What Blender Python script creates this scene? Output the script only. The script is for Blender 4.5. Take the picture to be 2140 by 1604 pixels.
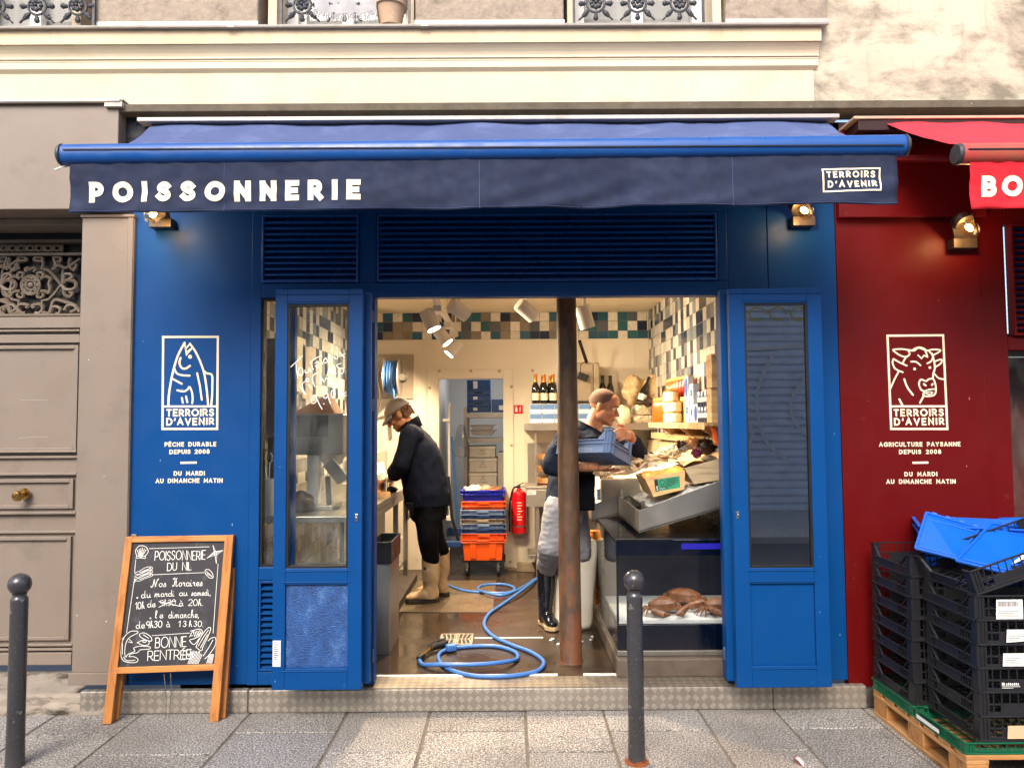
import bpy, bmesh, math, random
from mathutils import Vector, Matrix, noise
R = math.radians
random.seed(7)
S = bpy.context.scene
C = S.collection
for o in list(bpy.data.objects):
    bpy.data.objects.remove(o)

# ---------------------------------------------------------------- camera
FPX = 1550.0
CAM = Vector((0, -4.25, 1.6))
ROT = (Matrix.Rotation(-.003, 3, 'Z') @ Matrix.Rotation(R(90) + math.atan(.0517), 3, 'X') @ Matrix.Rotation(-.0065, 3, 'Z'))
cd = bpy.data.cameras.new('camera')
cam = bpy.data.objects.new('camera', cd)
C.objects.link(cam)
cam.matrix_world = Matrix.Translation(CAM) @ ROT.to_4x4()
cd.sensor_width = 36
cd.lens = 36 * FPX / 2140
cd.clip_start = .05
cd.clip_end = 300
S.camera = cam
# ---------------------------------------------------------------- sky, sun, exposure
SUN_EL, SUN_AZ = R(42), R(196)
w = bpy.data.worlds.new('World')
S.world = w
w.use_nodes = True
wn = w.node_tree.nodes
sk = wn.new('ShaderNodeTexSky')
sk.sky_type = 'NISHITA'
sk.sun_disc = False
sk.sun_elevation = SUN_EL
sk.sun_rotation = SUN_AZ
sk.air_density = 1.0
sk.dust_density = 4.0
w.node_tree.links.new(sk.outputs[0], wn['Background'].inputs[0])
wn['Background'].inputs[1].default_value = .15
sl = bpy.data.lights.new('sun', 'SUN')
sl.energy = 1.3
sl.angle = R(28)
sl.color = (1, .93, .82)
so = bpy.data.objects.new('sun', sl)
C.objects.link(so)
sd = Vector((math.sin(SUN_AZ) * math.cos(SUN_EL), math.cos(SUN_AZ) * math.cos(SUN_EL), math.sin(SUN_EL)))
so.rotation_euler = sd.to_track_quat('Z', 'Y').to_euler()
so.location = (0, -6, 12)
S.view_settings.view_transform = 'Standard'
S.view_settings.look = 'None'
S.view_settings.exposure = 1.2
S.view_settings.gamma = 1
S.render.engine = 'CYCLES'
S.cycles.max_bounces = 8
S.cycles.transparent_max_bounces = 16
S.cycles.sample_clamp_indirect = 4
S.cycles.use_denoising = True
S.cycles.caustics_reflective = False
S.cycles.caustics_refractive = False

# ---------------------------------------------------------------- measuring from the photograph (2140 x 1604)
def ray(px, py):
    return ROT @ Vector(((px - 1070) / FPX, -(py - 802) / FPX, -1))
def P(px, py, Y):
    d = ray(px, py)
    return CAM + d * ((Y - CAM.y) / d.y)
def PZ(px, py, z):
    d = ray(px, py)
    return CAM + d * ((z - CAM.z) / d.z)
def PX(px, py, x):
    d = ray(px, py)
    return CAM + d * ((x - CAM.x) / d.x)
def PP(px, py, pt, n):
    d = ray(px, py)
    return CAM + d * ((pt - CAM).dot(n) / d.dot(n))
def XX(px, py, Y): return P(px, py, Y).x
def ZZ(px, py, Y): return P(px, py, Y).z
def V(*a): return Vector(a)

# ---------------------------------------------------------------- materials
def hx(h):
    if not isinstance(h, str): return tuple(h)
    h = h.lstrip('#')
    c = [int(h[i:i + 2], 16) / 255 for i in (0, 2, 4)]
    return tuple(x / 12.92 if x <= .04045 else ((x + .055) / 1.055) ** 2.4 for x in c)
class NT:
    def __init__(s, name):
        s.m = bpy.data.materials.new(name)
        s.m.use_nodes = True
        s.t = s.m.node_tree
        s.b = s.t.nodes['Principled BSDF']
        s.out = s.t.nodes['Material Output']
        s._tc = None
    def n(s, ty, **k):
        x = s.t.nodes.new(ty)
        for a, b in k.items(): setattr(x, a, b)
        return x
    def l(s, a, b): s.t.links.new(a, b)
    @property
    def co(s):
        if s._tc is None: s._tc = s.n('ShaderNodeTexCoord').outputs['Object']
        return s._tc
    def map(s, sc=(1, 1, 1), rot=(0, 0, 0), loc=(0, 0, 0)):
        x = s.n('ShaderNodeMapping')
        s.l(s.co, x.inputs[0])
        x.inputs['Scale'].default_value = sc
        x.inputs['Rotation'].default_value = rot
        x.inputs['Location'].default_value = loc
        return x.outputs[0]
    def noise(s, vec, sc, det=5, rough=.6, dist=0):
        x = s.n('ShaderNodeTexNoise')
        s.l(vec, x.inputs['Vector'])
        x.inputs['Scale'].default_value = sc
        x.inputs['Detail'].default_value = det
        x.inputs['Roughness'].default_value = rough
        x.inputs['Distortion'].default_value = dist
        return x.outputs[0]
    def ramp(s, fac, pts, mode='LINEAR'):
        x = s.n('ShaderNodeValToRGB')
        x.color_ramp.interpolation = mode
        e = x.color_ramp.elements
        while len(e) < len(pts): e.new(.5)
        for i, (p, c) in enumerate(pts):
            e[i].position = p
            e[i].color = (c, c, c, 1) if isinstance(c, (int, float)) else tuple(c) + (1,)
        s.l(fac, x.inputs[0])
        return x.outputs[0]
    def mix(s, fac, a, b, mode='MIX'):
        x = s.n('ShaderNodeMix', data_type='RGBA', blend_type=mode)
        for i, v in ((0, fac), (6, a), (7, b)):
            if isinstance(v, (int, float)): x.inputs[i].default_value = v
            elif isinstance(v, tuple): x.inputs[i].default_value = v + (1,)
            else: s.l(v, x.inputs[i])
        return x.outputs[2]
    def math(s, op, a, b=0, c=0):
        x = s.n('ShaderNodeMath', operation=op)
        for i, v in enumerate((a, b, c)):
            if isinstance(v, (int, float)): x.inputs[i].default_value = v
            else: s.l(v, x.inputs[i])
        return x.outputs[0]
    def bump(s, h, strength, dist=.01):
        x = s.n('ShaderNodeBump')
        x.inputs['Strength'].default_value = strength
        x.inputs['Distance'].default_value = dist
        s.l(h, x.inputs['Height'])
        s.l(x.outputs[0], s.b.inputs['Normal'])
    def setc(s, c): s.l(c, s.b.inputs['Base Color'])
    def set(s, k, v):
        if isinstance(v, (int, float, tuple)): s.b.inputs[k].default_value = v
        else: s.l(v, s.b.inputs[k])
def sc3(c, k): return tuple(min(1, x * k) for x in c)
def pm(name, c, r=.5, m=0, var=.12, sc=5, det=5, bump=0, bs=40, bd=.004, st=(1, 1, 1), c2=None, c2r=(.55, .7), c2s=3, c2st=None, rv=.12, coat=0, spec=.5):
    """painted / solid surface: base colour with soft mottling, optional second tone for wear, uneven gloss and fine bump"""
    t = NT(name)
    c = hx(c)
    v = t.map(st)
    col = t.ramp(t.noise(v, sc, det), [(.3, sc3(c, 1 - var)), (.7, sc3(c, 1 + var))])
    if c2 is not None:
        v2 = t.map(c2st) if c2st else v
        col = t.mix(t.ramp(t.noise(v2, c2s, 8, .7), [(c2r[0], 0.), (c2r[1], 1.)]), col, hx(c2))
    t.setc(col)
    t.set('Roughness', t.ramp(t.noise(v, sc * 2.3, 4), [(.3, max(.02, r - rv)), (.7, min(1., r + rv))]))
    t.set('Metallic', float(m))
    t.set('Specular IOR Level', spec)
    if coat:
        t.set('Coat Weight', coat); t.set('Coat Roughness', .12)
    if bump:
        t.bump(t.noise(t.map(st), bs, 4), bump, bd)
    return t.m
def emis(name, c, k):
    t = NT(name)
    t.set('Base Color', hx(c) + (1,))
    t.set('Emission Color', hx(c) + (1,))
    t.set('Emission Strength', float(k))
    return t.m
def glassm(name, tint=(.92, .95, .95), ior=1.5, rough=.0, dirt=0):
    t = NT(name)
    tr = t.n('ShaderNodeBsdfTransparent'); tr.inputs[0].default_value = tint + (1,)
    gl = t.n('ShaderNodeBsdfGlossy'); gl.inputs['Roughness'].default_value = rough
    fr = t.n('ShaderNodeFresnel'); fr.inputs[0].default_value = ior
    mx = t.n('ShaderNodeMixShader')
    gm = t.n('ShaderNodeNewGeometry')
    t.l(t.math('MULTIPLY', fr.outputs[0], t.math('SUBTRACT', 1., gm.outputs['Backfacing'])), mx.inputs[0]); t.l(tr.outputs[0], mx.inputs[1]); t.l(gl.outputs[0], mx.inputs[2])
    res = mx.outputs[0]
    if dirt:
        df = t.n('ShaderNodeBsdfDiffuse'); df.inputs[0].default_value = (.7, .7, .68, 1)
        m2 = t.n('ShaderNodeMixShader')
        t.l(t.ramp(t.noise(t.map((1, 1, .5)), 7, 7, .7), [(.45, 0.), (.8, float(dirt))]), m2.inputs[0])
        t.l(res, m2.inputs[1]); t.l(df.outputs[0], m2.inputs[2])
        res = m2.outputs[0]
    t.l(res, t.out.inputs[0])
    return t.m
def woodm(name, c, dark, axis='Z', sc=14, r=.5, var=.16):
    t = NT(name)
    st = {'X': (.09, 1, 1), 'Y': (1, .09, 1), 'Z': (1, 1, .09)}[axis]
    v = t.map(st)
    g = t.noise(v, sc * 2.2, 6, .6, .6)
    col = t.ramp(g, [(.32, hx(dark)), (.5, hx(c)), (.72, sc3(hx(c), 1 + var))])
    st2 = t.ramp(t.noise(t.map((1, 1, 1)), 5, 6, .7), [(.58, 0.), (.8, .6)])
    col = t.mix(st2, col, sc3(hx(dark), .7))
    t.setc(col)
    t.set('Roughness', r)
    t.bump(g, .25, .003)
    return t.m

# ---------------------------------------------------------------- meshes
ORG = {}
class MB:
    def __init__(s): s.v = []; s.f = []; s.M = None
    def add(s, vs, fs):
        b = len(s.v)
        s.v += [(s.M @ Vector(p)) if s.M else Vector(p) for p in vs]
        s.f += [tuple(i + b for i in f) for f in fs]
        return s
    def box(s, x0, x1, y0, y1, z0, z1):
        return s.add([(x, y, z) for z in (z0, z1) for y in (y0, y1) for x in (x0, x1)],
                     [(0, 2, 3, 1), (4, 5, 7, 6), (0, 1, 5, 4), (2, 6, 7, 3), (0, 4, 6, 2), (1, 3, 7, 5)])
    def obox(s, c, size, rot=None):
        h = Vector(size) / 2
        rot = rot or Matrix.Identity(3)
        return s.add([Vector(c) + rot @ Vector((x, y, z)) for z in (-h.z, h.z) for y in (-h.y, h.y) for x in (-h.x, h.x)],
                     [(0, 2, 3, 1), (4, 5, 7, 6), (0, 1, 5, 4), (2, 6, 7, 3), (0, 4, 6, 2), (1, 3, 7, 5)])
    def hexa(s, a, b):
        """solid between quad a (4 points) and quad b"""
        return s.add(list(a) + list(b), [(3, 2, 1, 0), (4, 5, 6, 7), (0, 1, 5, 4), (1, 2, 6, 5), (2, 3, 7, 6), (3, 0, 4, 7)])
    def prism(s, poly, vec):
        n = len(poly); vec = Vector(vec)
        p = [Vector(q) for q in poly]
        return s.add(p + [q + vec for q in p], [tuple(range(n - 1, -1, -1)), tuple(range(n, 2 * n))] + [(i, (i + 1) % n, n + (i + 1) % n, n + i) for i in range(n)])
    def sheet(s, poly):
        return s.add(poly, [tuple(range(len(poly)))])
    def beam(s, a, b, wd, th, up=(0, 0, 1)):
        a, b = Vector(a), Vector(b)
        d = (b - a).normalized()
        u = Vector(up)
        sd_ = d.cross(u)
        if sd_.length < 1e-4: sd_ = d.cross(Vector((0, 1, 0)))
        sd_.normalize()
        u = sd_.cross(d)
        q = [a + sd_ * wd / 2 * i + u * th / 2 * j for i, j in ((-1, -1), (1, -1), (1, 1), (-1, 1))]
        return s.hexa(q, [x + (b - a) for x in q])
    def tube(s, pts, r, n=8, closed=False, flat=None):
        pts = [Vector(p) for p in pts]
        k = len(pts)
        rs = r if isinstance(r, (list, tuple)) else [r] * k
        base = len(s.v)
        up = None
        vs = []
        for i, p in enumerate(pts):
            a = pts[(i - 1) % k] if (closed or i > 0) else p
            b = pts[(i + 1) % k] if (closed or i < k - 1) else p
            d = (b - a).normalized()
            if up is None:
                up = d.orthogonal().normalized() if flat is None else Vector(flat)
            up = (up - d * up.dot(d))
            if up.length < 1e-5: up = d.orthogonal()
            up.normalize()
            sd_ = d.cross(up)
            for j in range(n):
                t = 2 * math.pi * j / n
                vs.append(p + (up * math.cos(t) + sd_ * math.sin(t)) * rs[i])
        fs = []
        for i in range(k if closed else k - 1):
            i2 = (i + 1) % k
            for j in range(n):
                fs.append((i * n + j, i * n + (j + 1) % n, i2 * n + (j + 1) % n, i2 * n + j))
        if not closed:
            fs.append(tuple(range(n - 1, -1, -1)))
            fs.append(tuple((k - 1) * n + j for j in range(n)))
        return s.add(vs, fs)
    def lathe(s, prof, c=(0, 0, 0), n=24, rot=None, cap=True):
        rot = rot or Matrix.Identity(3)
        c = Vector(c)
        k = len(prof)
        vs = [c + rot @ Vector((r_ * math.cos(2 * math.pi * j / n), r_ * math.sin(2 * math.pi * j / n), z)) for r_, z in prof for j in range(n)]
        fs = [(i * n + j, i * n + (j + 1) % n, (i + 1) * n + (j + 1) % n, (i + 1) * n + j) for i in range(k - 1) for j in range(n)]
        if cap:
            fs.append(tuple(range(n - 1, -1, -1)))
            fs.append(tuple((k - 1) * n + j for j in range(n)))
        return s.add(vs, fs)
    def ball(s, c, r, nu=16, nv=10, rot=None):
        if isinstance(r, (int, float)): r = (r, r, r)
        rot = rot or Matrix.Identity(3)
        c = Vector(c)
        vs = [c + rot @ Vector((0, 0, -r[2]))]
        for i in range(1, nv):
            a = -math.pi / 2 + math.pi * i / nv
            for j in range(nu):
                t = 2 * math.pi * j / nu
                vs.append(c + rot @ Vector((r[0] * math.cos(a) * math.cos(t), r[1] * math.cos(a) * math.sin(t), r[2] * math.sin(a))))
        vs.append(c + rot @ Vector((0, 0, r[2])))
        fs = [(0, 1 + (j + 1) % nu, 1 + j) for j in range(nu)]
        for i in range(nv - 2):
            for j in range(nu):
                a = 1 + i * nu
                fs.append((a + j, a + (j + 1) % nu, a + nu + (j + 1) % nu, a + nu + j))
        a = 1 + (nv - 2) * nu
        fs += [(a + j, a + (j + 1) % nu, len(vs) - 1) for j in range(nu)]
        return s.add(vs, fs)
    def limb(s, pts, rs, n=14):
        """joints as balls joined by tapered tubes (closed volumes that overlap: to be fused)"""
        pts = [Vector(p) for p in pts]
        for p, r_ in zip(pts, rs): s.ball(p, r_, n, 8)
        for i in range(len(pts) - 1):
            if (pts[i + 1] - pts[i]).length > 1e-4:
                s.tube([pts[i], pts[i + 1]], [rs[i], rs[i + 1]], n)
        return s
    def loft(s, rings, n=22, pw=1.0):
        """rings: (centre, half axis a, half axis b)"""
        vs = []
        for c, a, b in rings:
            c, a, b = Vector(c), Vector(a), Vector(b)
            for j in range(n):
                t = 2 * math.pi * j / n
                ct, st_ = math.cos(t), math.sin(t)
                if pw != 1.0:
                    ct = math.copysign(abs(ct) ** pw, ct); st_ = math.copysign(abs(st_) ** pw, st_)
                vs.append(c + a * ct + b * st_)
        k = len(rings)
        fs = [(i * n + j, i * n + (j + 1) % n, (i + 1) * n + (j + 1) % n, (i + 1) * n + j) for i in range(k - 1) for j in range(n)]
        fs.append(tuple(range(n - 1, -1, -1)))
        fs.append(tuple((k - 1) * n + j for j in range(n)))
        return s.add(vs, fs)
    def grid(s, fn, nu, nv):
        vs = [fn(i / nu, j / nv) for j in range(nv + 1) for i in range(nu + 1)]
        fs = [(j * (nu + 1) + i, j * (nu + 1) + i + 1, (j + 1) * (nu + 1) + i + 1, (j + 1) * (nu + 1) + i) for j in range(nv) for i in range(nu)]
        return s.add(vs, fs)
    def fuse(s, vox, it=4, fac=.5):
        """melt overlapping closed volumes into one continuous skin"""
        me = bpy.data.meshes.new('tmp')
        me.from_pydata([tuple(v) for v in s.v], [], s.f)
        o = bpy.data.objects.new('tmp', me)
        C.objects.link(o)
        bm = bmesh.new(); bm.from_mesh(me); bmesh.ops.recalc_face_normals(bm, faces=bm.faces); bm.to_mesh(me); bm.free()
        md = o.modifiers.new('r', 'REMESH'); md.mode = 'VOXEL'; md.voxel_size = vox
        if it:
            ms = o.modifiers.new('s', 'SMOOTH'); ms.factor = fac; ms.iterations = it
        dg = bpy.context.evaluated_depsgraph_get()
        ev = o.evaluated_get(dg)
        m2 = ev.to_mesh()
        s.v = [v.co.copy() for v in m2.vertices]
        s.f = [tuple(p.vertices) for p in m2.polygons]
        ev.to_mesh_clear()
        bpy.data.objects.remove(o); bpy.data.meshes.remove(me)
        return s
    def crumple(s, amp, sc, seed=0, aniso=(1, 1, 1)):
        me = bpy.data.meshes.new('tmp'); me.from_pydata([tuple(v) for v in s.v], [], s.f)
        off = Vector((seed * 7.3, seed * 3.1, seed * 5.7))
        ns = [v.normal.copy() for v in me.vertices]
        for i, v in enumerate(s.v):
            q = Vector((v.x * aniso[0], v.y * aniso[1], v.z * aniso[2])) * sc + off
            s.v[i] = v + ns[i] * amp * (noise.noise(q) + .5 * noise.noise(q * 2.1))
        bpy.data.meshes.remove(me)
        return s
    def build(s, name, mat, parent=None, smooth=False, bev=0, ang=35, sub=0, label=None, cat=None, group=None, kind=None, seg=2):
        me = bpy.data.meshes.new(name)
        if parent is not None:
            og = ORG[parent]
        else:
            xs = [v.x for v in s.v]; ys = [v.y for v in s.v]; zs = [v.z for v in s.v]
            og = Vector(((min(xs) + max(xs)) / 2, (min(ys) + max(ys)) / 2, min(zs)))
        me.from_pydata([tuple(v - og) for v in s.v], [], s.f)
        bm = bmesh.new(); bm.from_mesh(me)
        bmesh.ops.recalc_face_normals(bm, faces=bm.faces)
        bm.to_mesh(me); bm.free()
        o = bpy.data.objects.new(name, me)
        C.objects.link(o)
        me.materials.append(mat)
        if smooth:
            for p in me.polygons: p.use_smooth = True
            if ang < 180: me.set_sharp_from_angle(angle=R(ang))
        if bev:
            b = o.modifiers.new('edge', 'BEVEL'); b.width = bev; b.segments = seg; b.limit_method = 'ANGLE'; b.angle_limit = R(40)
        if sub:
            b = o.modifiers.new('sub', 'SUBSURF'); b.levels = sub; b.render_levels = sub
        if parent is not None: o.parent = parent
        else: o.location = og
        ORG[o] = og
        tag(o, label, cat, group, kind)
        return o
def tag(o, label=None, cat=None, group=None, kind=None):
    if label: o['label'] = label
    if cat: o['category'] = cat
    if group: o['group'] = group
    if kind: o['kind'] = kind
    return o
def thing(name, label, cat, loc=(0, 0, 0), group=None):
    o = bpy.data.objects.new(name, None)
    o.empty_display_size = .1
    C.objects.link(o)
    o.location = loc
    ORG[o] = Vector(loc)
    return tag(o, label, cat, group)
def dup(root, M, label=None, group=None):
    r_ = root.copy(); C.objects.link(r_); r_.matrix_world = M
    if label: r_['label'] = label
    if group: r_['group'] = group
    for ch in list(root.children):
        c = ch.copy(); C.objects.link(c); c.parent = r_
        for g in list(ch.children):
            d = g.copy(); C.objects.link(d); d.parent = c
    return r_
def boxes(name, mat, par, lst, bev=0):
    for b_ in lst: MB().box(*b_).build(name, mat, par, bev=bev)
def TR(x, y, z, rz=0): return Matrix.Translation((x, y, z)) @ Matrix.Rotation(rz, 4, 'Z')

# ---------------------------------------------------------------- painted strokes and lettering
def cat_rom(pts, k=6):
    pts = [Vector(p) for p in pts]
    out = []
    n = len(pts)
    for i in range(n - 1):
        p0, p1, p2, p3 = pts[max(i - 1, 0)], pts[i], pts[i + 1], pts[min(i + 2, n - 1)]
        for j in range(k):
            t = j / k
            out.append(.5 * ((2 * p1) + (p2 - p0) * t + (2 * p0 - 5 * p1 + 4 * p2 - p3) * t * t + (3 * p1 - p0 - 3 * p2 + p3) * t ** 3))
    out.append(pts[-1])
    return out
_lift = [0]
DENSE = [False]
def stroke(mb, pts, wd, n, round_=True, closed=False):
    """flat painted line on a surface with normal n"""
    pts = [Vector(p) for p in pts]
    q = [pts[0]]
    for p in pts[1:]:
        if (p - q[-1]).length > 1e-5: q.append(p)
    if len(q) > 2 and (q[0] - q[-1]).length < 1e-5:
        q.pop(); closed = True
    if not round_ and not closed and len(q) > 1:
        q[0] = q[0] + (q[0] - q[1]).normalized() * wd / 2; q[-1] = q[-1] + (q[-1] - q[-2]).normalized() * wd / 2
    if DENSE[0]:
        d_ = []
        for a, b in zip(q, q[1:] + (q[:1] if closed else [])):
            s_ = max(1, int((b - a).length / .012)); d_ += [a.lerp(b, i / s_) for i in range(s_)]
        q = d_ + ([] if closed else [q[-1]])
    n = Vector(n).normalized()
    _lift[0] = (_lift[0] + 1) % 9
    lift = n * (_lift[0] * .00012)
    k = len(q)
    if k < 2: return
    L, Rr = [], []
    for i in range(k):
        a = q[(i - 1) % k] if (closed or i > 0) else None
        b = q[(i + 1) % k] if (closed or i < k - 1) else None
        d1 = (q[i] - a).normalized() if a is not None else None
        d2 = (b - q[i]).normalized() if b is not None else None
        d1 = d1 or d2; d2 = d2 or d1
        n1, n2 = n.cross(d1), n.cross(d2)
        m = n1 + n2
        if m.length < .3: m = n1
        m.normalize()
        k_ = min(2.2, 1 / max(.4, m.dot(n1)))
        L.append(q[i] + m * wd / 2 * k_); Rr.append(q[i] - m * wd / 2 * k_)
    vs = []
    fs = []
    for i in range(k): vs += [L[i] + lift, Rr[i] + lift]
    for i in range(k if closed else k - 1):
        j = (i + 1) % k
        fs.append((2 * i, 2 * i + 1, 2 * j + 1, 2 * j))
    if round_ and not closed:
        for e, o_, i in ((0, 1, 0), (k - 1, k - 2, k - 1)):
            d = (q[e] - q[o_]).normalized()
            s_ = n.cross(d)
            base = len(vs)
            arc = [q[e] + (s_ * math.cos(t) + d * math.sin(t)) * wd / 2 + lift for t in [math.pi * x / 6 for x in range(7)]]
            vs += arc
            fs.append(tuple(range(base, base + 7)))
    mb.add(vs, fs)
def el(cx, cy, rx, ry, a0, a1, n=12):
    return [(cx + rx * math.cos(R(a0 + (a1 - a0) * i / n)), cy + ry * math.sin(R(a0 + (a1 - a0) * i / n))) for i in range(n + 1)]
def cr(*p): return [(v.x, v.y) for v in cat_rom([(a, b, 0) for a, b in p], 5)]
GL = {
 'A': (.82, [[(0, 0), (.41, 1), (.82, 0)], [(.16, .32), (.66, .32)]]),
 'B': (.62, [[(0, .52), (0, 1), (.32, 1)] + el(.32, .76, .24, .24, 90, -90) + [(0, .52)], [(0, .52), (.34, .52)] + el(.34, .26, .28, .26, 90, -90) + [(0, 0), (0, .52)]]),
 'C': (.8, [el(.5, .5, .5, .5, 48, 312, 18)]),
 'D': (.78, [[(0, 0), (0, 1), (.28, 1)] + el(.28, .5, .5, .5, 90, -90, 14) + [(0, 0)]]),
 'E': (.56, [[(.56, 1), (0, 1), (0, 0), (.56, 0)], [(0, .5), (.48, .5)]]),
 'G': (.88, [el(.5, .5, .5, .5, 48, 345, 18) + [(.98, .46), (.58, .46)]]),
 'H': (.7, [[(0, 0), (0, 1)], [(.7, 0), (.7, 1)], [(0, .5), (.7, .5)]]),
 'I': (.0, [[(0, 0), (0, 1)]]),
 'K': (.62, [[(0, 0), (0, 1)], [(.6, 1), (.02, .42)], [(.2, .6), (.62, 0)]]),
 'L': (.5, [[(0, 1), (0, 0), (.5, 0)]]),
 'M': (.9, [[(0, 0), (.05, 1), (.45, .3), (.85, 1), (.9, 0)]]),
 'N': (.72, [[(0, 0), (0, 1), (.72, 0), (.72, 1)]]),
 'N#': (.74, [[(0, 0), (0, 1)], [(.74, 0), (.74, 1)], [(.1, .87), (.64, .13)]]),
 'O': (1.0, [el(.5, .5, .5, .5, 0, 360, 26)]),
 'P': (.6, [[(0, 0), (0, 1), (.3, 1)] + el(.3, .7, .3, .3, 90, -90) + [(0, .4)]]),
 'R': (.64, [[(0, 0), (0, 1), (.3, 1)] + el(.3, .71, .28, .29, 90, -90) + [(0, .42)], [(.28, .42), (.64, 0)]]),
 'S': (.64, [cr((.6, .84), (.46, .97), (.26, .99), (.08, .86), (.08, .68), (.26, .56), (.44, .48), (.6, .36), (.6, .16), (.42, .02), (.2, .02), (.02, .17))]),
 'T': (.68, [[(0, 1), (.68, 1)], [(.34, 1), (.34, 0)]]),
 'U': (.7, [[(0, 1), (0, .35)] + el(.35, .35, .35, .35, 180, 360) + [(.7, 1)]]),
 'V': (.8, [[(0, 1), (.4, 0), (.8, 1)]]),
 'X': (.62, [[(0, 0), (.62, 1)], [(0, 1), (.62, 0)]]),
 'Y': (.72, [[(0, 1), (.36, .45), (.72, 1)], [(.36, .45), (.36, 0)]]),
 '0': (.64, [el(.32, .5, .32, .5, 0, 360, 20)]),
 '1': (.3, [[(0, .75), (.26, 1), (.26, 0)]]),
 '2': (.6, [el(.3, .7, .3, .3, 160, -25, 10) + [(0, 0), (.62, 0)]]),
 '3': (.56, [cr((.02, .85), (.25, 1), (.5, .8), (.24, .54)) + cr((.24, .54), (.54, .3), (.28, 0), (0, .15))]),
 '8': (.6, [el(.3, .75, .24, .25, -90, 270, 16), el(.3, .26, .3, .26, 90, 450, 16)]),
 '9': (.56, [el(.27, .7, .27, .28, 20, 380, 14) + [(.53, .6), (.45, 0)]]),
 "'": (.06, [[(.05, 1), (.0, .76)]]),
 '.': (.04, [[(0, .02), (.04, .02)]]), ',': (.08, [[(.07, .06), (0, -.14)]]),
 'a': (.5, [el(.22, .22, .22, .22, 50, 360, 12) + [(.44, .44), (.44, .06), (.55, .02)]]),
 'c': (.4, [el(.22, .22, .22, .22, 50, 320, 10)]),
 'd': (.52, [el(.22, .22, .22, .22, 50, 360, 12) + [(.46, .95), (.45, .06), (.56, .03)]]),
 'e': (.42, [cr((.0, .12), (.38, .25), (.3, .44), (.06, .36), (.06, .08), (.25, 0), (.46, .1))]),
 'h': (.5, [cr((0, 0), (.06, .6), (.1, 1), (.2, .95), (.06, .3), (.03, 0)), cr((.04, .2), (.22, .44), (.36, .36), (.36, .1), (.5, .02))]),
 'i': (.2, [cr((0, .42), (.02, .1), (.1, 0), (.22, .08)), [(.05, .66), (.06, .7)]]),
 'l': (.24, [cr((.0, .1), (.2, .8), (.14, 1), (.05, .85), (.06, .1), (.24, .06))]),
 'm': (.78, [cr((0, 0), (.06, .44), (.06, .1)), cr((.06, .2), (.2, .44), (.32, .34), (.32, 0)), cr((.33, .2), (.48, .44), (.6, .34), (.6, .05), (.78, .04))]),
 'n': (.52, [cr((0, .42), (.05, .2), (.05, 0)), cr((.06, .2), (.22, .44), (.34, .34), (.34, .08), (.5, .03))]),
 'o': (.44, [el(.21, .22, .21, .22, 80, 440, 14) + [(.44, .36)]]),
 'r': (.36, [cr((0, .3), (.1, .48), (.14, .36), (.28, .4), (.22, .1), (.38, .04))]),
 's': (.34, [cr((0, .02), (.2, .46), (.3, .2), (.2, 0), (.04, .06)), [(.26, .05), (.36, .1)]]),
 'u': (.5, [cr((0, .44), (.02, .1), (.16, 0), (.34, .15), (.38, .44)), cr((.38, .44), (.38, .08), (.52, .03))]),
 'N~': (.8, [cr((-.15, .1), (-.1, -.04), (.1, .15), (.22, .95)), [(.22, .95), (.45, .02)], cr((.45, .02), (.62, .8), (.8, 1.02), (.7, .8))]),
 'H~': (.8, [cr((.0, .85), (.2, 1.02), (.3, .9), (.22, .2), (.05, .0), (.0, .15)), cr((.62, 1.), (.5, .85), (.5, .1), (.66, .02), (.8, .12)), [(.25, .5), (.6, .55)]]),
}
ACC = {'É': ('E', [[(.18, 1.12), (.42, 1.3)]]), 'Ê': ('E', [[(.1, 1.12), (.3, 1.28), (.5, 1.12)]]), 'à': ('a', [[(.12, .78), (.3, .62)]])}
def text(mb, s, org, ux, uz, h, wd, track=.2, L=None, shear=0, round_=True, center=False, wob=0, sp=.5, kx=1.0):
    """draw s with its baseline starting at org; ux along the line, uz up; L fits the line to a length"""
    ux, uz = Vector(ux).normalized(), Vector(uz).normalized()
    n = ux.cross(uz) * -1
    toks = []
    i = 0
    while i < len(s):
        t = s[i]
        if i + 1 < len(s) and s[i + 1] == '~': t += '~'; i += 1
        toks.append(t); i += 1
    def g(t):
        if t in ACC:
            b = GL[ACC[t][0]]
            return b[0], b[1] + ACC[t][1]
        return GL[t]
    nat = sum((sp if t == ' ' else g(t)[0] * kx) for t in toks)
    gaps = len(toks) - 1
    if L is not None:
        track = (L / h - nat) / max(1, gaps)
        if track < .11:                                  # too wide for the line: narrow the letters
            spn = sum(sp for t in toks if t == ' ')
            kx = max(.3, (L / h - .13 * gaps - spn) / max(.1, nat - spn)) * kx
            nat = sum((sp if t == ' ' else g(t)[0] * kx) for t in toks)
            track = (L / h - nat) / max(1, gaps)
    tot = nat + track * gaps
    x = -tot / 2 if center else 0
    rnd = random.Random(len(s) * 31 + ord(s[0]))
    for t in toks:
        if t == ' ':
            x += sp + track
            continue
        gw, st = g('N#' if t == 'N' and not round_ else t)
        dy = rnd.uniform(-wob, wob); kk = 1 + rnd.uniform(-wob, wob)
        for pl in st:
            stroke(mb, [org + ux * ((x + p[0] * kx + shear * p[1]) * h) + uz * ((p[1] * kk + dy) * h) for p in pl], wd, n * -1 if n.dot(CAM - org) < 0 else n, round_)
        x += gw * kx + track
    return tot * h
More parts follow.
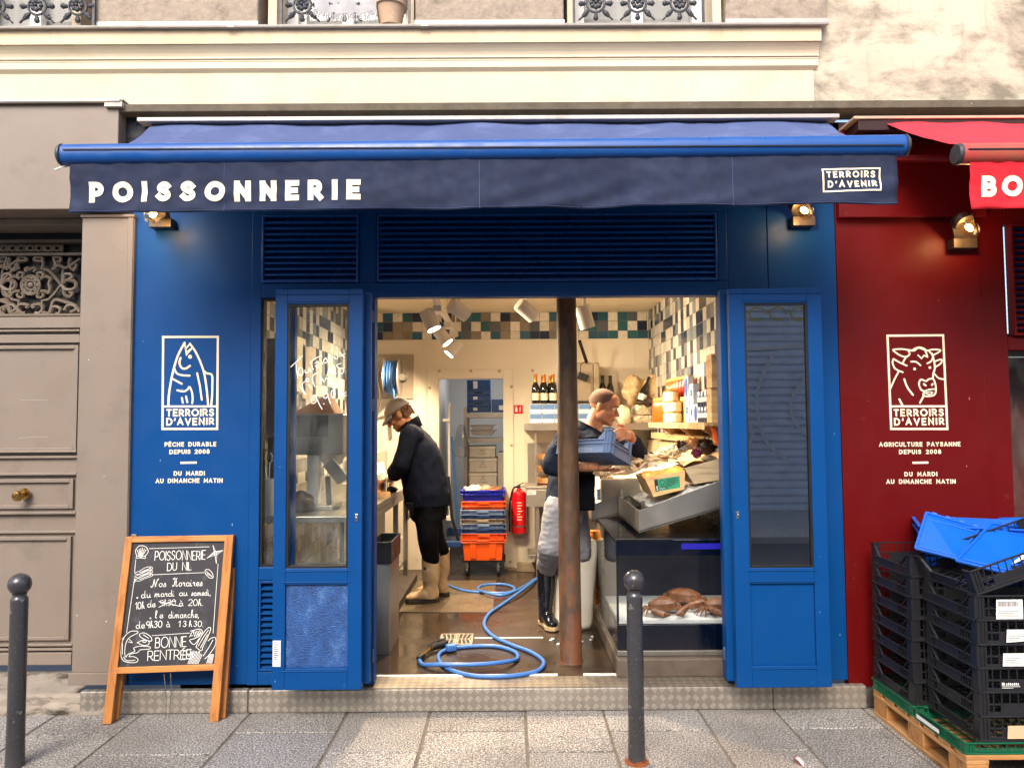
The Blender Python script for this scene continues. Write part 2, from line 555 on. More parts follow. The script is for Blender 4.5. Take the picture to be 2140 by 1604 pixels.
# ---------------------------------------------------------------- palette
M = {}
M['blue'] = pm('blue_paint', '#01417f', .45, spec=.22, var=.05, sc=2.5, rv=.08, bump=.05, bs=60, c2='#1d5590', c2r=(.64, .72), c2s=11)
M['bluedk'] = pm('blue_paint_louvre', '#0c4a94', .3, var=.06, sc=3)
M['red'] = pm('red_paint', '#5c080a', .45, spec=.2, var=.06, sc=2.5, rv=.08, c2='#6f2420', c2r=(.64, .74), c2s=11)
M['taupe'] = pm('taupe_paint', '#7f7369', .5, var=.05, sc=2.5, c2='#6f6359', c2r=(.55, .75), c2s=4, bump=.06, bs=50)
M['ivory'] = pm('ivory_paint', '#f3e6c8', .6, var=.04, sc=20)
M['render'] = pm('cream_render', '#cdbfa7', .85, var=.07, sc=2.2, c2='#c0b099', c2r=(.5, .75), c2s=3.5, bump=.25, bs=30, bd=.006)
t = NT('stained_render')
v = t.map()
c = t.ramp(t.noise(v, 1.6, 6), [(.3, hx('#b0a592')), (.7, hx('#cabfab'))])
c = t.mix(t.ramp(t.noise(t.map((1.1, 1, 1.9), loc=(3.1, 0, 1.2)), 1.7, 9, .7, .3), [(.45, 0.), (.6, .85)]), c, hx('#6a6256'))
c = t.mix(t.ramp(t.noise(t.map((7, 1, .5), loc=(1, 0, 4)), 2.2, 6, .7), [(.56, 0.), (.72, .5)]), c, hx('#8a8272'))
t.setc(c); t.set('Roughness', .9); t.bump(t.noise(v, 26, 7), .3, .008)
M['stain'] = t.m
M['cornice'] = pm('cornice_paint', '#d9cbb0', .75, var=.06, sc=2, c2='#cbb795', c2r=(.55, .8), c2s=1.6, c2st=(1.2, 1, 6), bump=.1, bs=40)
M['fasciaDirt'] = pm('cornice_band_weathered', '#d9c2a2', .8, var=.1, sc=2.5, c2='#b39d80', c2r=(.52, .78), c2s=5, c2st=(1.6, 1, .25), bump=.15, bs=40)
M['zinc'] = pm('zinc_sheet', '#aca7a2', .5, m=.25, var=.1, sc=3, c2='#8d8780', c2r=(.55, .7), bump=.05, bs=12)
M['ledge'] = pm('dark_stone_ledge', '#5c5347', .9, var=.25, sc=9, c2='#a89c88', c2r=(.66, .72), c2s=22, bump=.5, bs=30, bd=.008)
M['pier'] = pm('rough_stone_pier', '#998b7d', .95, var=.14, sc=30, c2='#776b5f', c2r=(.5, .7), c2s=10, bump=.6, bs=45, bd=.01)
M['whitewood'] = pm('white_window_paint', '#dcd9d4', .45, var=.04, sc=6)
M['iron'] = pm('dark_cast_iron', '#3f4046', .5, m=.3, var=.15, sc=12, bump=.15, bs=60)
M['black'] = pm('black_matt', '#0c0c0e', .6, var=.1)
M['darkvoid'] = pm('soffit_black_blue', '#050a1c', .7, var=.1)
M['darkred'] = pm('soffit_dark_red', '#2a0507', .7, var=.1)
M['steel'] = pm('brushed_steel', '#b3aea5', .36, m=.9, var=.05, sc=3, rv=.07)
M['steeldull'] = pm('worn_steel', '#98938b', .42, m=.85, var=.12, sc=5, rv=.1, c2='#6f675d', c2r=(.58, .75))
M['chrome'] = pm('polished_metal', '#c9c7c3', .16, m=1, var=.04)
M['gunmetal'] = pm('lamp_bracket_metal', '#5b5147', .45, m=.7, var=.12, sc=14, rv=.1)
M['brass'] = pm('brass_knob', '#b08a4e', .25, m=1, var=.1, sc=20)
t = NT('granite')
v = t.map()
g = t.noise(v, 125, 3, .6)
c = t.ramp(g, [(.34, hx('#2d2d2f')), (.45, hx('#767574')), (.55, hx('#a8a6a4')), (.66, hx('#e4e1dd'))])
c = t.mix(t.ramp(t.noise(v, 75, 3), [(.57, 0.), (.65, .65)]), c, hx('#2a2829'))
c = t.mix(t.ramp(t.noise(v, 1.3, 6, .6), [(.42, 0.), (.72, .5)]), c, hx('#5a5248'))
gi = t.n('ShaderNodeNewGeometry')
c = t.mix(.75, c, t.ramp(gi.outputs['Random Per Island'], [(0, hx('#d0cac4')), (.4, hx('#f2f0ee')), (.7, hx('#f7efe6')), (1, hx('#dcdbde'))]), 'MULTIPLY')
c = t.mix(t.ramp(t.noise(t.map(loc=(4, 2, 0)), 9, 7, .75), [(.6, 0.), (.68, .45)]), c, hx('#3d362e'))
t.setc(c); t.set('Roughness', t.ramp(t.noise(v, 3, 4), [(.3, .55), (.7, .85)])); t.bump(g, .25, .002)
M['granite'] = t.m
M['mortar'] = pm('joint_mortar', '#6a6156', .95, var=.2, sc=14, c2='#5d554b', c2r=(.5, .65), c2s=6, bump=.4, bs=90)
M['asphalt'] = pm('asphalt', '#6a6969', .9, var=.3, sc=160, bump=.4, bs=150)
M['kerb'] = pm('kerb_granite', '#7b746a', .85, var=.25, sc=120, c2='#7c6a54', c2r=(.5, .7), bump=.3, bs=120)
# five-bar tread plate
def tread(name, col, k, plane, rough=.35):
    t = NT(name)
    sx = t.n('ShaderNodeSeparateXYZ'); t.l(t.co, sx.inputs[0])
    u = t.math('MULTIPLY', sx.outputs[0], k)
    vv = t.math('MULTIPLY', sx.outputs[2 if plane == 'xz' else 1], k)
    fu = t.math('FLOOR', u); fv = t.math('FLOOR', vv)
    ck = t.math('MODULO', t.math('ABSOLUTE', t.math('ADD', fu, fv)), 2.)
    lu = t.math('SUBTRACT', t.math('FRACT', u), .5); lv = t.math('SUBTRACT', t.math('FRACT', vv), .5)
    pa = t.math('ADD', lu, lv); pb = t.math('SUBTRACT', lu, lv)
    def sel(a, b): return t.math('ADD', t.math('MULTIPLY', a, t.math('SUBTRACT', 1., ck)), t.math('MULTIPLY', b, ck))
    across = sel(pa, pb); along = sel(pb, pa)
    st = t.math('SINE', t.math('MULTIPLY', across, 2 * math.pi * 3.2))
    bars = t.math('MULTIPLY', t.math('GREATER_THAN', st, .1), t.math('MULTIPLY', t.math('LESS_THAN', t.math('ABSOLUTE', along), .36), t.math('LESS_THAN', t.math('ABSOLUTE', across), .5)))
    cc = t.ramp(t.noise(t.co, 4, 6, .7), [(.3, sc3(hx(col), .5)), (.7, sc3(hx(col), .85))])
    c2 = t.mix(bars, cc, sc3(hx(col), 1.3))
    t.setc(c2); t.set('Metallic', .6)
    t.set('Roughness', t.ramp(t.noise(t.co, 6, 5), [(.3, rough - .08), (.7, rough + .14)]))
    t.bump(bars, 1.0, .006)
    return t.m
M['tread'] = tread('tread_plate', '#b8b0a5', 21.5, 'xz')
M['treadtop'] = tread('tread_plate_top', '#a3998b', 21.5, 'xy')
M['treadmat'] = tread('tread_plate_mat', '#8a7a62', 34, 'xy', .4)
M['glass'] = glassm('window_glass', (.975, .985, .98), 1.5, dirt=.07)
M['glassdk'] = glassm('leaf_glass_dark', (.3, .33, .38), 3.4)
M['clear'] = glassm('clear_acrylic', (.97, .98, .97), 1.13)
M['tankglass'] = glassm('tank_glass', (.9, .92, .93), 1.5)
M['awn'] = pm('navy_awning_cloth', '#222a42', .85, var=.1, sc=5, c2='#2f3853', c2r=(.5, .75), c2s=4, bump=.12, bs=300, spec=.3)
M['awntop'] = pm('lit_awning_cloth', '#48557e', .88, var=.07, sc=4, c2='#5d6a94', c2r=(.5, .72), c2s=3, bump=.1, bs=300, spec=.3)  # lighter copy of the awning cloth: light from above put into the colour
M['awnbar'] = pm('blue_lacquer_bar', '#0c4a92', .38, var=.06, sc=4, c2='#c5d0dc', c2r=(.735, .75), c2s=38)
M['rawn'] = pm('red_awning_cloth', '#c8202e', .85, var=.08, sc=5, bump=.1, bs=300, spec=.3)
M['rawntop'] = pm('red_canopy_cloth', '#d8323f', .88, var=.06, sc=4, spec=.3)  # slightly lighter red than the valance cloth
M['rawnbar'] = pm('red_lacquer_bar', '#b0403c', .35, var=.1, sc=5, c2='#8d5a3a', c2r=(.5, .7), coat=.3)
M['bulb'] = emis('bulb_glow', '#ffc878', 14)
M['spotglow'] = emis('spot_lens_glow', '#fff0d4', 16)
M['lampglass'] = glassm('lamp_glass', (1, .86, .66), 1.7, .05, dirt=.3)
M['whiteplastic'] = pm('white_plastic', '#e6e3dc', .4, var=.04)
M['paper'] = pm('white_paper', '#e9e7e2', .8, var=.04)
M['ink'] = pm('black_ink', '#1b1b1d', .7)
# ---------------------------------------------------------------- ground
KY = -.84
mb = MB()
b = [-6.1, -5.6, -5.1, -4.6, -4.2, -3.9, -3.45, -2.98, -2.52, -2.05, -1.45, -.91, -.452, .075, .505, 1.035, 1.455, 1.95, 2.4, 2.9, 3.4, 3.9, 4.4, 4.9, 5.4, 6.0]
rnd = random.Random(3)
for i in range(len(b) - 1):
    y0, y1 = -.03, KY
    ys = [y0, (-.555 if i % 2 else -.31) + rnd.uniform(-.01, .01), y1]
    if i in (14, 16): ys[1] = -.31 + rnd.uniform(-.01, .01)
    if i in (13, 15): ys[1] = -.555
    for j in range(2):
        z = rnd.uniform(-.002, .0015)
        mb.box(b[i] + .007, b[i + 1] - .007, ys[j + 1] + .006, ys[j] - .006, -.08, z)
mb.build('pavement', M['granite'], bev=.005, kind='structure')
MB().box(-6.2, 6.1, KY, .15, -.3, -.0055).build('pavement_bed', M['mortar'], kind='structure')
mb = MB()
for i in range(14): mb.box(-6.2 + i * .88 + .004, -6.2 + (i + 1) * .88 - .004, KY - .19, KY - .012, -.3, -.004)
mb.build('kerb', M['kerb'], bev=.012, kind='structure')
MB().box(-60, 60, -60, KY - .19, -.35, -.11).build('road', M['asphalt'], kind='structure')
MB().sheet([(-80, -80, -.36), (80, -80, -.36), (80, 80, -.36), (-80, 80, -.36)]).build('ground', M['asphalt'], kind='structure')

# ---------------------------------------------------------------- shop front (blue)
F = .129                                  # shop floor height
def Zt(y): return ZZ(1064, y, 0)
XLb, XRb = XX(268, 1000, 0), XX(1760, 1000, 0)
TOPZ = 3.27
x_seam = XX(523, 900, 0); x_wl = XX(545, 900, 0); x_wr = XX(755, 900, 0); x_jl = XX(784, 900, 0); x_jr = XX(1508, 900, 0); x_rp = XX(1527, 900, 0)
z_head = Zt(620); z_lou0 = Zt(590); z_lou1 = Zt(446); z_bot = F + .012
front = thing('shopfront', 'blue painted timber shopfront of the fishmonger with an open doorway and louvres above it', 'shopfront', ((XLb + XRb) / 2, 0, 0))
m = M['blue']
def panel(name, x0, x1, z0, z1, y=-.0, th=.06, mat=None, bev=.004, par=None):
    return MB().box(x0, x1, y, y + th, z0, z1).build(name, mat or m, par or front, bev=bev)
panel('side_panel', XLb, x_seam - .002, z_bot, TOPZ)
x608 = XX(1608, 700, 0)
panel('side_panel', x_rp + .002, x608 - .0015, z_bot, TOPZ)
panel('side_panel', x608 + .0015, XRb, z_bot, TOPZ)
fy = -.012
mb = MB()
mb.box(x_seam, x_wl, fy, .07, z_bot, TOPZ)                 # stile left of window
mb.box(x_wr, x_jl, fy - .004, .075, z_bot, z_head)         # post between window and doorway
mb.box(x_jr, x_rp, fy - .004, .075, z_bot, z_head)
mb.box(x_wl, x_rp, fy, .07, z_head, z_lou0)                # head rail
mb.box(x_wl, x_rp, fy, .07, z_lou1, TOPZ)                  # rail above louvres
xa, xb_ = XX(752, 520, 0), XX(787, 520, 0)
mb.box(xa, xb_, fy, .07, z_lou0, z_lou1)
mb.box(x_jr - .004, x_rp, fy, .07, z_lou0, z_lou1)
zs0, zs1 = Zt(1180), Zt(1208)
mb.box(x_wl, x_wr, fy, .07, zs0 - .0, zs1 - .0) if zs1 > zs0 else mb.box(x_wl, x_wr, fy, .07, zs1, zs0)
mb.box(x_wl, x_wr, fy, .07, z_bot, Zt(1398))
mb.build('frame', m, front, bev=.004)
# beads round doorway and window
mb = MB()
for x0, x1, z0, z1 in ((x_wl, x_wr, zs0, z_head),):
    e = .012
    mb.box(x0, x0 + e, .0, .05, z0, z1); mb.box(x1 - e, x1, .0, .05, z0, z1); mb.box(x0 + e, x1 - e, .0, .05, z1 - e, z1); mb.box(x0 + e, x1 - e, .0, .05, z0, z0 + e)
mb.build('window_bead', M['black'], front)
MB().box(x_wl + .012, x_wr - .012, .024, .03, zs0 + .012, z_head - .012).build('window_pane', M['glass'], front)
def louvre(x0, x1, z0, z1, pitch, par, mat, y0=.0, dp=.05):
    fr = MB()
    e = .012
    fr.box(x0, x0 + e, fy - .006, .04, z0, z1); fr.box(x1 - e, x1, fy - .006, .04, z0, z1)
    fr.box(x0 + e, x1 - e, fy - .006, .04, z0, z0 + e); fr.box(x0 + e, x1 - e, fy - .006, .04, z1 - e, z1)
    o = fr.build('louvre', mat, par, bev=.002)
    sl_ = MB()
    k = max(2, int((z1 - z0 - 2 * e) / pitch))
    for i in range(k):
        zc = z0 + e + (i + .5) * (z1 - z0 - 2 * e) / k
        h = pitch * .62
        sl_.box(x0 + e, x1 - e, y0 - .0125, y0 - .0082, zc - h - .002, zc - h + .009)
        sl_.prism([(x0 + e, y0 - .008, zc - h), (x0 + e, y0 - .003, zc - h + .004), (x0 + e, y0 + .042, zc + h), (x0 + e, y0 + .037, zc + h - .004)][::1], (x1 - x0 - 2 * e, 0, 0))
    sl_.build('slat', mat, o)
    MB().box(x0 + e, x1 - e, .046, .05, z0, z1).build('backing', M['bluedk'], o)
louvre(XX(549, 520, 0), xa - .004, z_lou0 + .004, z_lou1 - .004, .0335, front, M['bluedk'])
louvre(xb_ + .004, x_jr - .008, z_lou0 + .004, z_lou1 - .004, .0335, front, M['bluedk'])
louvre(XX(531, 1300, 0) + .03, x_wr - .002, Zt(1396), zs1 - .002, .032, front, M['blue'])
# hinges on the doorway posts
mb = MB()
for py in (660, 845, 1365):
    for x in (XX(780, py, -.02), XX(1514, py, -.02)):
        z = Zt(py); mb.lathe([(.006, z - .035), (.0075, z - .033), (.0075, z + .033), (.006, z + .035)], (x, fy - .012, 0), 8)
mb.build('hinge', pm('hinge_steel', '#4a6f9e', .4, m=.4), front, smooth=True)
# dark soffit box above, behind the awning
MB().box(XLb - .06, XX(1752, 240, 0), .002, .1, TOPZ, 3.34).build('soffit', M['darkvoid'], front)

# folded leaves
def leaf(name, label, x0, x1, y0, z0, z1, gl, px0, px1, pz1, pz0, qz1, qz0, textured, glassmat, hinge_right):
    th = .045
    o = thing(name, label, 'door leaf', ((x0 + x1) / 2, y0, z0))
    mb = MB()
    mb.box(x0, px0, y0, y0 + th, z0, z1); mb.box(px1, x1, y0, y0 + th, z0, z1)
    mb.box(px0, px1, y0, y0 + th, pz1, z1); mb.box(px0, px1, y0, y0 + th, qz1, pz0); mb.box(px0, px1, y0, y0 + th, z0, qz0)
    mb.build('leaf_frame', M['blue'], o, bev=.003)
    mb = MB()
    e = .011
    for zA, zB in ((pz0, pz1),):
        mb.box(px0, px0 + e, y0 + .006, y0 + th - .006, zA, zB); mb.box(px1 - e, px1, y0 + .006, y0 + th - .006, zA, zB)
        mb.box(px0 + e, px1 - e, y0 + .006, y0 + th - .006, zB - e, zB); mb.box(px0 + e, px1 - e, y0 + .006, y0 + th - .006, zA, zA + e)
    mb.build('glazing_bead', M['black'], o)
    MB().box(px0 + e, px1 - e, y0 + .018, y0 + .024, pz0 + e, pz1 - e).build('pane', glassmat, o)
    MB().box(px0 + .001, px1 - .001, y0 + .014, y0 + .03, qz0 + .001, qz1 - .001).build('lower_panel', M['mesh'] if textured else M['blue'], o)
    # moulding lines round the openings
    mb = MB()
    g = .016
    for zA, zB in ((pz0, pz1), (qz0, qz1)):
        mb.box(px0 - g, px1 + g, y0 - .004, y0 + .001, zA - g, zA - g + .005); mb.box(px0 - g, px1 + g, y0 - .004, y0 + .001, zB + g - .005, zB + g)
    mb.box(x0, x1, y0 - .006, y0 + .001, z1 - .03, z1 - .024)
    mb.build('moulding', M['blue'], o, bev=.0015)
    hx_ = x1 - .028 if hinge_right else x0 + .022
    zl = ZZ(1064, 1080, y0)
    lk = MB(); lk.box(hx_ - .008, hx_ + .008, y0 - .004, y0, zl - .018, zl + .022)
    lk.lathe([(.0055, 0), (.0055, .012)], (hx_, y0 - .003, zl + .004), 10, Matrix.Rotation(R(90), 3, 'X'))
    lk.build('lock', M['chrome'], o, bev=.001)
    return o
# weathered mesh-textured lower panel
t = NT('hammered_blue_panel')
vo = t.n('ShaderNodeTexVoronoi'); t.l(t.map(), vo.inputs['Vector']); vo.inputs['Scale'].default_value = 150
c = t.ramp(t.noise(t.map((1.6, 1, 1), rot=(0, R(35), 0)), 7, 8, .75), [(.35, hx('#10376e')), (.55, hx('#22508e')), (.75, hx('#557aab'))])
t.setc(c); t.set('Roughness', .5); t.bump(vo.outputs[0], .8, .004)
M['mesh'] = t.m
LY = -.23
def lx(px, py=900): return XX(px, py, LY)
def lz(py, px=1064): return ZZ(px, py, LY)
ofs = 5   # allowance for the camera's slight tilt left of centre
def lzl(py): return ZZ(660, py, LY)
def lzr(py): return ZZ(1625, py, LY)
leafL = leaf('folding_door_leaf', 'glazed blue door leaf with white handwriting on its pane, folded back beside the chalkboard', lx(573), lx(757), LY, lzl(1441), lzl(604), 1, lx(599), lx(728), lzl(635), lzl(1187), lzl(1221), lzl(1396), True, M['glass'], True)
leafR = leaf('folding_door_leaf', 'glazed blue door leaf with a plain lower panel, folded back beside the red shop', lx(1529), lx(1724), LY, lzr(1436), lzr(602), 1, lx(1561), lx(1694), lzr(633), lzr(1186), lzr(1219), lzr(1391), False, M['glassdk'], False)
# second leaf of each folding pair, edge-on behind the first
def backleaf(label, x0, x1, y0, z0, z1):
    o = thing('folding_door_leaf', label, 'door leaf', ((x0 + x1) / 2, y0, z0))
    mb = MB(); e = .075
    mb.box(x0, x0 + e, y0, y0 + .045, z0, z1); mb.box(x1 - e, x1, y0, y0 + .045, z0, z1)
    mb.box(x0 + e, x1 - e, y0, y0 + .045, z1 - e, z1); mb.box(x0 + e, x1 - e, y0, y0 + .045, z0 + .5, z0 + .62); mb.box(x0 + e, x1 - e, y0, y0 + .045, z0, z0 + .1)
    mb.build('leaf_frame', M['blue'], o, bev=.003)
    MB().box(x0 + e, x1 - e, y0 + .018, y0 + .024, z0 + .62, z1 - e).build('pane', M['glass'], o)
    MB().box(x0 + e, x1 - e, y0 + .014, y0 + .03, z0 + .1, z0 + .5).build('lower_panel', M['blue'], o)
z0l, z1l = lzl(1441) + .006, lzl(604) - .004
backleaf('second blue door leaf folded flat behind the leaf with white handwriting', lx(573) + .012, lx(757) + .03, LY + .075, z0l, z1l)
backleaf('second blue door leaf folded flat behind the plain leaf beside the red shop', lx(1529) - .028, lx(1724) - .01, LY + .075, z0l, z1l)

# warning sticker low on the left leaf
st = MB(); a = P(570, 1338, LY - .002); b2 = P(586, 1392, LY - .002)
st.box(a.x, b2.x, LY - .0015, LY - .0003, b2.z, a.z)
so_ = st.build('sticker', M['paper'], leafL)
ln = MB()
for i in range(9):
    z = a.z - .012 - i * .011
    ln.box(a.x + .006, a.x + .006 + rnd.uniform(.012, .026), LY - .0022, LY - .0016, z, z + .004)
ln.build('print', M['ink'], so_)
# white marker writing on the pane
mb = MB()
yw = LY + .016
def mark(pts, wd=.0048): stroke(mb, [P(560 + x / 5.348, 600 + y / 5.348, yw) for x, y in pts], wd, (0, -1, 0))
for pl in ([(255, 890), (320, 830), (385, 765)], [(315, 850), (318, 930), (335, 1015)], el(365, 945, 28, 45, 0, 360), cr((410, 925), (420, 955), (445, 950), (465, 905), (470, 945), (485, 925)),
           cr((480, 840), (500, 905), (510, 920)), cr((470, 850), (520, 800), (600, 765)), cr((525, 850), (560, 830), (560, 865), (530, 880), (575, 905)), [(590, 820), (615, 860)],
           cr((635, 795), (620, 830), (640, 845), (665, 825), (650, 800)), [(620, 820), (650, 785)], [(680, 830), (690, 770), (720, 810)], [(682, 805), (712, 790)], cr((740, 775), (755, 800), (780, 790), (775, 755)), [(800, 720), (855, 790)], [(865, 740), (810, 770)],
           cr((420, 1050), (385, 1080), (395, 1140), (425, 1200)), [(360, 1110), (405, 1190)], el(440, 1035, 14, 22, 0, 360, 8), [(455, 1085), (490, 1140)], cr((565, 950), (505, 985), (500, 1050), (525, 1110)),
           [(575, 1080), (585, 1000), (630, 1060)], [(580, 1045), (615, 1030)], [(640, 1040), (650, 1010), (680, 1030)], [(690, 880), (660, 985)], [(740, 870), (690, 925), (740, 975), (760, 960)], cr((815, 850), (770, 870), (790, 900), (840, 910), (845, 950), (810, 970)),
           [(700, 1110), (770, 1055), (715, 1125), (785, 1085), (735, 1135)],
           cr((545, 1225), (515, 1205), (485, 1250), (495, 1295), (535, 1280), (545, 1225)), [(540, 1230), (575, 1310), (605, 1360)], [(620, 1300), (630, 1305)],
           cr((665, 1185), (635, 1180), (618, 1215), (640, 1240), (668, 1215), (668, 1185)), [(665, 1200), (700, 1300)], el(728, 1190, 22, 42, 0, 360, 12), [(790, 1160), (795, 1210)], [(830, 1160), (795, 1190), (835, 1215)], cr((870, 1175), (845, 1190), (860, 1215), (900, 1190))):
    mark(pl)
mb.build('handwriting', M['paper'], leafL)

# painted emblem and lettering
def zoomline(mb, pts, ox, oy, k, Y, wd, closed=False):
    stroke(mb, [P(ox + x / k, oy + y / k, Y) for x, y in pts], wd, (0, -1, 0), closed=closed)
ye = -.0015
mb = MB()
Z1 = lambda pts, wd=.0115: zoomline(mb, pts, 320, 690, 4.8625, ye, wd)
Z1([(102, 68), (658, 66), (650, 1000), (95, 1000), (102, 68)], .0125)
Z1([(100, 773), (650, 772)])
Z1(cr((155, 768), (160, 660), (185, 500), (215, 370), (255, 250), (320, 125)), .012)
Z1([(320, 125), (340, 245), (400, 175), (375, 135), (335, 185)], .009)
Z1([(345, 215), (385, 185)], .006)
Z1(cr((375, 135), (430, 215), (480, 320), (520, 440), (545, 600), (560, 765)), .0115)
Z1(cr((510, 405), (545, 435), (598, 455), (602, 560), (600, 660), (590, 765)))
Z1(cr((280, 280), (268, 330), (290, 380), (330, 388), (375, 360)))
Z1([(x, y) for x, y in el(375, 268, 12, 12, 0, 360, 10)], .009)
Z1(cr((215, 385), (240, 435), (290, 455), (372, 460)), .0105)
Z1(cr((195, 490), (250, 520), (292, 543)), .0105)
Z1(cr((247, 608), (310, 620), (350, 600), (370, 575), (395, 630), (402, 690), (398, 740)), .0105)
Z1([(448, 435), (475, 560), (495, 705)], .0105)
Z1([(293, 685), (302, 735)], .0105); Z1([(335, 670), (348, 730)], .0105)
EU = (P(700, 800, ye) - P(500, 801.3, ye)).normalized()
UZ = Vector((0, 0, 1))
def line(mb, s, px0, px1, pyb, hpx, Y, wdk, **k):
    a = P(px0, pyb[0], Y); b_ = P(px1, pyb[1], Y)
    dd = (4.25 + Y) / FPX
    text(mb, s, a, b_ - a, UZ, hpx * dd, wdk * hpx * dd, L=(b_ - a).length, **k)
mb.build('painted_emblem', M['ivory'], front)
mb = MB()
line(mb, 'TERROIRS', 349, 446, (868.5, 867.5), 12.5, ye, .27, wob=.03)
line(mb, "D'AVENIR", 349, 446, (887, 886), 12.5, ye, .27, wob=.03)
line(mb, 'PÊCHE DURABLE', 345, 451, (932, 931), 7.4, ye, .27, round_=False)
line(mb, 'DEPUIS 2008', 355, 437, (947.5, 946.5), 7.4, ye, .27, round_=False)
line(mb, 'DU MARDI', 364, 427, (992.5, 992), 7.4, ye, .27, round_=False)
line(mb, 'AU DIMANCHE MATIN', 326, 464, (1008, 1007), 7.4, ye, .27, round_=False)
stroke(mb, [P(379, 966.5, ye), P(409, 966, ye)], .012, (0, -1, 0), round_=False)
mb.build('painted_text', M['ivory'], front)

# chips and scratches in the paint
def chips(par, x0, x1, z0, z1, y, n, seed, mat):
    r_ = random.Random(seed); mb = MB()
    for i in range(n):
        c_ = V(r_.uniform(x0, x1), y - .0012, r_.uniform(z0, z1)); s_ = r_.choice((.0018, .0022, .003, .004)); el_ = r_.choice((1, 1, 2.4))
        mb.sheet([c_ + V(s_ * math.cos(k) * r_.uniform(.5, 1.1), 0, s_ * el_ * math.sin(k) * r_.uniform(.5, 1.1)) for k in (0, 1.1, 2.2, 3.3, 4.4, 5.4)])
    mb.build('chipped_paint', mat, par)
mch = pm('bare_primer', '#7f9cc0', .8)
chips(front, XLb + .03, x_seam - .03, .2, 2.4, 0, 10, 3, mch)
chips(front, x608 + .02, XRb - .02, .2, 2.3, 0, 8, 5, mch)
chips(leafL, lx(575), lx(597), .2, 2.0, LY, 3, 8, mch); chips(leafR, lx(1696), lx(1720), .2, 2.0, LY, 3, 9, mch)

# tread-plate step along the front
xs0, xs1 = XX(166, 1450, -.05), XX(1812, 1445, -.05)
step = thing('step', 'raised step faced in tread plate running under the blue shopfront', 'step', ((xs0 + xs1) / 2, -.05, 0))
cuts = [xs0, XX(518, 1450, -.05), XX(1616, 1450, -.05), xs1]
for i in range(3):
    MB().box(cuts[i] + .0015, cuts[i + 1] - .0015, -.05, -.002 if True else 0, .002, F - .004).build('riser_plate', M['tread'], step, bev=.006, seg=3)
MB().box(xs0 + .02, xs1, -.002, .0, 0.0, F - .01).build('core', M['black'], step)
MB().box(x_wl + .1, x_jr + .05, -.044, .135, F - .0035, F + .0015).build('top_plate', M['treadtop'], step)
mb = MB()
for a_, b_ in ((782, 1163), (1216, 1284)):
    mb.box(PZ(a_, 1399, F).x, PZ(b_, 1398, F).x, .14, .165, F - .01, F + .006)
mb.build('threshold_strip', M['whiteplastic'], step, bev=.002)

# red neighbouring shop front
XR2 = 5.6
red = thing('shopfront', 'dark red painted shopfront of the neighbouring shop behind the stacked crates', 'shopfront', (2.7, 0, 0))
r0 = XRb + .004
xp1 = XX(2090, 900, 0)
panel('side_panel', r0, XX(2062, 900, 0), .1, TOPZ, mat=M['red'], par=red)
panel('fascia_band', r0 + .004, XX(2062, 450, -.04), Zt(463), TOPZ, y=-.045, th=.044, mat=M['red'], par=red, bev=.006)
panel('frame', XX(2064, 900, 0), XX(2117, 900, 0), .1, TOPZ, y=.012, mat=M['red'], par=red)
panel('frame', XX(2118, 900, 0), XR2, Zt(738), Zt(709), y=.012, mat=M['red'], par=red)
panel('frame', XX(2118, 900, 0), XR2, Zt(474), TOPZ, y=.012, mat=M['red'], par=red)
louvre(XX(2113, 600, 0), XR2, Zt(708), Zt(475), .034, red, M['red'], y0=.02)
MB().box(XX(2118, 900, 0), XR2, .05, .056, .1, Zt(738)).build('window_pane', M['glass'], red)
MB().box(XX(2118, 900, 0), XR2, .5, .52, .1, Zt(738)).build('back_panel', pm('butcher_back', '#5a2a22', .6, var=.4, sc=4), red)
MB().box(XX(2118, 900, 0) - .06, XX(2118, 900, 0) - .01, .08, .5, .1, Zt(700)).build('return_panel', M['red'], red)
MB().box(XX(2118, 900, 0), XR2, .08, .5, Zt(738) + .002, Zt(700)).build('ceiling_panel', M['darkred'], red)
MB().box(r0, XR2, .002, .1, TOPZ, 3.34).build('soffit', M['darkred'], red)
MB().box(xs1 + .003, XR2, -.03, .0, .0, .1).build('plinth', M['steeldull'], red, bev=.004)
mb = MB()
Z2 = lambda pts, wd=.0115: zoomline(mb, pts, 1830, 690, 4.86, ye, wd)
Z2([(120, 55), (685, 50), (728, 1000), (158, 1000), (120, 55)], .0125)
Z2([(162, 772), (712, 770)])
Z2(cr((340, 200), (260, 190), (182, 195), (190, 215), (250, 255), (310, 268), (345, 240), (330, 205)), .0095)
Z2(cr((340, 200), (390, 205), (430, 178), (480, 190), (505, 210), (525, 270)), .0105)
Z2(cr((380, 195), (435, 172), (490, 185), (520, 205), (580, 195), (655, 200), (635, 225), (575, 255)), .0095)
Z2([(525, 270), (490, 255), (465, 285), (430, 252)], .008)
Z2(cr((310, 268), (290, 300), (275, 330)), .0095)
Z2([(315, 358), (240, 325), (180, 290)], .0095); Z2(cr((180, 290), (172, 330), (200, 390), (275, 425)), .0095)
Z2([(235, 415), (190, 500), (150, 590)], .0095)
Z2(cr((360, 318), (410, 320), (455, 355)), .0095)
Z2(el(395, 391, 8, 8, 0, 360, 8), .007); Z2(el(550, 377, 8, 8, 0, 360, 8), .007)
Z2(cr((545, 215), (580, 260), (565, 310), (525, 335)), .0095); Z2(cr((572, 235), (590, 300), (600, 380), (585, 440), (580, 490)), .0105)
Z2(cr((595, 320), (640, 300), (672, 300), (660, 335), (610, 370)), .0095)
Z2(cr((600, 445), (640, 485), (698, 497)), .0095)
Z2(cr((580, 490), (540, 495), (510, 515), (460, 500), (440, 545), (460, 600), (490, 620), (485, 660), (540, 668), (600, 650), (612, 580), (595, 510), (580, 490)), .0095)
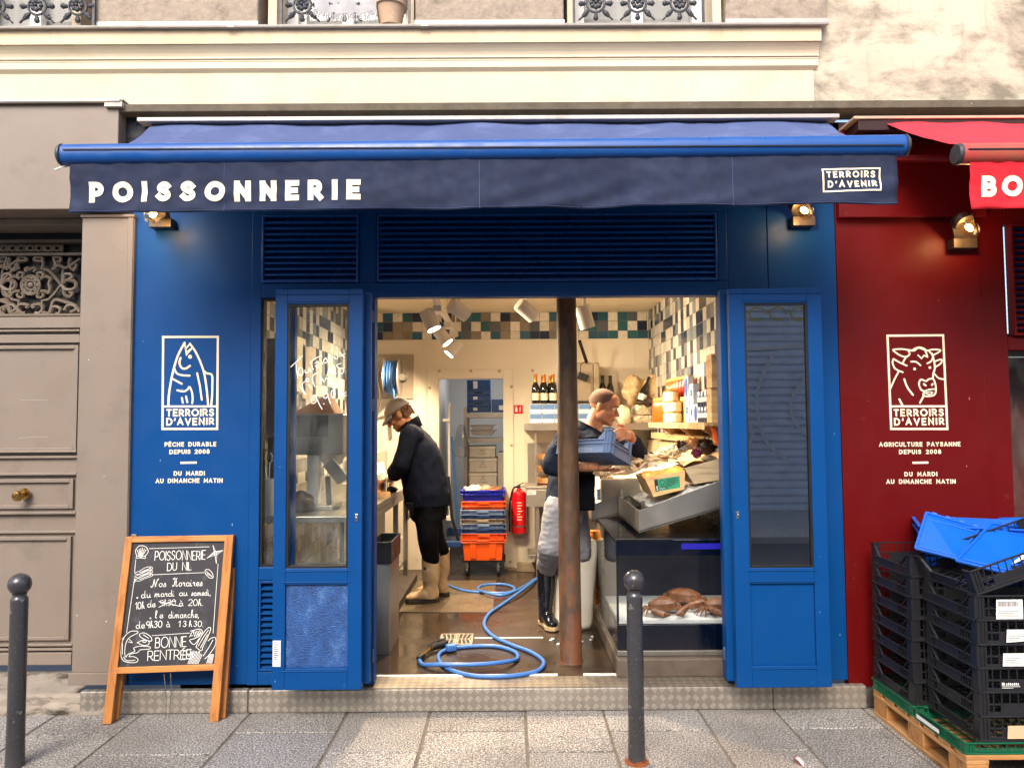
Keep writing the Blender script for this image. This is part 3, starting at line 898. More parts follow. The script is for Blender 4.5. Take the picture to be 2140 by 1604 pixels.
Z2(cr((490, 620), (545, 600), (608, 595)), .008); Z2(cr((500, 635), (545, 625), (580, 632), (545, 650), (500, 635)), .006)
Z2([(490, 545), (508, 560)], .011); Z2([(578, 545), (570, 555)], .011)
Z2([(490, 660), (450, 735)], .0105)
Z2(cr((290, 495), (320, 575), (378, 655)), .0105)
Z2([(240, 700), (275, 768)], .0115)
mb.build('painted_emblem', M['ivory'], red)
mb = MB()
line(mb, 'TERROIRS', 1869, 1971, (868.5, 867.5), 12.5, ye, .27, wob=.03)
line(mb, "D'AVENIR", 1870, 1972, (887, 886), 12.5, ye, .27, wob=.03)
line(mb, 'AGRICULTURE PAYSANNE', 1838, 2006, (932, 931), 7.4, ye, .27, round_=False)
line(mb, 'DEPUIS 2008', 1880, 1966, (947.5, 947), 7.4, ye, .27, round_=False)
line(mb, 'DU MARDI', 1891, 1958, (994, 993.5), 7.4, ye, .27, round_=False)
line(mb, 'AU DIMANCHE MATIN', 1853, 1996, (1009.5, 1009), 7.4, ye, .27, round_=False)
stroke(mb, [P(1909, 966.5, ye), P(1938, 966, ye)], .012, (0, -1, 0), round_=False)
mb.build('painted_text', M['ivory'], red)
chips(red, r0 + .03, XX(2050, 900, 0), .4, 2.3, 0, 8, 21, pm('pale_primer', '#a8675f', .8))
# ---------------------------------------------------------------- awnings
yL_ = -.75 - .052 * .35 - .0105
def awning(root, xl, xr, xtl, xtr, yb, zb, yt, zt, rad, zval, mats, seams, tilt=0, wav=1):
    top, bar, cloth = mats
    def dz(x): return tilt * (x - (xl + xr) / 2)
    # fabric: sags between rafters, wrinkles near the roller
    def fn(u, v):
        x0 = xtl + (xtr - xtl) * u; x1 = xl + .19 + (xr - .13 - xl - .19) * u
        x = x0 + (x1 - x0) * v
        y = yt + (yb + rad * .4 - yt) * v
        z = zt + (zb + rad * .75 + dz(x) - zt) * v - .035 * math.sin(math.pi * v) + .006 * math.sin(u * 43) * (1 - v) + .005 * noise.noise(Vector((u * 14, v * 5, 3))) + .006 * noise.noise(Vector((u * 40, v * 9, 8))) + .012 * max(0, math.sin(u * math.pi * 5)) * (1 - v) ** 2
        return Vector((x, y, z))
    MB().grid(fn, 90, 14).build('canopy', top, root, smooth=True, ang=180)
    # front bar: round extrusion with a groove, dark caps
    prof = []
    for i in range(20):
        a = 2 * math.pi * i / 20
        rr = rad * (1.0 if not (8.6 < i < 11.4) else .93)
        prof.append((yb + rr * .92 * math.cos(a), zb + rr * math.sin(a)))
    mb = MB()
    mb.hexa  # noqa
    k = len(prof)
    mb.add([(xl, y, z + dz(xl)) for y, z in prof] + [(xr, y, z + dz(xr)) for y, z in prof], [(i, (i + 1) % k, k + (i + 1) % k, k + i) for i in range(k)] + [tuple(range(k)), tuple(range(k, 2 * k))])
    bo = mb.build('front_bar', bar, root, smooth=True, ang=60)
    for x, s in ((xl, -1), (xr, 1)):
        mb = MB(); mb.lathe([(rad * 1.04, 0), (rad * 1.05, .008), (rad * .9, .018), (.01, .02)], (x, yb, zb + dz(x)), 20, Matrix.Rotation(R(90) * s, 3, 'Y'))
        mb.build('end_cap', M['iron'], bo, smooth=True)
    MB().box(xl + .02, xr - .02, yb - rad * .97, yb - rad * .9, zb - .003, zb + .002).build('groove', M['black'], bo)
    # valance
    zt2 = zb - rad * .8
    def vf(u, v):
        x = xl + .04 + (xr - .04 - xl - .04) * u
        yy = yb - rad * .35 + wav * ((.007 * math.sin(u * 31 + 1) + .006 * math.sin(u * 13)) * v + .014 * noise.noise(Vector((u * 20 + v * 3, v * 2.5, 1))) * (.2 + v) + .005 * noise.noise(Vector((u * 60 - v * 5, v * 5, 6))))
        return Vector((x, yy, zt2 + dz(x) + (zval - zt2) * v + .003 * math.sin(u * 37) * v))
    mb = MB().grid(vf, 150, 14)
    vo_ = mb.build('valance', cloth, root, smooth=True, ang=180)
    md = vo_.modifiers.new('th', 'SOLIDIFY'); md.thickness = .002
    sm = MB()
    for u in seams: sm.tube([vf(u, j / 8) + Vector((0, -.0012, 0)) for j in range(9)], .0012, 5)
    sm.tube([vf(i / 120, .965) + Vector((0, -.001, 0)) for i in range(121)], .0011, 5)
    if seams: sm.build('seam', top, vo_)
    def lay(mb, lift=.0026):
        for i, p in enumerate(mb.v):
            u_ = (p.x - xl - .04) / (xr - .04 - xl - .04)
            q = vf(u_, max(0, min(1, (p.z - zt2 - dz(p.x)) / (zval - zt2))))
            mb.v[i] = V(p.x, q.y - lift - (yL_ - p.y), p.z)
        return mb
    return lay, vo_
AY = -.75
aw = thing('awning', 'blue retractable awning over the fishmonger with a lettered valance', 'awning', (-.2, 0, 3.2))
xl, xr = XX(134, 325, AY), XX(1887, 305, AY)
zb = (ZZ(134, 325, AY) + ZZ(1887, 305, AY)) / 2
tilt = (ZZ(1887, 305, AY) - ZZ(134, 325, AY)) / (xr - xl)
zv = ZZ(1000, 438, AY)
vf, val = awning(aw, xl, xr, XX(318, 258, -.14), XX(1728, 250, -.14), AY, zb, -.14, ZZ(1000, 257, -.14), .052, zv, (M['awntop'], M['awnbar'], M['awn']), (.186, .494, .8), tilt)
MB().box(XX(297, 250, -.14), XX(1745, 245, -.14), -.2, .0, ZZ(1000, 250, -.2), ZZ(1000, 243, -.2) + .005).build('cassette_cover', M['zinc'], aw, bev=.004)
MB().box(XX(300, 250, -.14), XX(1742, 245, -.14), -.13, -.02, ZZ(1000, 250, -.2) - .06, ZZ(1000, 250, -.2) - .004).build('cassette_shade', M['darkvoid'], aw)  # near-black box: shade of the gap under the cover put into its colour
mb = MB()
for x in (XX(420, 300, -.4), XX(1600, 300, -.4)):
    s = 1 if x < 0 else -1
    mb.tube([(x, -.08, zb + .16), (x + s * .45, -.4, zb + .09), (x + s * .02, AY + .02, zb)], .016, 8)
mb.build('folding_arm', M['zinc'], aw, smooth=True)
yL = yL_
mb = MB()
h = 43 * (4.25 + AY) / FPX
a, b_ = P(188, 415.5, yL), P(746, 411, yL)
DENSE[0] = True
text(mb, 'POISSONNERIE', a, b_ - a, UZ, h - .026, .027, L=(b_ - a).length, round_=False)
vf(mb).build('lettering', M['ivory'], val)
mb = MB()
fr_ = [(1720, 353), (1840, 350.5), (1841, 396.5), (1722, 400)]
stroke(mb, [P(x, y, yL) for x, y in fr_ + fr_[:1]], .0075, (0, -1, 0))
line(mb, 'TERROIRS', 1729, 1830, (370, 368), 11.5, yL, .28, wob=.03)
line(mb, "D'AVENIR", 1732, 1832, (390, 388), 11.5, yL, .28, wob=.03)
vf(mb).build('emblem', M['ivory'], val)
mb = MB(); p = P(140, 345, AY); mb.tube([p, p + V(-.015, -.01, -.012), p + V(-.05, -.015, -.028)], .004, 6)
mb.build('bar_cord', M['paper'], aw)
aw2 = thing('awning', 'red retractable awning of the neighbouring shop with a bright red valance', 'awning', (2.7, 0, 3.2))
xl2 = XX(2003, 312, AY)
zb2 = ZZ(2060, 318, AY)
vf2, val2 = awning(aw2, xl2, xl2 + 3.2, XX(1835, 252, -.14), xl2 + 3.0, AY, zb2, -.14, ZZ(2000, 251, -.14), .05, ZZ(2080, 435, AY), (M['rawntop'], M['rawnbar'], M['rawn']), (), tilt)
MB().box(XX(1785, 243, -.2), 5.5, -.2, .0, ZZ(2000, 247, -.2), ZZ(2000, 241, -.2)).build('cassette_cover', pm('cream_metal', '#b79a84', .5), aw2, bev=.003)
MB().box(XX(1795, 243, -.2), 5.5, -.19, -.02, ZZ(2000, 247, -.2) - .06, ZZ(2000, 247, -.2) - .004).build('cassette_shade', M['darkred'], aw2)  # dark red box added to paint in the shade below the cover
mb = MB(); x = XX(1800, 260, -.12); mb.box(x - .02, x + .02, -.16, -.01, zb2 + .1, zb2 + .3); mb.box(x + .05, x + .075, -.16, -.01, zb2 + .1, zb2 + .3)
mb.tube([(x + .1, -.1, zb2 + .2), (x + .5, -.4, zb2 + .1), (x + .25, -.74, zb2 + .02)], .02, 8)
mb.build('bracket', M['red'], aw2)
mb = MB()
a = P(2062, 403, yL)
text(mb, 'BOUCHERIE', a, EU, UZ, h - .024, .027, track=.7, round_=False)
vf2(mb).build('lettering', M['ivory'], val2)
DENSE[0] = False

# ---------------------------------------------------------------- bulkhead lamps
def bulkhead(label, bx0, bx1, by0, by1, tx, ty, gx, gy, wall=0):
    p0 = P(bx0, by1, wall - .0); p1 = P(bx1, by0, wall)
    xc = (p0.x + p1.x) / 2
    o = thing('wall_lamp', label, 'wall lamp', (xc, wall, p0.z), 'bulkhead lamps on the shop fronts')
    MB().box(p0.x, p1.x, wall - .07, wall, p0.z, p1.z).build('base', M['gunmetal'], o, bev=.003)
    tp = P(tx, ty, wall - .16)
    w_ = (p1.x - p0.x) / 2
    u = V(0, .42, .9).normalized()
    mb = MB()
    pl = [V(p0.x + .004, wall - .072, p1.z - .004), V(p1.x - .004, wall - .072, p1.z - .004), tp + V(w_ * .95, 0, 0), tp + V(w_ * .6, -.025, .035), tp + V(-w_ * .6, -.025, .035), tp + V(-w_ * .95, 0, 0)]
    mb.prism(pl, (0, .005, .004))
    mb.build('arm', M['gunmetal'], o)
    d = (P(gx, gy, wall - .21) - tp).normalized()
    q = d.to_track_quat('Z', 'Y').to_matrix()
    mb = MB(); mb.lathe([(.01, -.03), (.045, -.028), (.05, -.004), (.05, .012), (.044, .014)], tp, 20, q)
    cp = mb.build('holder', M['gunmetal'], o, smooth=True)
    mb = MB(); mb.lathe([(.041, .012), (.042, .06), (.038, .09), (.026, .108), (.0, .115)], tp, 22, q, cap=False)
    g = mb.build('glass', M['lampglass'], o, smooth=True)
    mb = MB(); mb.ball(tp + d * .055, (.017, .017, .026), 12, 8, q)
    mb.build('bulb', M['bulb'], g, smooth=True)
    L = bpy.data.lights.new('lamp_light', 'POINT'); L.energy = 2.2; L.color = (1, .68, .34); L.shadow_soft_size = .02
    lo = bpy.data.objects.new('lamp_light', L); C.objects.link(lo); lo.parent = o
    lo.location = tp + d * .085 - ORG[o]
bulkhead('warm lit bulkhead lamp half hidden under the awning above the fish emblem', 323, 369, 462, 481, 330, 438, 318, 450)
bulkhead('warm lit bulkhead lamp on the blue panel close to the red shop', 1648, 1694, 458, 478, 1668, 428, 1688, 446)
bulkhead('warm lit bulkhead lamp on the red shopfront above the bull emblem', 1979, 2027, 503, 524, 2012, 462, 2036, 486, -.0)

# ---------------------------------------------------------------- building above
bld = thing('building', 'cream rendered building with a moulded cornice above the shops', 'building', (-.3, 0, 3.3))
def Zy(py, Y): return ZZ(1000, py, Y)
xw0, xce = -6.0, XX(1737, 90, -.2)
zl0, zl1 = Zy(232, -.06), Zy(216, -.06)
MB().box(-3.2, 5.8, -.075, .1, zl0, zl1).build('ledge', M['ledge'], bld, bev=.004)
zf1 = Zy(150, 0)
MB().box(xw0, xce - .02, .0, .15, zl1, zf1).build('frieze', M['render'], bld)
pf = lambda y, py: (y * .42, Zy(py, y * .42))
prof = [(.0, zf1), pf(-.05, 140), pf(-.055, 127), pf(-.062, 125.5), pf(-.062, 121.5), pf(-.075, 121), pf(-.082, 119.5), pf(-.075, 117.5),
        pf(-.08, 114), pf(-.095, 108), pf(-.12, 101), pf(-.15, 94), pf(-.165, 91), pf(-.165, 89.5), pf(-.185, 88.5), pf(-.185, 87)]
prof2 = [pf(-.185, 86.8), pf(-.19, 59), (.0, Zy(59, -.08))]
mb = MB(); pr = prof + [(.02, prof[-1][1])]
mb.prism([(xw0, y, z) for y, z in pr], (xce - xw0, 0, 0)).build('cornice', M['cornice'], bld)
mb = MB(); mb.prism([(xw0, y, z) for y, z in [(.02, prof2[0][1] + .0005)] + [(prof2[0][0], prof2[0][1] + .0005)] + prof2[1:]], (xce - xw0, 0, 0)).build('cornice_band', M['fasciaDirt'], bld)
zc0 = prof2[1][1]
zz1 = Zy(49.5, -.11)
mb = MB()
mb.prism([(xw0, -.09, zc0 + .001), (xw0, -.09, zz1 - .012), (xw0, -.108, zz1 - .012), (xw0, -.111, zz1), (xw0, .0, zz1 + .035), (xw0, .0, zc0 + .001)], (xce - xw0 + .03, 0, 0))
mb.build('zinc_capping', M['zinc'], bld, bev=.003)
for px in (480, 885): 
    x = XX(px, 48, -.11); MB().box(x - .015, x + .03, -.115, -.09, zz1 - .016, zz1 + .006).build('zinc_clip', M['zinc'], bld, bev=.002)
MB().box(xce - .02, 5.8, .004, .15, zl1, 5.2).build('wall', M['stain'], bld)
YU = .02
zu = zz1 + .036
def pier(px0, px1):
    x0, x1 = XX(px0, 25, YU - .05), XX(px1, 25, YU - .05)
    p_ = MB().box(x0, x1, YU - .06, .3, zu, 5.2).build('pier', M['pier'], bld, bev=.01)
    MB().box(x0 - .005, x1 + .005, YU - .068, YU - .06, zu - .02, zu + .022).build('flashing', M['zinc'], p_, bev=.003)
pier(200, 540); pier(868, 1178); pier(1516, 1728)
xr_ = [XX(q, 25, .1) for q in (-30, 200, 545, 600, 700, 862, 1190, 1200, 1470, 1510)]
MB().box(xw0, xce, .3, .4, zu - .05, 5.2).build('upper_wall', M['render'], bld)
win = [(-40, 192), (600, 857), (1197, 1470)]
for a_, b_ in win:
    x0, x1 = XX(a_, 25, .2), XX(b_, 25, .2)
    f_ = MB()
    for xx in (x0, (x0 + x1) / 2 - .04, x1 - .07): f_.box(xx, xx + .07, .2, .26, zu, 5.2)
    f_.box(x0 + .07, x1 - .07, .205, .26, zu, zu + .1)
    wo = f_.build('window', M['whitewood'], bld, bev=.004)
    MB().box(x0 + .07, x1 - .07, .225, .232, zu + .1, 5.2).build('pane', M['glass'], wo)
    MB().box(x0 + .07, x1 - .07, .27, .29, zu + .0, 5.2).build('curtain', pm('grey_curtain', '#8d8a88', .9, var=.2, sc=3, st=(6, 1, .3)), wo)
    MB().box(x0 - .05, x0, .0, .3, zu, 5.2).build('reveal', M['render'], bld)
    MB().box(x1, x1 + .05, .0, .3, zu, 5.2).build('reveal', M['render'], bld)
# cast-iron guards
def guard(label, px0, px1, cs):
    yg = -.06
    x0, x1 = XX(px0, 30, yg), XX(px1, 30, yg)
    o = thing('window_guard', label, 'balustrade', ((x0 + x1) / 2, yg, zu), 'iron window guards')
    zc = Zy(9, yg)
    for px in cs:
        xc = XX(px, 9, yg)
        mb = MB()
        mb.tube([V(xc + .052 * math.cos(t), yg, zc + .052 * math.sin(t)) for t in [2 * math.pi * i / 16 for i in range(16)]], .0075, 6, closed=True)
        for i in range(8):
            t = math.pi * i / 4; mb.ball((xc + .026 * math.cos(t), yg - .008, zc + .026 * math.sin(t)), (.014, .012, .014), 8, 6)
        mb.ball((xc, yg - .014, zc), .012, 8, 6)
        for a in (-45, -90, -135, 0, 180):
            d = V(math.cos(R(a)), 0, math.sin(R(a)))
            ln_ = (.14 if a in (-45, -135) else .1)
            c0 = V(xc, yg, zc)
            mb.tube([c0 + d * .05, c0 + d * ln_], .006, 6)
            for q in (.07, .085, .1):
                if q < ln_: mb.ball(c0 + d * q, .0125 if q != .085 else .016, 8, 5)
        mb.build('rosette', M['iron'], o, smooth=True)
    mb = MB(); mb.box(x0, x0 + .014, yg - .007, yg + .007, zu - .03, 5.0); mb.box(x1 - .014, x1, yg - .007, yg + .007, zu - .03, 5.0)
    mb.box(x0, x1, yg - .006, yg + .006, zc + .2, zc + .22)
    mb.build('rail', M['iron'], o)
guard('cast iron window guard with rosettes at the top corner above the taupe entrance', -40, 199, (-8, 78, 163))
guard('cast iron window guard partly hidden behind a fringed cloth and a flower pot', 585, 858, (632, 720))
guard('cast iron window guard with three rosettes in the plain window without a flower pot', 1197, 1472, (1245, 1332, 1420))
# fringed cloth and pot
mb = MB()
x0, x1 = XX(655, 20, -.1), XX(785, 20, -.1)
zt_ = Zy(-40, -.1)
def cf(u, v):
    return V(x0 + (x1 - x0) * u, -.078 - .008 * math.sin(u * 16), zt_ + (Zy(14 + 9 * math.sin(u * 3.0), -.1) - zt_) * v)
mb.grid(cf, 30, 8)
for i in range(46):
    u = i / 45; p = cf(u, 1)
    l_ = random.uniform(.03, .055)
    mb.tube([p, p + V(random.uniform(-.006, .006), -.004, -l_ * .6), p + V(random.uniform(-.012, .012), .0, -l_)], [.004, .0035, .0025], 5)
mb.build('fringed_cloth', pm('grey_cloth', '#a7a5a8', .95, var=.12, sc=20, bump=.3, bs=120), smooth=True, label='grey woven cloth with a fringe hanging over the iron guard beside the flower pot', cat='cloth')
pc = P(816, 46, -.005); pc.z = zu + .002
pot = thing('flower_pot', 'weathered terracotta pot standing on the ledge beside the fringed cloth', 'flower pot', pc)
MB().lathe([(.062, 0), (.085, .1), (.088, .112), (.098, .113), (.103, .165), (.09, .17), (.085, .15), (.0, .15)], pc, 28).build('pot', pm('terracotta', '#b79a80', .85, var=.12, sc=6, c2='#d8cbb8', c2r=(.6, .75), c2s=9), pot, smooth=True)
# ---------------------------------------------------------------- left: entrance, pilaster, fascia
ent = thing('entrance', 'taupe painted carriage entrance with a panelled door and pierced ironwork above it', 'entrance', (-2.8, 0, 0))
tm = M['taupe']
xpl0, xpl1 = XX(166, 900, 0), XX(276, 900, 0)
YD = .28
mb = MB(); mb.box(xpl0, xpl1, -.02, .3, Zt(1395), Zt(452)); mb.box(xpl0 - .012, xpl1 - .002, -.035, .3, Zt(1420), Zt(1395)); mb.box(xpl0 - .006, xpl1 + .004, -.032, .3, Zt(452), Zt(446)); mb.box(xpl1 - .035, xpl1 - .004, -.026, -.02, Zt(1395), Zt(452))
mb.build('pilaster', tm, ent, bev=.004)
xf1 = XX(246, 330, -.08)
mb = MB(); mb.box(xw0, xf1, -.08, .2, ZZ(120, 437, -.08), ZZ(120, 216, -.08)); mb.box(xw0, xpl0, .1, .3, ZZ(80, 470, .1), ZZ(120, 437, -.08) - .002)
mb.build('fascia', tm, ent, bev=.005)
mb = MB(); mb.tube([(xw0, -.1, ZZ(120, 212, -.1)), (xf1 + .02, -.1, ZZ(120, 212, -.1))], .011, 10); mb.box(xw0, xf1 + .03, -.095, .0, ZZ(120, 209, -.1), ZZ(120, 206, -.1)); mb.box(xf1 - .07, xf1 + .03, -.105, -.03, ZZ(120, 216, -.08) - .03, ZZ(120, 213, -.1))
mb.build('drip_pipe', M['zinc'], ent, smooth=True)
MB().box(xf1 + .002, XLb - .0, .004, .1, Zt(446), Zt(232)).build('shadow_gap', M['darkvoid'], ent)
def dz_(py): return ZZ(80, py, YD)
xd0, xd1 = -5.9, XX(167, 900, YD)
mb = MB(); mb.box(xd0, xd1, YD, YD + .06, dz_(1388), dz_(658))
door = mb.build('door', tm, ent)
mb = MB()
def rail(py0, py1, y): mb.box(xd0, xd1, YD - y, YD + .01, dz_(py1), dz_(py0))
rail(660, 686, .02); rail(690, 694, .03); rail(700, 717, .025)
def frame_(py0, py1, px1=158, e=.022, y=.018):
    x1_ = XX(px1, 900, YD); z0_, z1_ = dz_(py1), dz_(py0)
    mb.box(x1_ - e, x1_, YD - y, YD + .01, z0_, z1_); mb.box(xd0, x1_ - e, YD - y, YD + .01, z0_, z0_ + e); mb.box(xd0, x1_ - e, YD - y, YD + .01, z1_ - e, z1_)
    mb.box(x1_ - e - .012, x1_ - e, YD - y * .5, YD + .01, z0_ + e, z1_ - e)
frame_(722, 943, 163); rail(941, 945, .034); rail(952, 957, .02); rail(987, 992, .03); frame_(1000, 1062, 159); rail(1068, 1073, .03); rail(1108, 1113, .02); frame_(1120, 1336, 157); rail(1342, 1347, .03); rail(1351, 1356, .03); rail(1360, 1385, .035)
mb.build('door_moulding', tm, door, bev=.003)
kc = P(52, 1031, YD - .02)
mb = MB(); mb.lathe([(.034, 0), (.034, .008), (.017, .012), (.015, .035), (.026, .042), (.031, .055), (.029, .068), (.02, .073), (.0, .074)], kc, 22, Matrix.Rotation(R(100), 3, 'X') @ Matrix.Rotation(R(-8), 3, 'Y'))
mb.build('knob', M['brass'], door, smooth=True)
mb = MB()
for a_, b_ in (((45, 836), (98, 835)), ((38, 915), (100, 912))): stroke(mb, [P(a_[0], a_[1], YD - .0015), P((a_[0] + b_[0]) / 2, b_[1] + .5, YD - .0015), P(b_[0], b_[1], YD - .0015)], .0035, (0, -1, 0))
mb.build('scratch', pm('scratch_primer', '#a89d92', .8), door)
chips(ent, xpl0 + .02, xpl1 - .04, .3, 2.4, -.02, 5, 31, M['paper'])
# pierced ironwork
MB().box(xd0, xd1, YD + .05, YD + .06, dz_(656), dz_(470)).build('fanlight', M['black'], ent)
mb = MB()
yi = YD + .015
def il(pts, r=.008): mb.tube([P(x, y, yi) for x, y in pts], r, 6)
k_ = 1789 / 290.
def I(pts, r=.009): il([(x / k_, 440 + y / k_) for x, y in pts], r)
xx_ = XX(172, 560, yi)
mb.box(xd0, xd1, YD - .01, YD + .03, dz_(534), dz_(529)); mb.box(xd0, xd1, YD - .02, YD + .04, dz_(508), dz_(502)); mb.box(xd0, xd1, YD - .02, YD + .04, dz_(663), dz_(656))
for cx in (395, 395 - 780):
    for rr in (125, 105, 60): I(el(cx, 960, rr, rr, 0, 360, 22), .006)
    for i in range(8):
        a = R(45 * i); I(el(cx + 75 * math.cos(a), 960 + 75 * math.sin(a), 16, 16, 0, 360, 7), .006)
    pc_ = P(cx / k_, 440 + 960 / k_, yi); mb.ball(pc_, (.02, .012, .02), 10, 6)
    for sx in (-1, 1):
        def Q(pts): return [(cx + sx * x, y) for x, y in pts]
        I(Q(cr((130, 880), (200, 850), (260, 880), (240, 940), (255, 1000), (240, 1060), (190, 1040), (130, 1040))), .011)
        I(Q(cr((0, 760), (40, 740), (70, 760), (40, 790))), .009)
        I(Q(cr((110, 870), (90, 810), (140, 800), (170, 830), (150, 850))), .01)
        I(Q(cr((110, 1050), (90, 1110), (140, 1120), (170, 1090), (150, 1070))), .01)
        I(Q([(170, 760), (230, 770), (310, 850), (395, 960), (310, 1070), (230, 1150), (150, 1160), (150, 1240)]), .01)
        I(Q(cr((150, 760), (165, 660), (100, 650), (50, 640), (60, 610), (140, 600), (165, 640))), .01)
        I(Q(cr((50, 1260), (30, 1220), (130, 1210), (160, 1260), (120, 1320), (60, 1320))), .012)
        I(Q(cr((395, 960), (470, 900), (560, 910), (590, 960), (560, 1010), (470, 1020), (395, 960))), .012)
        I(Q(cr((430, 930), (440, 830), (510, 820), (540, 860), (500, 880))), .011)
        I(Q(cr((430, 990), (440, 1080), (510, 1110), (540, 1070), (500, 1050))), .011)
        I(Q(cr((280, 760), (330, 720), (300, 620), (330, 600), (390, 610), (380, 660), (340, 650))), .011)
        I(Q(cr((300, 720), (380, 710), (450, 740), (540, 690), (640, 620))), .011)
        I(Q(cr((400, 960), (410, 850), (420, 760))), .007)
        I(Q(cr((150, 1310), (240, 1320), (290, 1180), (340, 1150), (450, 1180), (560, 1220), (640, 1310))), .012)
        I(Q(cr((260, 1320), (300, 1240), (380, 1260), (370, 1320), (330, 1330))), .011)
        I(Q(cr((440, 1290), (480, 1230), (560, 1220), (590, 1270), (520, 1310))), .012)
        I(Q(cr((520, 610), (500, 690), (560, 770), (600, 690))), .011)
    for q in range(-3, 4):
        x = cx + q * 115
        I(el(x, 485, 40, 38, 0, 360, 12), .009); I(el(x + 57, 485, 14, 40, 0, 360, 10), .008)
mb.build('ironwork', pm('shaded_taupe_ironwork', '#6a5d50', .5, var=.12, sc=20), ent, smooth=True)  # taupe darkened so the colour carries the shade of the recess
# worn stone threshold
mb = MB()
def ft(u, v):
    x = xw0 + (xpl0 + .28 - xw0) * u
    y = YD + .05 - (YD + .05 + .03) * min(1, v * 2)
    z = .118 - .022 * min(1, v * 2) - (max(0, v - .5) * 2) * .1
    nn = noise.noise(V(x * 5, v * 7, 0))
    z += .012 * nn * (1 if v > .4 else .4)
    if v > .5: y -= .02 * noise.noise(V(x * 9, v * 9, 4)) + .05 * (v - .5)
    return V(min(x, xpl0 + .01) if v < .45 else x, y, z)
mb.grid(ft, 60, 16)
mb.build('threshold', pm('worn_limestone', '#8f8579', .9, var=.15, sc=6, c2='#3a332b', c2r=(.5, .64), c2s=5, c2st=(1, 1, 3), bump=.6, bs=24, bd=.012), ent, smooth=True, ang=180)
# ---------------------------------------------------------------- bollards
mbol = pm('bollard_paint', '#454447', .26, m=.35, var=.1, sc=6, rv=.1, c2='#a5a19c', c2r=(.62, .66), c2s=22, bump=.12, bs=25, coat=.2)
def bollard(label, px, py_base, px_top, py_top, foot):
    b0 = PZ(px, py_base, 0)
    b0.z = -.003
    d = b0.y + 4.25
    zt_ = ZZ(px_top, py_top, b0.y)
    o = thing('bollard', label, 'bollard', b0, 'steel bollards along the kerb')
    h = zt_ - b0.z
    r0 = .0395
    rs = .051
    zc = h - rs
    prof = [(r0 + .003, 0), (r0 + .001, .06), (r0 - .001, .2), (r0 - .0015, zc - .075), (r0 - .003, zc - .066), (.031, zc - .058), (.029, zc - .05), (.033, zc - .042)]
    MB().lathe(prof, b0, 28).build('post', mbol, o, smooth=True, ang=50)
    MB().ball(b0 + V(0, 0, zc), rs, 28, 18).build('ball', mbol, o, smooth=True, ang=180)
    if foot: MB().lathe([(.058, -.0), (.056, .006), (.043, .012), (.042, .02)], b0, 20).crumple(.004, 40).build('rusty_foot', pm('rust', '#7a3f1c', .9, var=.3, sc=30), o, smooth=True)
    return o
bollard('dark steel bollard with a ball top standing in front of the taupe entrance', 31, 1600, 43, 1197, False)
bollard('dark steel ball-topped bollard with a rusty foot standing in front of the aquarium', 1331, 1591, 1327, 1190, True)

# ---------------------------------------------------------------- chalkboard
bl, br = PZ(222, 1513, 0), PZ(448, 1508, 0)
yb_ = (bl.y + br.y) / 2
tl = P(267, 1121, yb_ + .12); trr = P(485, 1118, yb_ + .12)
n_ = (br - bl).cross(tl - bl).normalized()
if n_.y > 0: n_ = -n_
bd = thing('chalkboard', 'wooden A-frame chalkboard with opening hours in white chalk, leaning by the blue shopfront', 'chalkboard', (bl + br) / 2)
wd1 = woodm('board_wood_upright', '#b9793f', '#94592a', 'Z', 16, .5)
wd2 = woodm('board_wood_rail', '#bd7f45', '#94592a', 'X', 16, .5)
def B(px, py, off=0): return PP(px, py, bl - n_ * -off, n_)
def slab(mb, q, th, off=0):
    q = [p + n_ * off for p in q]
    mb.hexa(q, [p - n_ * th for p in q])
# front frame (pixel outlines on the board's own plane)
s1 = MB(); slab(s1, [B(213, 1513), B(232, 1512), B(277, 1120), B(262, 1121)], .03); s1.build('leg', wd1, bd, bev=.003)
s1 = MB(); slab(s1, [B(437, 1508), B(456, 1507), B(488, 1117), B(470, 1117.5)], .03); s1.build('leg', wd1, bd, bev=.003)
s1 = MB(); slab(s1, [B(275, 1133), B(470.5, 1130.5), B(471.5, 1117.5), B(277, 1120.5)], .03); s1.build('rail', wd2, bd, bev=.003); s1 = MB(); slab(s1, [B(243, 1407.5), B(447, 1400), B(448.5, 1387), B(245, 1394)], .03); s1.build('rail', wd2, bd, bev=.003)
t = NT('slate_board')
v = t.map()
c = t.ramp(t.noise(v, 4, 6), [(.3, hx('#26262b')), (.7, hx('#35353b'))])
c = t.mix(t.ramp(t.noise(t.map((2, 1, 1)), 9, 8, .75), [(.55, 0.), (.85, .35)]), c, hx('#9a9a9f'))
t.setc(c); t.set('Roughness', .65)
s1 = MB(); slab(s1, [B(245, 1395), B(446, 1387.5), B(471, 1131), B(274, 1134)], .008, -.012); brd = s1.build('slate', t.m, bd)
# rear frame
ru = V(0, 1, 0)
rl0, rr0 = PZ(242, 1503, 0), PZ(466, 1499, 0)
rt0, rt1 = P(287, 1114, rl0.y + .165), P(492, 1112, rl0.y + .165)
for a_, t_ in ((rl0, rt0), (rr0, rt1)):
    MB().beam(a_ + V(0, 0, .0), t_, .034, .03, (0, 1, 0)).build('rear_leg', wd1, bd, bev=.003)
MB().beam(rt0 + V(.0, .002, -.018), rt1 + V(0, .002, -.018), .03, .035, (0, 0, 1)).build('rear_rail', wd2, bd, bev=.003)
x_ = P(284, 1117, rl0.y + .13); MB().obox(x_, (.03, .05, .012)).build('hinge', M['steeldull'], bd, bev=.002)
mb = MB(); a = B(343, 1407, -.02); mb.tube([a, a + V(.005, .02, -.14), a + V(.008, .01, -.3)], .0025, 5); a = B(356, 1405, -.02); mb.tube([a, a + V(-.002, .02, -.1), a + V(-.012, .01, -.3)], .0025, 5)
mb.build('chain', M['chrome'], bd)
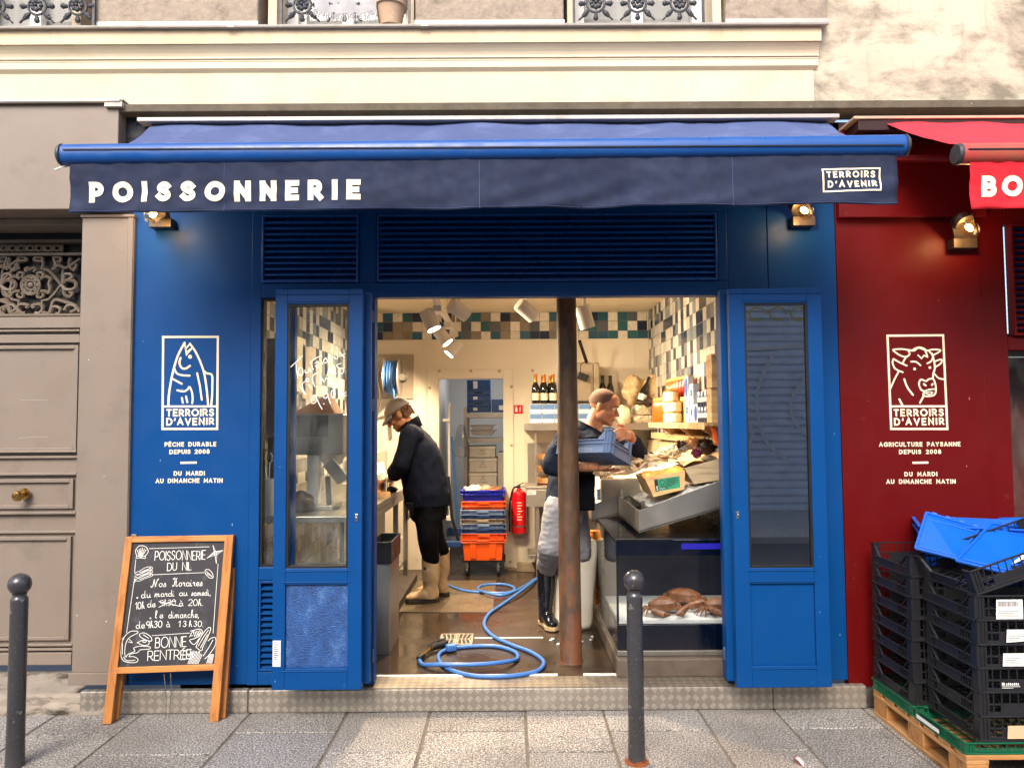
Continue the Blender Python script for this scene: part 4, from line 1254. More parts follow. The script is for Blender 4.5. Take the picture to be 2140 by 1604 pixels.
# chalk drawing: coordinates of an enlarged crop, laid on the slate
CH = MB()
koff = 230, 1110, 5.348
def cz(x, y): return PP(koff[0] + x / koff[2], koff[1] + y / koff[2], bl - n_ * .0108, n_)
def ck(pts, wd=.0042): wd = min(.0032, wd * .62); stroke(CH, [cz(x, y) for x, y in pts], wd, n_)
def cline(s, x0, y0, x1, y1, h, wd, **k):
    a, b_ = cz(x0, y0), cz(x1, y1)
    ux = (b_ - a).normalized()
    uz = n_.cross(ux)
    if uz.z < 0: uz = -uz
    text(CH, s, a, ux, uz, h / koff[2] * 3.98 / FPX, wd * .8, L=(b_ - a).length, **k)
cline('POISSONNERIE', 500, 320, 1062, 312, 100, .0045, wob=.05)
cline('DU NIL', 640, 437, 905, 428, 88, .0045, wob=.04)
cline('N~os', 470, 618, 625, 615, 88, .0042)
cline('H~oraires', 700, 612, 1030, 606, 92, .0042)
cline('du', 350, 742, 455, 736, 85, .004)
cline('mardi', 500, 728, 715, 722, 75, .004)
cline('au', 775, 718, 865, 715, 80, .004)
cline('samedi,', 910, 716, 1120, 712, 76, .004)
cline('10h', 285, 868, 385, 858, 75, .004)
cline('de', 418, 845, 505, 842, 85, .004)
cline('9h30', 560, 832, 730, 826, 68, .0028)
ck([(545, 780), (790, 835)], .005); ck([(545, 845), (650, 790), (735, 775)], .005)
cline('à', 775, 832, 828, 830, 78, .004)
cline('20h.', 875, 826, 1035, 828, 70, .004)
cline('le', 505, 968, 590, 965, 84, .004)
cline('dimanche,', 655, 966, 990, 960, 84, .004)
cline('de', 290, 1082, 385, 1078, 85, .004)
cline('9h30', 405, 1076, 580, 1068, 72, .0048)
cline('à', 630, 1066, 680, 1064, 75, .004)
cline('13h', 765, 1062, 915, 1060, 62, .004); cline('30.', 935, 1060, 1035, 1062, 62, .004)
cline('BONNE', 505, 1296, 850, 1284, 112, .0048, wob=.04)
cline('RENTRÉE', 420, 1438, 905, 1420, 100, .0048, wob=.04)
for q in ((305, 740), (452, 968)): ck(el(q[0], q[1], 6, 6, 0, 360, 8), .006)
ck([(440, 190), (1110, 170)]); ck([(288, 315), (275, 450)]); ck([(275, 520), (185, 1130)]); ck([(1208, 360), (1152, 1135)]); ck([(470, 482), (1050, 458)]); ck([(470, 1162), (890, 1132)])
# scallop
ck(cr((300, 275), (285, 215), (320, 165), (365, 158), (410, 180), (425, 230), (385, 280)), .005)
for x in (305, 325, 345, 365, 385, 405): ck([(342 + (x - 355) * .3, 280), (x, 178 + abs(x - 360) * .5)], .006)
ck(cr((290, 300), (300, 275), (345, 285), (390, 275), (392, 300), (340, 295), (290, 300)))
# starfish
for a_, b_ in (((1150, 155), 1), ((1262, 210), 1), ((1188, 355), 1), ((1085, 295), 1)):
    ck([(1150 + 15, 225), a_, (1195, 255), (1165, 265), (1150 + 15, 225)], .005); ck([(1170, 240), a_], .012)
# sardines
for k_i in range(3):
    y = 450 + k_i * 38; ck(cr((275, y + 10), (330, y - 10), (400, y - 50), (465, y - 55), (470, y - 30), (400, y - 5), (330, y + 25), (275, y + 20)), .004); ck([(330, y + 8), (440, y - 36)], .006); ck(el(450, y - 42, 5, 5, 0, 360, 6))
ck(cr((270, 570), (290, 540), (270, 545)))
# mussel
ck(cr((1065, 470), (1065, 430), (1105, 425), (1145, 470), (1150, 515), (1110, 515), (1065, 470)), .005)
for q in range(5): ck([(1080 + q * 13, 440 + q * 13), (1090 + q * 14, 480 + q * 7)], .004)
# eel
ck(cr((300, 1110), (230, 1115), (165, 1170), (130, 1260), (120, 1370), (150, 1440), (230, 1462), (300, 1455), (310, 1420), (260, 1395), (215, 1395), (235, 1365), (310, 1350), (340, 1320), (440, 1310), (440, 1285), (330, 1280), (265, 1300), (275, 1335), (200, 1370), (180, 1400), (165, 1360), (175, 1260), (215, 1185), (310, 1130), (300, 1110)), .006)
ck(cr((215, 1200), (250, 1240), (205, 1230))); ck(cr((150, 1180), (130, 1200), (155, 1200))); ck(cr((150, 1400), (190, 1440), (280, 1435)), .009); ck(cr((140, 1250), (135, 1370)), .008)
# oyster
ck(cr((330, 1145), (380, 1130), (450, 1170), (465, 1220), (400, 1210), (335, 1170), (330, 1145)), .006); ck(cr((305, 1240), (360, 1215), (430, 1220), (430, 1260), (370, 1270), (305, 1240)), .006); ck(el(385, 1222, 22, 14, 0, 360), .01); ck(cr((370, 1150), (430, 1190)), .006)
# lobster and shellfish
ck(cr((890, 1175), (920, 1120), (970, 1090), (1020, 1095), (1030, 1130), (980, 1150), (1000, 1165), (940, 1195), (890, 1215), (940, 1260), (1000, 1190)), .006)
for q in range(5): ck([(930 + q * 18, 1120 - q * 4), (950 + q * 18, 1175 - q * 4)], .005)
ck(cr((900, 1110), (940, 1100)), .005); ck(cr((895, 1165), (925, 1160)), .005)
ck(cr((960, 1290), (1000, 1200), (1060, 1110), (1105, 1070), (1125, 1090), (1090, 1180), (1040, 1280), (1020, 1330), (960, 1290)), .006); ck(cr((985, 1280), (1050, 1170), (1100, 1100)), .006); ck([(1010, 1300), (1090, 1150)], .006)
ck(cr((1095, 1220), (1140, 1185), (1180, 1190), (1175, 1270), (1110, 1370), (1060, 1420)), .006); ck(cr((1040, 1390), (1100, 1300), (1150, 1210)), .006)
for q in range(8): ck([(870 + q * 16, 1475), (930 + q * 14, 1330 + q * 6)], .006)
ck(el(965, 1345, 7, 7, 0, 360, 6), .006); ck(el(995, 1345, 7, 7, 0, 360, 6), .006)
for q in range(5): ck([(1080 + q * 14, 1470), (1110 + q * 12, 1370)], .006)
ck([(810, 1420), (820, 1340), (900, 1310), (895, 1420), (810, 1420)], .004); ck(cr((850, 1345), (880, 1390), (905, 1340), (930, 1410)), .007); ck([(840, 1375), (925, 1365)], .006)
CH.build('chalk_drawing', M['paper'], brd)

# ---------------------------------------------------------------- pallet and crates
wp = woodm('pallet_wood', '#b07c48', '#7d5530', 'X', 12, .8)
wpy = woodm('pallet_wood_long', '#b98a57', '#80582f', 'Y', 12, .8)
XP = 1.975
pa = thing('pallet', 'wooden pallet under the stacked black crates', 'pallet', (XP + .6, -.52, 0))
py0, py1 = -.95, -.12
for x in (XP, XP + .53, XP + 1.06):
    MB().box(x, x + .1, py0, py1, 0, .02).build('bottom_board', wpy, pa, bev=.003)
    for y in (py0, (py0 + py1) / 2 - .07, py1 - .14): MB().box(x + .002, x + .098, y, y + .14, .0205, .1).build('block', wp, pa, bev=.004)
    MB().box(x, x + .1, py0, py1, .1005, .12).build('stringer_board', wpy, pa, bev=.003)
for i in range(7):
    y = py0 + i * (py1 - py0 - .09) / 6; MB().box(XP, XP + 1.16, y, y + .09, .1205, .14).build('deck_board', wp, pa, bev=.003)
mblk = pm('black_crate_plastic', '#222225', .36, var=.12, sc=10, rv=.1, c2='#3b3b3f', c2r=(.66, .76), c2s=9)
mgrn = pm('green_crate_plastic', '#0c5a3c', .4, var=.1, sc=10)
def vented(mb, L, D, H, low=True, solidmid=True):
    """open stacking crate centred on the origin: ribbed walls, corner posts, slatted floor, lowered sides with braces"""
    x, y, t_ = L / 2, D / 2, .004
    c_ = .045
    for sx in (-1, 1):
        for sy in (-1, 1):
            xa_, xb2 = sorted((sx * x, sx * (x - c_))); ya, yb2 = sorted((sy * y, sy * (y - t_)))
            mb.box(xa_, xb2, ya, yb2, 0, H)
            ya, yb2 = sorted((sy * (y - t_), sy * (y - c_))); xa2, xb3 = sorted((sx * x, sx * (x - t_)))
            mb.box(xa2, xb3, ya, yb2, 0, H)
            xa_, xb2 = sorted((sx * (x + .004), sx * (x - .012)))
            for q in (.35, .7):
                xq = sx * (x - c_ * q); mb.box(min(xq, xq + .004), max(xq, xq + .004), *sorted((sy * y, sy * (y + .005))), .0, H)
    for sy in (-1, 1):                                   # long walls, full height
        ya, yb2 = sorted((sy * y, sy * (y - t_)))
        yo, yp = sorted((sy * (y + .006), sy * (y - t_)))
        mb.box(-x - .006, x + .006, yo, yp, H - .007, H)
        mb.box(-x, x, yo, yp, .0, .008)
        mb.box(-x + c_, x - c_, ya, yb2, H * .45, H * .52)
        mb.box(-x + c_, x - c_, ya, yb2, .008, .02)
        if solidmid: mb.box(-x + c_ + .05, x - c_ - .05, ya + .0005, yb2 - .0005, .02, H * .45)
        n_r = 14
        for i in range(n_r):
            xx = -x + c_ + (2 * x - 2 * c_) * (i + .5) / n_r
            mb.box(xx - .0025, xx + .0025, ya, yb2, .02, H - .007)
    for sx in (-1, 1):                                   # short walls: low ribbed band and braces
        xa_, xb2 = sorted((sx * x, sx * (x - t_)))
        xo, xq = sorted((sx * (x + .006), sx * (x - t_)))
        hb = H * .44 if low else H
        mb.box(xo, xq, -y, y, .0, .007); mb.box(xo, xq, -y + c_, y - c_, hb - .006, hb)
        n_r = 15
        for i in range(n_r):
            yy = -y + c_ + (2 * y - 2 * c_) * (i + .5) / n_r
            mb.box(xa_, xb2, yy - .002, yy + .002, .007, hb - .006)
        if low:
            for sy in (-1, 1):
                mb.beam((sx * (x - .001), sy * (y - c_ * .7), H - .004), (sx * (x - .001), sy * (y - c_ - .05), hb - .003), .005, .012, (sx, 0, 0))
            mb.box(xo, xq, -y - .006, -y + c_, H - .006, H); mb.box(xo, xq, y - c_, y + .006, H - .006, H)
    if solidmid:
        for sx in (-1, 1): mb.box(*sorted((sx * (x - .0012), sx * (x - .0028))), -y + c_ + .09, y - c_ - .03, .007, hb - .006)
    for i in range(13):
        xx = -x + .01 + (2 * x - .02) * i / 12; mb.box(xx - .004, xx + .004, -y + .004, y - .004, .004, .008)
    for i in range(9):
        yy = -y + .01 + (2 * y - .02) * i / 8; mb.box(-x + .004, x - .004, yy - .004, yy + .004, .001, .004)
    return mb
grp = 'black crates stacked on the pallet'
GZ = .14
ord_ = ['bottom', 'second from bottom', 'third from bottom', 'fourth from bottom', 'fifth from bottom', 'sixth from bottom', 'seventh from bottom']
# green trays under both stacks
for nm, cy in (('flat green crate under the stack beside the wall', -.315), ('flat green crate under the stack nearest the street', -.735)):
    o = thing('green_crate', nm, 'crate', (XP + .325, cy, GZ), 'green crates on the pallet')
    mb = MB(); mb.M = Matrix.Translation((XP + .325, cy, GZ)); vented(mb, .64, .405, .052, low=False, solidmid=False)
    mb.box(-.316, -.312, -.19, .19, .01, .045)
    cb = mb.build('crate_body', mgrn, o, bev=.0012, seg=1)
mb = MB(); x_ = XP + .325 - .327; mb.box(x_ - .001, x_, -.75, -.56, GZ + .012, GZ + .03); tag(mb.build('label', M['paper'], o), label='long white label')
base = thing('black_crate', 'black crate at the bottom of the stack nearest the street', 'crate', (XP + .375, -.735, GZ + .054), grp)
mb = MB(); mb.M = Matrix.Translation((XP + .375, -.735, GZ + .054)); vented(mb, .6, .4, .112); mb.build('crate_body', mblk, base, bev=.001, seg=1)
pitch = .1035
rnd = random.Random(11)
labels_at = {5: ((2083, 1268), (2140, 1307)), 4: ((2101, 1332), (2137, 1355)), 3: ((2096, 1373), (2134, 1398)), 0: ((2105, 1524), (2140, 1548))}
frontst = {}
for k in range(6):
    z = GZ + .054 + k * pitch
    if k == 0: o = base
    else: o = dup(base, TR(XP + .375 + rnd.uniform(-.004, .004), -.735 + rnd.uniform(-.005, .005), z, rnd.uniform(-.006, .006)), 'black crate, %s in the stack nearest the street' % ord_[k], grp)
    ORG[o] = Vector((XP + .375, -.735, z))
    frontst[k] = o
for k in range(7):
    z = GZ + .054 + k * .1035
    dup(base, TR(XP + .315 + rnd.uniform(-.004, .004), -.315 + rnd.uniform(-.005, .005), z, rnd.uniform(-.006, .006)), 'black crate, %s in the stack beside the red wall' % (ord_[k] if k < 6 else 'topmost'), grp)
# tilted crate on the front stack
Mt = Matrix.Translation((XP + .08, -.725, GZ + .054 + 6 * pitch + .006)) @ Matrix.Rotation(R(3), 4, 'Z') @ Matrix.Rotation(R(-17), 4, 'Y') @ Matrix.Translation((.3, 0, 0))
tl_ = dup(base, Mt, 'black crate lying askew on top of the stack nearest the street', grp)
lb = MB(); lb.sheet([(.02, -.03, .0095), (.16, -.0, .0095), (.14, .09, .0095), (.01, .06, .0095)])
ORG[tl_] = V(0, 0, 0); lb.build('label', M['paper'], tl_)
# blue lidded crates behind
mbl = pm('bright_blue_plastic', '#0a5fd0', .38, var=.06, sc=6, rv=.08)
def lidded(label, M4, h=.3):
    o = thing('lidded_crate', label, 'crate', (0, 0, 0), 'blue lidded crates')
    L_, D_, t_ = .6, .4, .006
    x, y = L_ / 2, D_ / 2
    mb = MB()
    mb.hexa([(-x + .04, -y + .03, 0), (x - .04, -y + .03, 0), (x - .04, y - .03, 0), (-x + .04, y - .03, 0)], [(-x + .04, -y + .03, .006), (x - .04, -y + .03, .006), (x - .04, y - .03, .006), (-x + .04, y - .03, .006)])
    for (a_, b_) in (((-x, -y), (x, -y)), ((x, -y), (x, y)), ((x, y), (-x, y)), ((-x, y), (-x, -y))):
        f = lambda p, z: V(p[0] * (1 - .12 * (1 - z / h)), p[1] * (1 - .12 * (1 - z / h)), z)
        nn = V(-(b_[1] - a_[1]), b_[0] - a_[0], 0).normalized() * t_
        q = [f(a_, 0), f(b_, 0), f(b_, h), f(a_, h)]
        mb.hexa(q, [p + nn for p in q])
    for z0_, z1_ in ((h - .045, h - .037), (h - .008, h)):
        mb.box(-x - .012, x + .012, -y - .012, -y, z0_, z1_); mb.box(-x - .012, x + .012, y, y + .012, z0_, z1_); mb.box(-x - .012, -x, -y, y, z0_, z1_); mb.box(x, x + .012, -y, y, z0_, z1_)
    mb.build('crate_body', mbl, o, bev=.0015, seg=1)
    return o
def lid(par, q, label=None):
    """hinged lid: plate with a raised rim, hinge knuckles and a row of slots"""
    q = [V(*p) for p in q]
    u = (q[1] - q[0]); v = (q[3] - q[0]); nn = u.cross(v).normalized()
    mb = MB()
    mb.hexa(q, [p - nn * .006 for p in q])
    def pt(a, b): return q[0] + u * a + v * b + (q[2] - q[1] - q[3] + q[0]) * a * b
    def bar(a0, b0, a1, b1, w_=.012, th=.012): mb.beam(pt(a0, b0) + nn * .004, pt(a1, b1) + nn * .004, w_, th, nn)
    bar(0, 0, 1, 0); bar(0, 1, 1, 1); bar(0, .0, 0, 1); bar(1, 0, 1, 1); bar(.04, .84, .96, .84, .006, .008); bar(.05, .06, .95, .06, .006, .008)
    for i in range(4): 
        a_ = .1 + i * .25; mb.tube([pt(a_, 1.02) + nn * .006, pt(a_ + .09, 1.02) + nn * .006], .009, 8)
    o_ = mb.build('lid', mbl, par, bev=.0015, seg=1)
    mb = MB()
    for i in range(22): 
        a_ = .06 + i * .04; c0 = pt(a_, .92); uu, vv = u.normalized(), v.normalized()
        mb.add([c0 + uu * sx * .005 + vv * sy * .008 + nn * .0006 for sx, sy in ((-1, -1), (1, -1), (1, 1), (-1, 1))], [(0, 1, 2, 3)])
    mb.build('lid_slot', pm('blue_slot', '#072a6e', .6), o_)
bx, by = XP + .72, -.42
lc = lidded('bright blue lidded crate with both lid halves hanging open on top of the black crates', None)
zL = GZ + .054 + 6 * .1035 - .03
zt_ = zL + .3
# place: carried by the black crates behind it
XB0 = P(1938, 1150, -.4).x
mtx = Matrix.Translation((XB0 + .36, -.27, zL - .035)) @ Matrix.Rotation(R(-24), 4, 'Z')
lc.matrix_world = mtx
ORG[lc] = V(0, 0, 0)
inv = mtx.inverted()
def lp(px, py, Y): return tuple(inv @ P(px, py, Y))
lid(lc, [lp(1913, 1146, -.56), lp(2000, 1168, -.66), lp(2048, 1104, -.42), lp(1936, 1072, -.34)])
lid(lc, [lp(1998, 1172, -.72), lp(2200, 1222, -.86), lp(2250, 1125, -.5), lp(2072, 1094, -.45)])
l2 = lidded('bright blue lidded crate half hidden behind the open lids against the red wall', None)
l2.matrix_world = Matrix.Translation((XX(2150, 1090, -.12) + .2, -.24, zL - .04)); ORG[l2] = V(0, 0, 0)
# black crates carrying the blue ones
for k in range(8):
    dup(base, TR(XP + .98, -.33, GZ + .002 + k * .1035 * .94, 0), 'black crate in the stack under the blue lidded crates', grp)
mtan = pm('tan_paper', '#d6b48d', .8)
for k, (a_, b_) in labels_at.items():
    yl = -.735 - .2 - .0085
    p, q = P(a_[0], a_[1], yl), P(b_[0], b_[1], yl)
    if k == 5: p.z = frontst[k].location.z + .095; q.z = p.z - .085
    else: q.z = frontst[k].location.z + .014; p.z = q.z + .056
    o = frontst[k]
    mb = MB(); mb.M = o.matrix_world.inverted() if False else None
    mb.sheet([V(p.x, yl, q.z), V(p.x + .12, yl, q.z + (.008 if k == 4 else 0)), V(p.x + .12, yl, p.z), V(p.x + .004, yl, p.z)])
    lb = mb.build('label', mtan if k == 0 else M['paper'], o)
    if k in (5, 4, 3):
        ln = MB()
        if k == 5:
            xx = p.x + .012
            while xx < p.x + .1:
                w_ = rnd.choice((.001, .0015, .0025)); ln.box(xx, xx + w_, yl - .0006, yl - .0003, p.z - .03, p.z - .008); xx += w_ + rnd.choice((.001, .002))
        for i in range(4): ln.box(p.x + .012, p.x + .012 + rnd.uniform(.04, .09), yl - .0006, yl - .0003, q.z + .01 + i * .0075, q.z + .0125 + i * .0075)
        ln.build('print', pm('grey_ink', '#6a6a6c', .8), lb)
# print on the third crate: white maker's marks
o = frontst[2]; ln = MB(); yl = -.735 - .2 - .0075; p = P(2094, 1436, yl); z = o.location.z + .035
ln.box(p.x, p.x + .012, yl - .0004, yl, z, z + .012)
for i in range(7): ln.box(p.x + .018 + i * .0085, p.x + .018 + i * .0085 + .0055, yl - .0004, yl, z, z + (.011 if i % 3 else .009))
ln.box(p.x, p.x + .08, yl - .0004, yl, z - .006, z - .004); ln.box(p.x, p.x + .05, yl - .0004, yl, z - .012, z - .01)
ln.build('print', M['paper'], o)
# ---------------------------------------------------------------- litter
p = PZ(1672, 1594, 0)
mb = MB(); mb.grid(lambda u, v: p + V(-.025 + .06 * u, .03 - .05 * v - .02 * u, .004 + .018 * math.sin(u * 4 + v * 2) + .01 * v), 8, 6)
o = mb.build('food_wrapper', pm('white_wrapper', '#e8e6e6', .35), smooth=True, label='crumpled red and white wrapper lying on the kerb', cat='litter'); md = o.modifiers.new('t', 'SOLIDIFY'); md.thickness = .001
mb = MB(); mb.grid(lambda u, v: p + V(-.03 + .022 * u, .032 - .05 * v - .02 * u, .0065 + .018 * math.sin(u * 2 + v * 2) + .01 * v), 6, 5); r_ = mb.build('red_print', pm('red_wrapper', '#d01c1c', .35), o, smooth=True)
for i, (a_, b_) in enumerate((((105, 1478), (82, 1482)), ((182, 1480), (160, 1487)), ((214, 1483), (196, 1482)))):
    q0, q1 = PZ(*a_, .003), PZ(*b_, .003)
    MB().beam(q0, q1, .006, .003).build('wood_splinter', pm('straw', '#b9935e', .8), label=['splinter of pale wood by the stone threshold of the entrance', 'splinter of pale wood by the corner of the tread-plate step', 'splinter of pale wood beside the front leg of the chalkboard'][i], cat='litter', group='wood splinters on the pavement')
# ---------------------------------------------------------------- across the street (seen in the glass)
MB().box(-14, 14, -9.6, -6.6, -.3, -.02).build('pavement', pm('pale_paving', '#c4c0ba', .85, var=.12), kind='structure')
opp = thing('building', 'pale building across the street with a closed grey roller shutter', 'building', (2, -9.6, 0))
MB().box(-14, 3.0, -9.9, -9.6, -.1, 5.6).build('wall', M['render'], opp)
MB().box(6.2, 14, -9.9, -9.6, -.1, 5.6).build('wall', M['render'], opp)
MB().box(3.0, 6.2, -9.9, -9.6, 4.1, 5.6).build('wall', M['render'], opp)
mb = MB()
for i in range(30):
    z = -.05 + i * .14; mb.prism([(3.0, -9.72, z), (3.0, -9.66, z + .035), (3.0, -9.66, z + .09), (3.0, -9.72, z + .14)], (3.2, 0, 0))
sh = mb.build('roller_shutter', pm('grey_shutter', '#e6ecfa', .45, var=.12), opp)
mb = MB()
for pl in (cr((3.4, 1.0), (3.7, 1.9), (3.5, 2.6), (3.9, 2.9)), cr((4.2, 2.9), (4.1, 2.0), (4.4, 1.4), (4.2, .9)), cr((4.8, 2.8), (4.5, 2.1), (4.6, 1.3), (5.0, .9)), cr((5.4, 2.4), (5.1, 1.9), (5.3, 1.4), (5.7, 1.3)), cr((3.3, 3.0), (4.2, 2.9), (5.6, 3.0))):
    stroke(mb, [V(x, -9.655, z) for x, z in pl], .06, (0, 1, 0))
mb.build('graffiti', M['paper'], sh)
mb = MB()
for i in range(7):
    stroke(mb, [V(x, -9.654, z) for x, z in el(3.4 + i * .38, 3.55, .15, .12, 0, 300, 12)], .03, (0, 1, 0))
mb.build('graffiti', pm('yellow_paint', '#e6cc5a', .6), sh)
# ---------------------------------------------------------------- shop interior: floor, walls, ceiling
BW, XL, XR, CZ = 3.3, -1.62, 1.42, 2.72
t = NT('wet_shop_floor')
v = t.map()
c = t.ramp(t.noise(v, 2.2, 8, .65), [(.3, hx('#231b14')), (.5, hx('#352a21')), (.72, hx('#493c30'))])
c = t.mix(t.ramp(t.noise(v, 26, 6, .7), [(.5, 0.), (.75, .45)]), c, hx('#1d1610'))
t.setc(c); t.set('Roughness', t.ramp(t.noise(v, 1.8, 6, .6), [(.38, .06), (.6, .42)])); t.bump(t.noise(v, 60, 4), .12, .003)
M['floor'] = t.m
MB().box(XL - .3, XR + .3, .137, BW + 2.2, -.05, F).build('floor', M['floor'], kind='structure')
def tiles(name, k, cols, warm):
    t = NT(name)
    sx = t.n('ShaderNodeSeparateXYZ'); t.l(t.co, sx.inputs[0])
    u = t.math('MULTIPLY', t.math('ADD', sx.outputs[0], sx.outputs[1]), k)
    w_ = t.math('MULTIPLY', sx.outputs[2], k)
    cb = t.n('ShaderNodeCombineXYZ'); t.l(t.math('FLOOR', u), cb.inputs[0]); t.l(t.math('FLOOR', w_), cb.inputs[1]); cb.inputs[2].default_value = warm
    wn_ = t.n('ShaderNodeTexWhiteNoise', noise_dimensions='3D'); t.l(cb.outputs[0], wn_.inputs['Vector'])
    n_c = len(cols)
    col = t.ramp(wn_.outputs[0], [(i / n_c, hx(c_)) for i, c_ in enumerate(cols)], 'CONSTANT')
    col = t.mix(t.ramp(t.noise(t.map(), 22, 5), [(.35, 0.), (.7, .35)]), col, hx('#b9ae9a'), 'MULTIPLY')
    fu, fw = t.math('FRACT', u), t.math('FRACT', w_)
    edge = t.math('MINIMUM', t.math('MINIMUM', fu, t.math('SUBTRACT', 1., fu)), t.math('MINIMUM', fw, t.math('SUBTRACT', 1., fw)))
    gr = t.math('LESS_THAN', edge, .022)
    t.setc(t.mix(gr, col, hx('#6f675c')))
    t.set('Roughness', t.math('ADD', t.math('MULTIPLY', gr, .6), .18))
    t.bump(t.ramp(edge, [(.0, 0.), (.06, 1.)]), .5, .003)
    return t.m
TC = ['#e9e2d2', '#1d5a6e', '#efe9da', '#1c3050', '#7d776c', '#e6ddca', '#2a6a72', '#8f8676', '#1a2848', '#f0eadd', '#2c5f7a', '#5d6470']
TCs = ['#e2e3df', '#63707c', '#e2ded6', '#1d2a42', '#d4cfc4', '#8d979c', '#2a3a52', '#dedad2', '#75808a', '#c9c5bb', '#24344c', '#d8d4ca']
M['tileB'] = tiles('wall_tiles_back', 10.0, TC, 1.0)
M['tileS'] = tiles('wall_tiles_side', 10.0, TCs, 2.0)
MB().box(XL - .12, XL, .1, BW, F, CZ).build('tiled_wall', M['tileS'], label='left side wall of the shop covered in small beige, white and grey tiles', cat='wall')
MB().box(XR, XR + .12, .1, BW, F, CZ).build('tiled_wall', M['tileS'], label='right side wall of the shop covered in cream and grey tiles above the jar shelf', cat='wall')
wy = lambda py, px=1000: ZZ(px, py, BW)
xdo0, xdo1, zdo = XX(917, 900, BW), XX(1052, 900, BW), wy(791, 985)
zt0 = wy(709)
bw = thing('back_wall', 'cream panelled back wall of the shop with a tile frieze and a doorway to the store room', 'wall', (0, BW, F))
M['panelw'] = pm('cream_wall_panel', '#eadfc9', .45, var=.03, sc=2, rv=.05)
mb = MB(); mb.box(XL - .12, xdo0, BW, BW + .1, F, zt0); mb.box(xdo1, XR + .12, BW, BW + .1, F, zt0); mb.box(xdo0, xdo1, BW, BW + .1, zdo, zt0)
mb.build('panel', M['panelw'], bw)
MB().box(XL - .12, XR + .12, BW - .008, BW + .1, zt0 + .001, CZ).build('tile_frieze', M['tileB'], bw)
mb = MB()
fx0, fx1, fz = XX(893, 900, BW), XX(1073, 900, BW), wy(771, 985)
mb.box(fx0, xdo0, BW - .014, BW - .001, F + .02, fz); mb.box(xdo1, fx1, BW - .014, BW - .001, F + .02, fz); mb.box(xdo0, xdo1, BW - .014, BW - .001, zdo, fz)
mb.build('door_surround', M['panelw'], bw, bev=.003)
mb = MB()
for px, py in ((918, 775), (984, 775), (1044, 775), (898, 810), (1069, 808), (1069, 930), (1113, 774), (1066, 1173)): mb.lathe([(.016, 0), (.014, .008), (0, .009)], P(px, py, BW - .014 if px < 1080 else BW), 12, Matrix.Rotation(R(90), 3, 'X'))
mb.build('cap', pm('bolt_cap', '#b3a184', .5), bw, smooth=True)
mb = MB()
for px in (873, 1095, 1325): x = XX(px, 800, BW); mb.box(x - .012, x + .012, BW - .004, BW - .0005, F + .1, zt0)
z = wy(738); mb.box(XL, XR, BW - .0035, BW - .0005, z, z + .008)
mb.build('cover_strip', M['panelw'], bw)
mb = MB(); mb.box(XX(1061, 1180, BW), XR, BW - .09, BW, F, wy(1186, 1100) + .0); mb.box(XX(1080, 1180, BW), XX(1118, 1180, BW), BW - .16, BW - .091, F, wy(1170, 1100))
mb.build('wall_curb', pm('stone_curb', '#8a7a66', .6, var=.15), bw, bev=.006)
M['ceil'] = pm('cream_ceiling', '#e5d6b6', .85, var=.08, sc=1.6, c2='#cdb893', c2r=(.55, .75), c2s=3, bump=.2, bs=14, bd=.006)
MB().box(XL - .12, XR + .12, .1, BW + .1, CZ + .001, CZ + .1).build('ceiling', M['ceil'], kind='structure')
# front wall inside, above and beside the openings (keeps the daylight out)
MB().box(XL - .12, XR + .12, .1, .13, z_head + .04, CZ).build('front_wall_lining', M['ceil'], front)
# store room
CR = 5.1
M['coldw'] = pm('store_room_panel', '#cfcdc8', .4, var=.03, m=.0)
mb = MB(); xc0, xc1 = xdo0 - .02, .72
mb.box(xc0 - .06, xc0, BW + .1, CR, F, 2.5); mb.box(xc1, xc1 + .06, BW + .1, CR, F, 2.5); mb.box(xc0, xc1, CR, CR + .06, F, 2.5); mb.box(xc0 - .06, xc1 + .06, BW + .1, CR + .06, 2.501, 2.56)
mb.build('store_room', M['coldw'], label='pale grey panelled store room seen through the back doorway', cat='room')
lo_ = thing('ceiling_lamp', 'cold white tube lamp on the store room ceiling', 'lamp', (0, 4.0, 2.45))
MB().box(-.3, .3, 3.95, 4.05, 2.46, 2.5).build('housing', M['whiteplastic'], lo_)
L = bpy.data.lights.new('tube_light', 'AREA'); L.shape = 'RECTANGLE'; L.size = .6; L.size_y = .08; L.energy = 5; L.color = (.97, .97, 1)
o_ = bpy.data.objects.new('tube_light', L); C.objects.link(o_); o_.parent = lo_; o_.location = (0, 0, 0)

# ---------------------------------------------------------------- cast column
cb_ = PZ(1193, 1388, F); YC = cb_.y + .065
rb = 46.5 / 2 * (YC + 4.25) / FPX; rt = 40.5 / 2 * (YC + 4.25) / FPX
zc_ = ZZ(1183, 612, YC)
t = NT('rusty_column')
v = t.map((1, 1, .45))
z_ = t.n('ShaderNodeSeparateXYZ'); t.l(t.co, z_.inputs[0])
c = t.ramp(t.noise(v, 9, 8, .7), [(.3, hx('#281c12')), (.52, hx('#4a3422')), (.75, hx('#6d4f33'))])
rust = t.mix(t.noise(v, 30, 6, .7), hx('#3f200e'), hx('#7c451f'))
wear = t.math('ADD', t.noise(t.map((1, 1, .35), loc=(2, 1, 0)), 14, 8, .72), t.math('MULTIPLY', t.math('SUBTRACT', .62, z_.outputs[2]), .16))
c = t.mix(t.ramp(wear, [(.51, 0.), (.62, .9)]), c, rust)
t.setc(c); t.set('Roughness', .62); t.bump(t.noise(v, 45, 6, .7), .5, .004)
xb0, xt0 = XX(1193, 1385, YC), XX(1183, 620, YC)
o = thing('column', 'dark rusty cast iron column standing in the shop doorway', 'column', (xb0, YC, F))
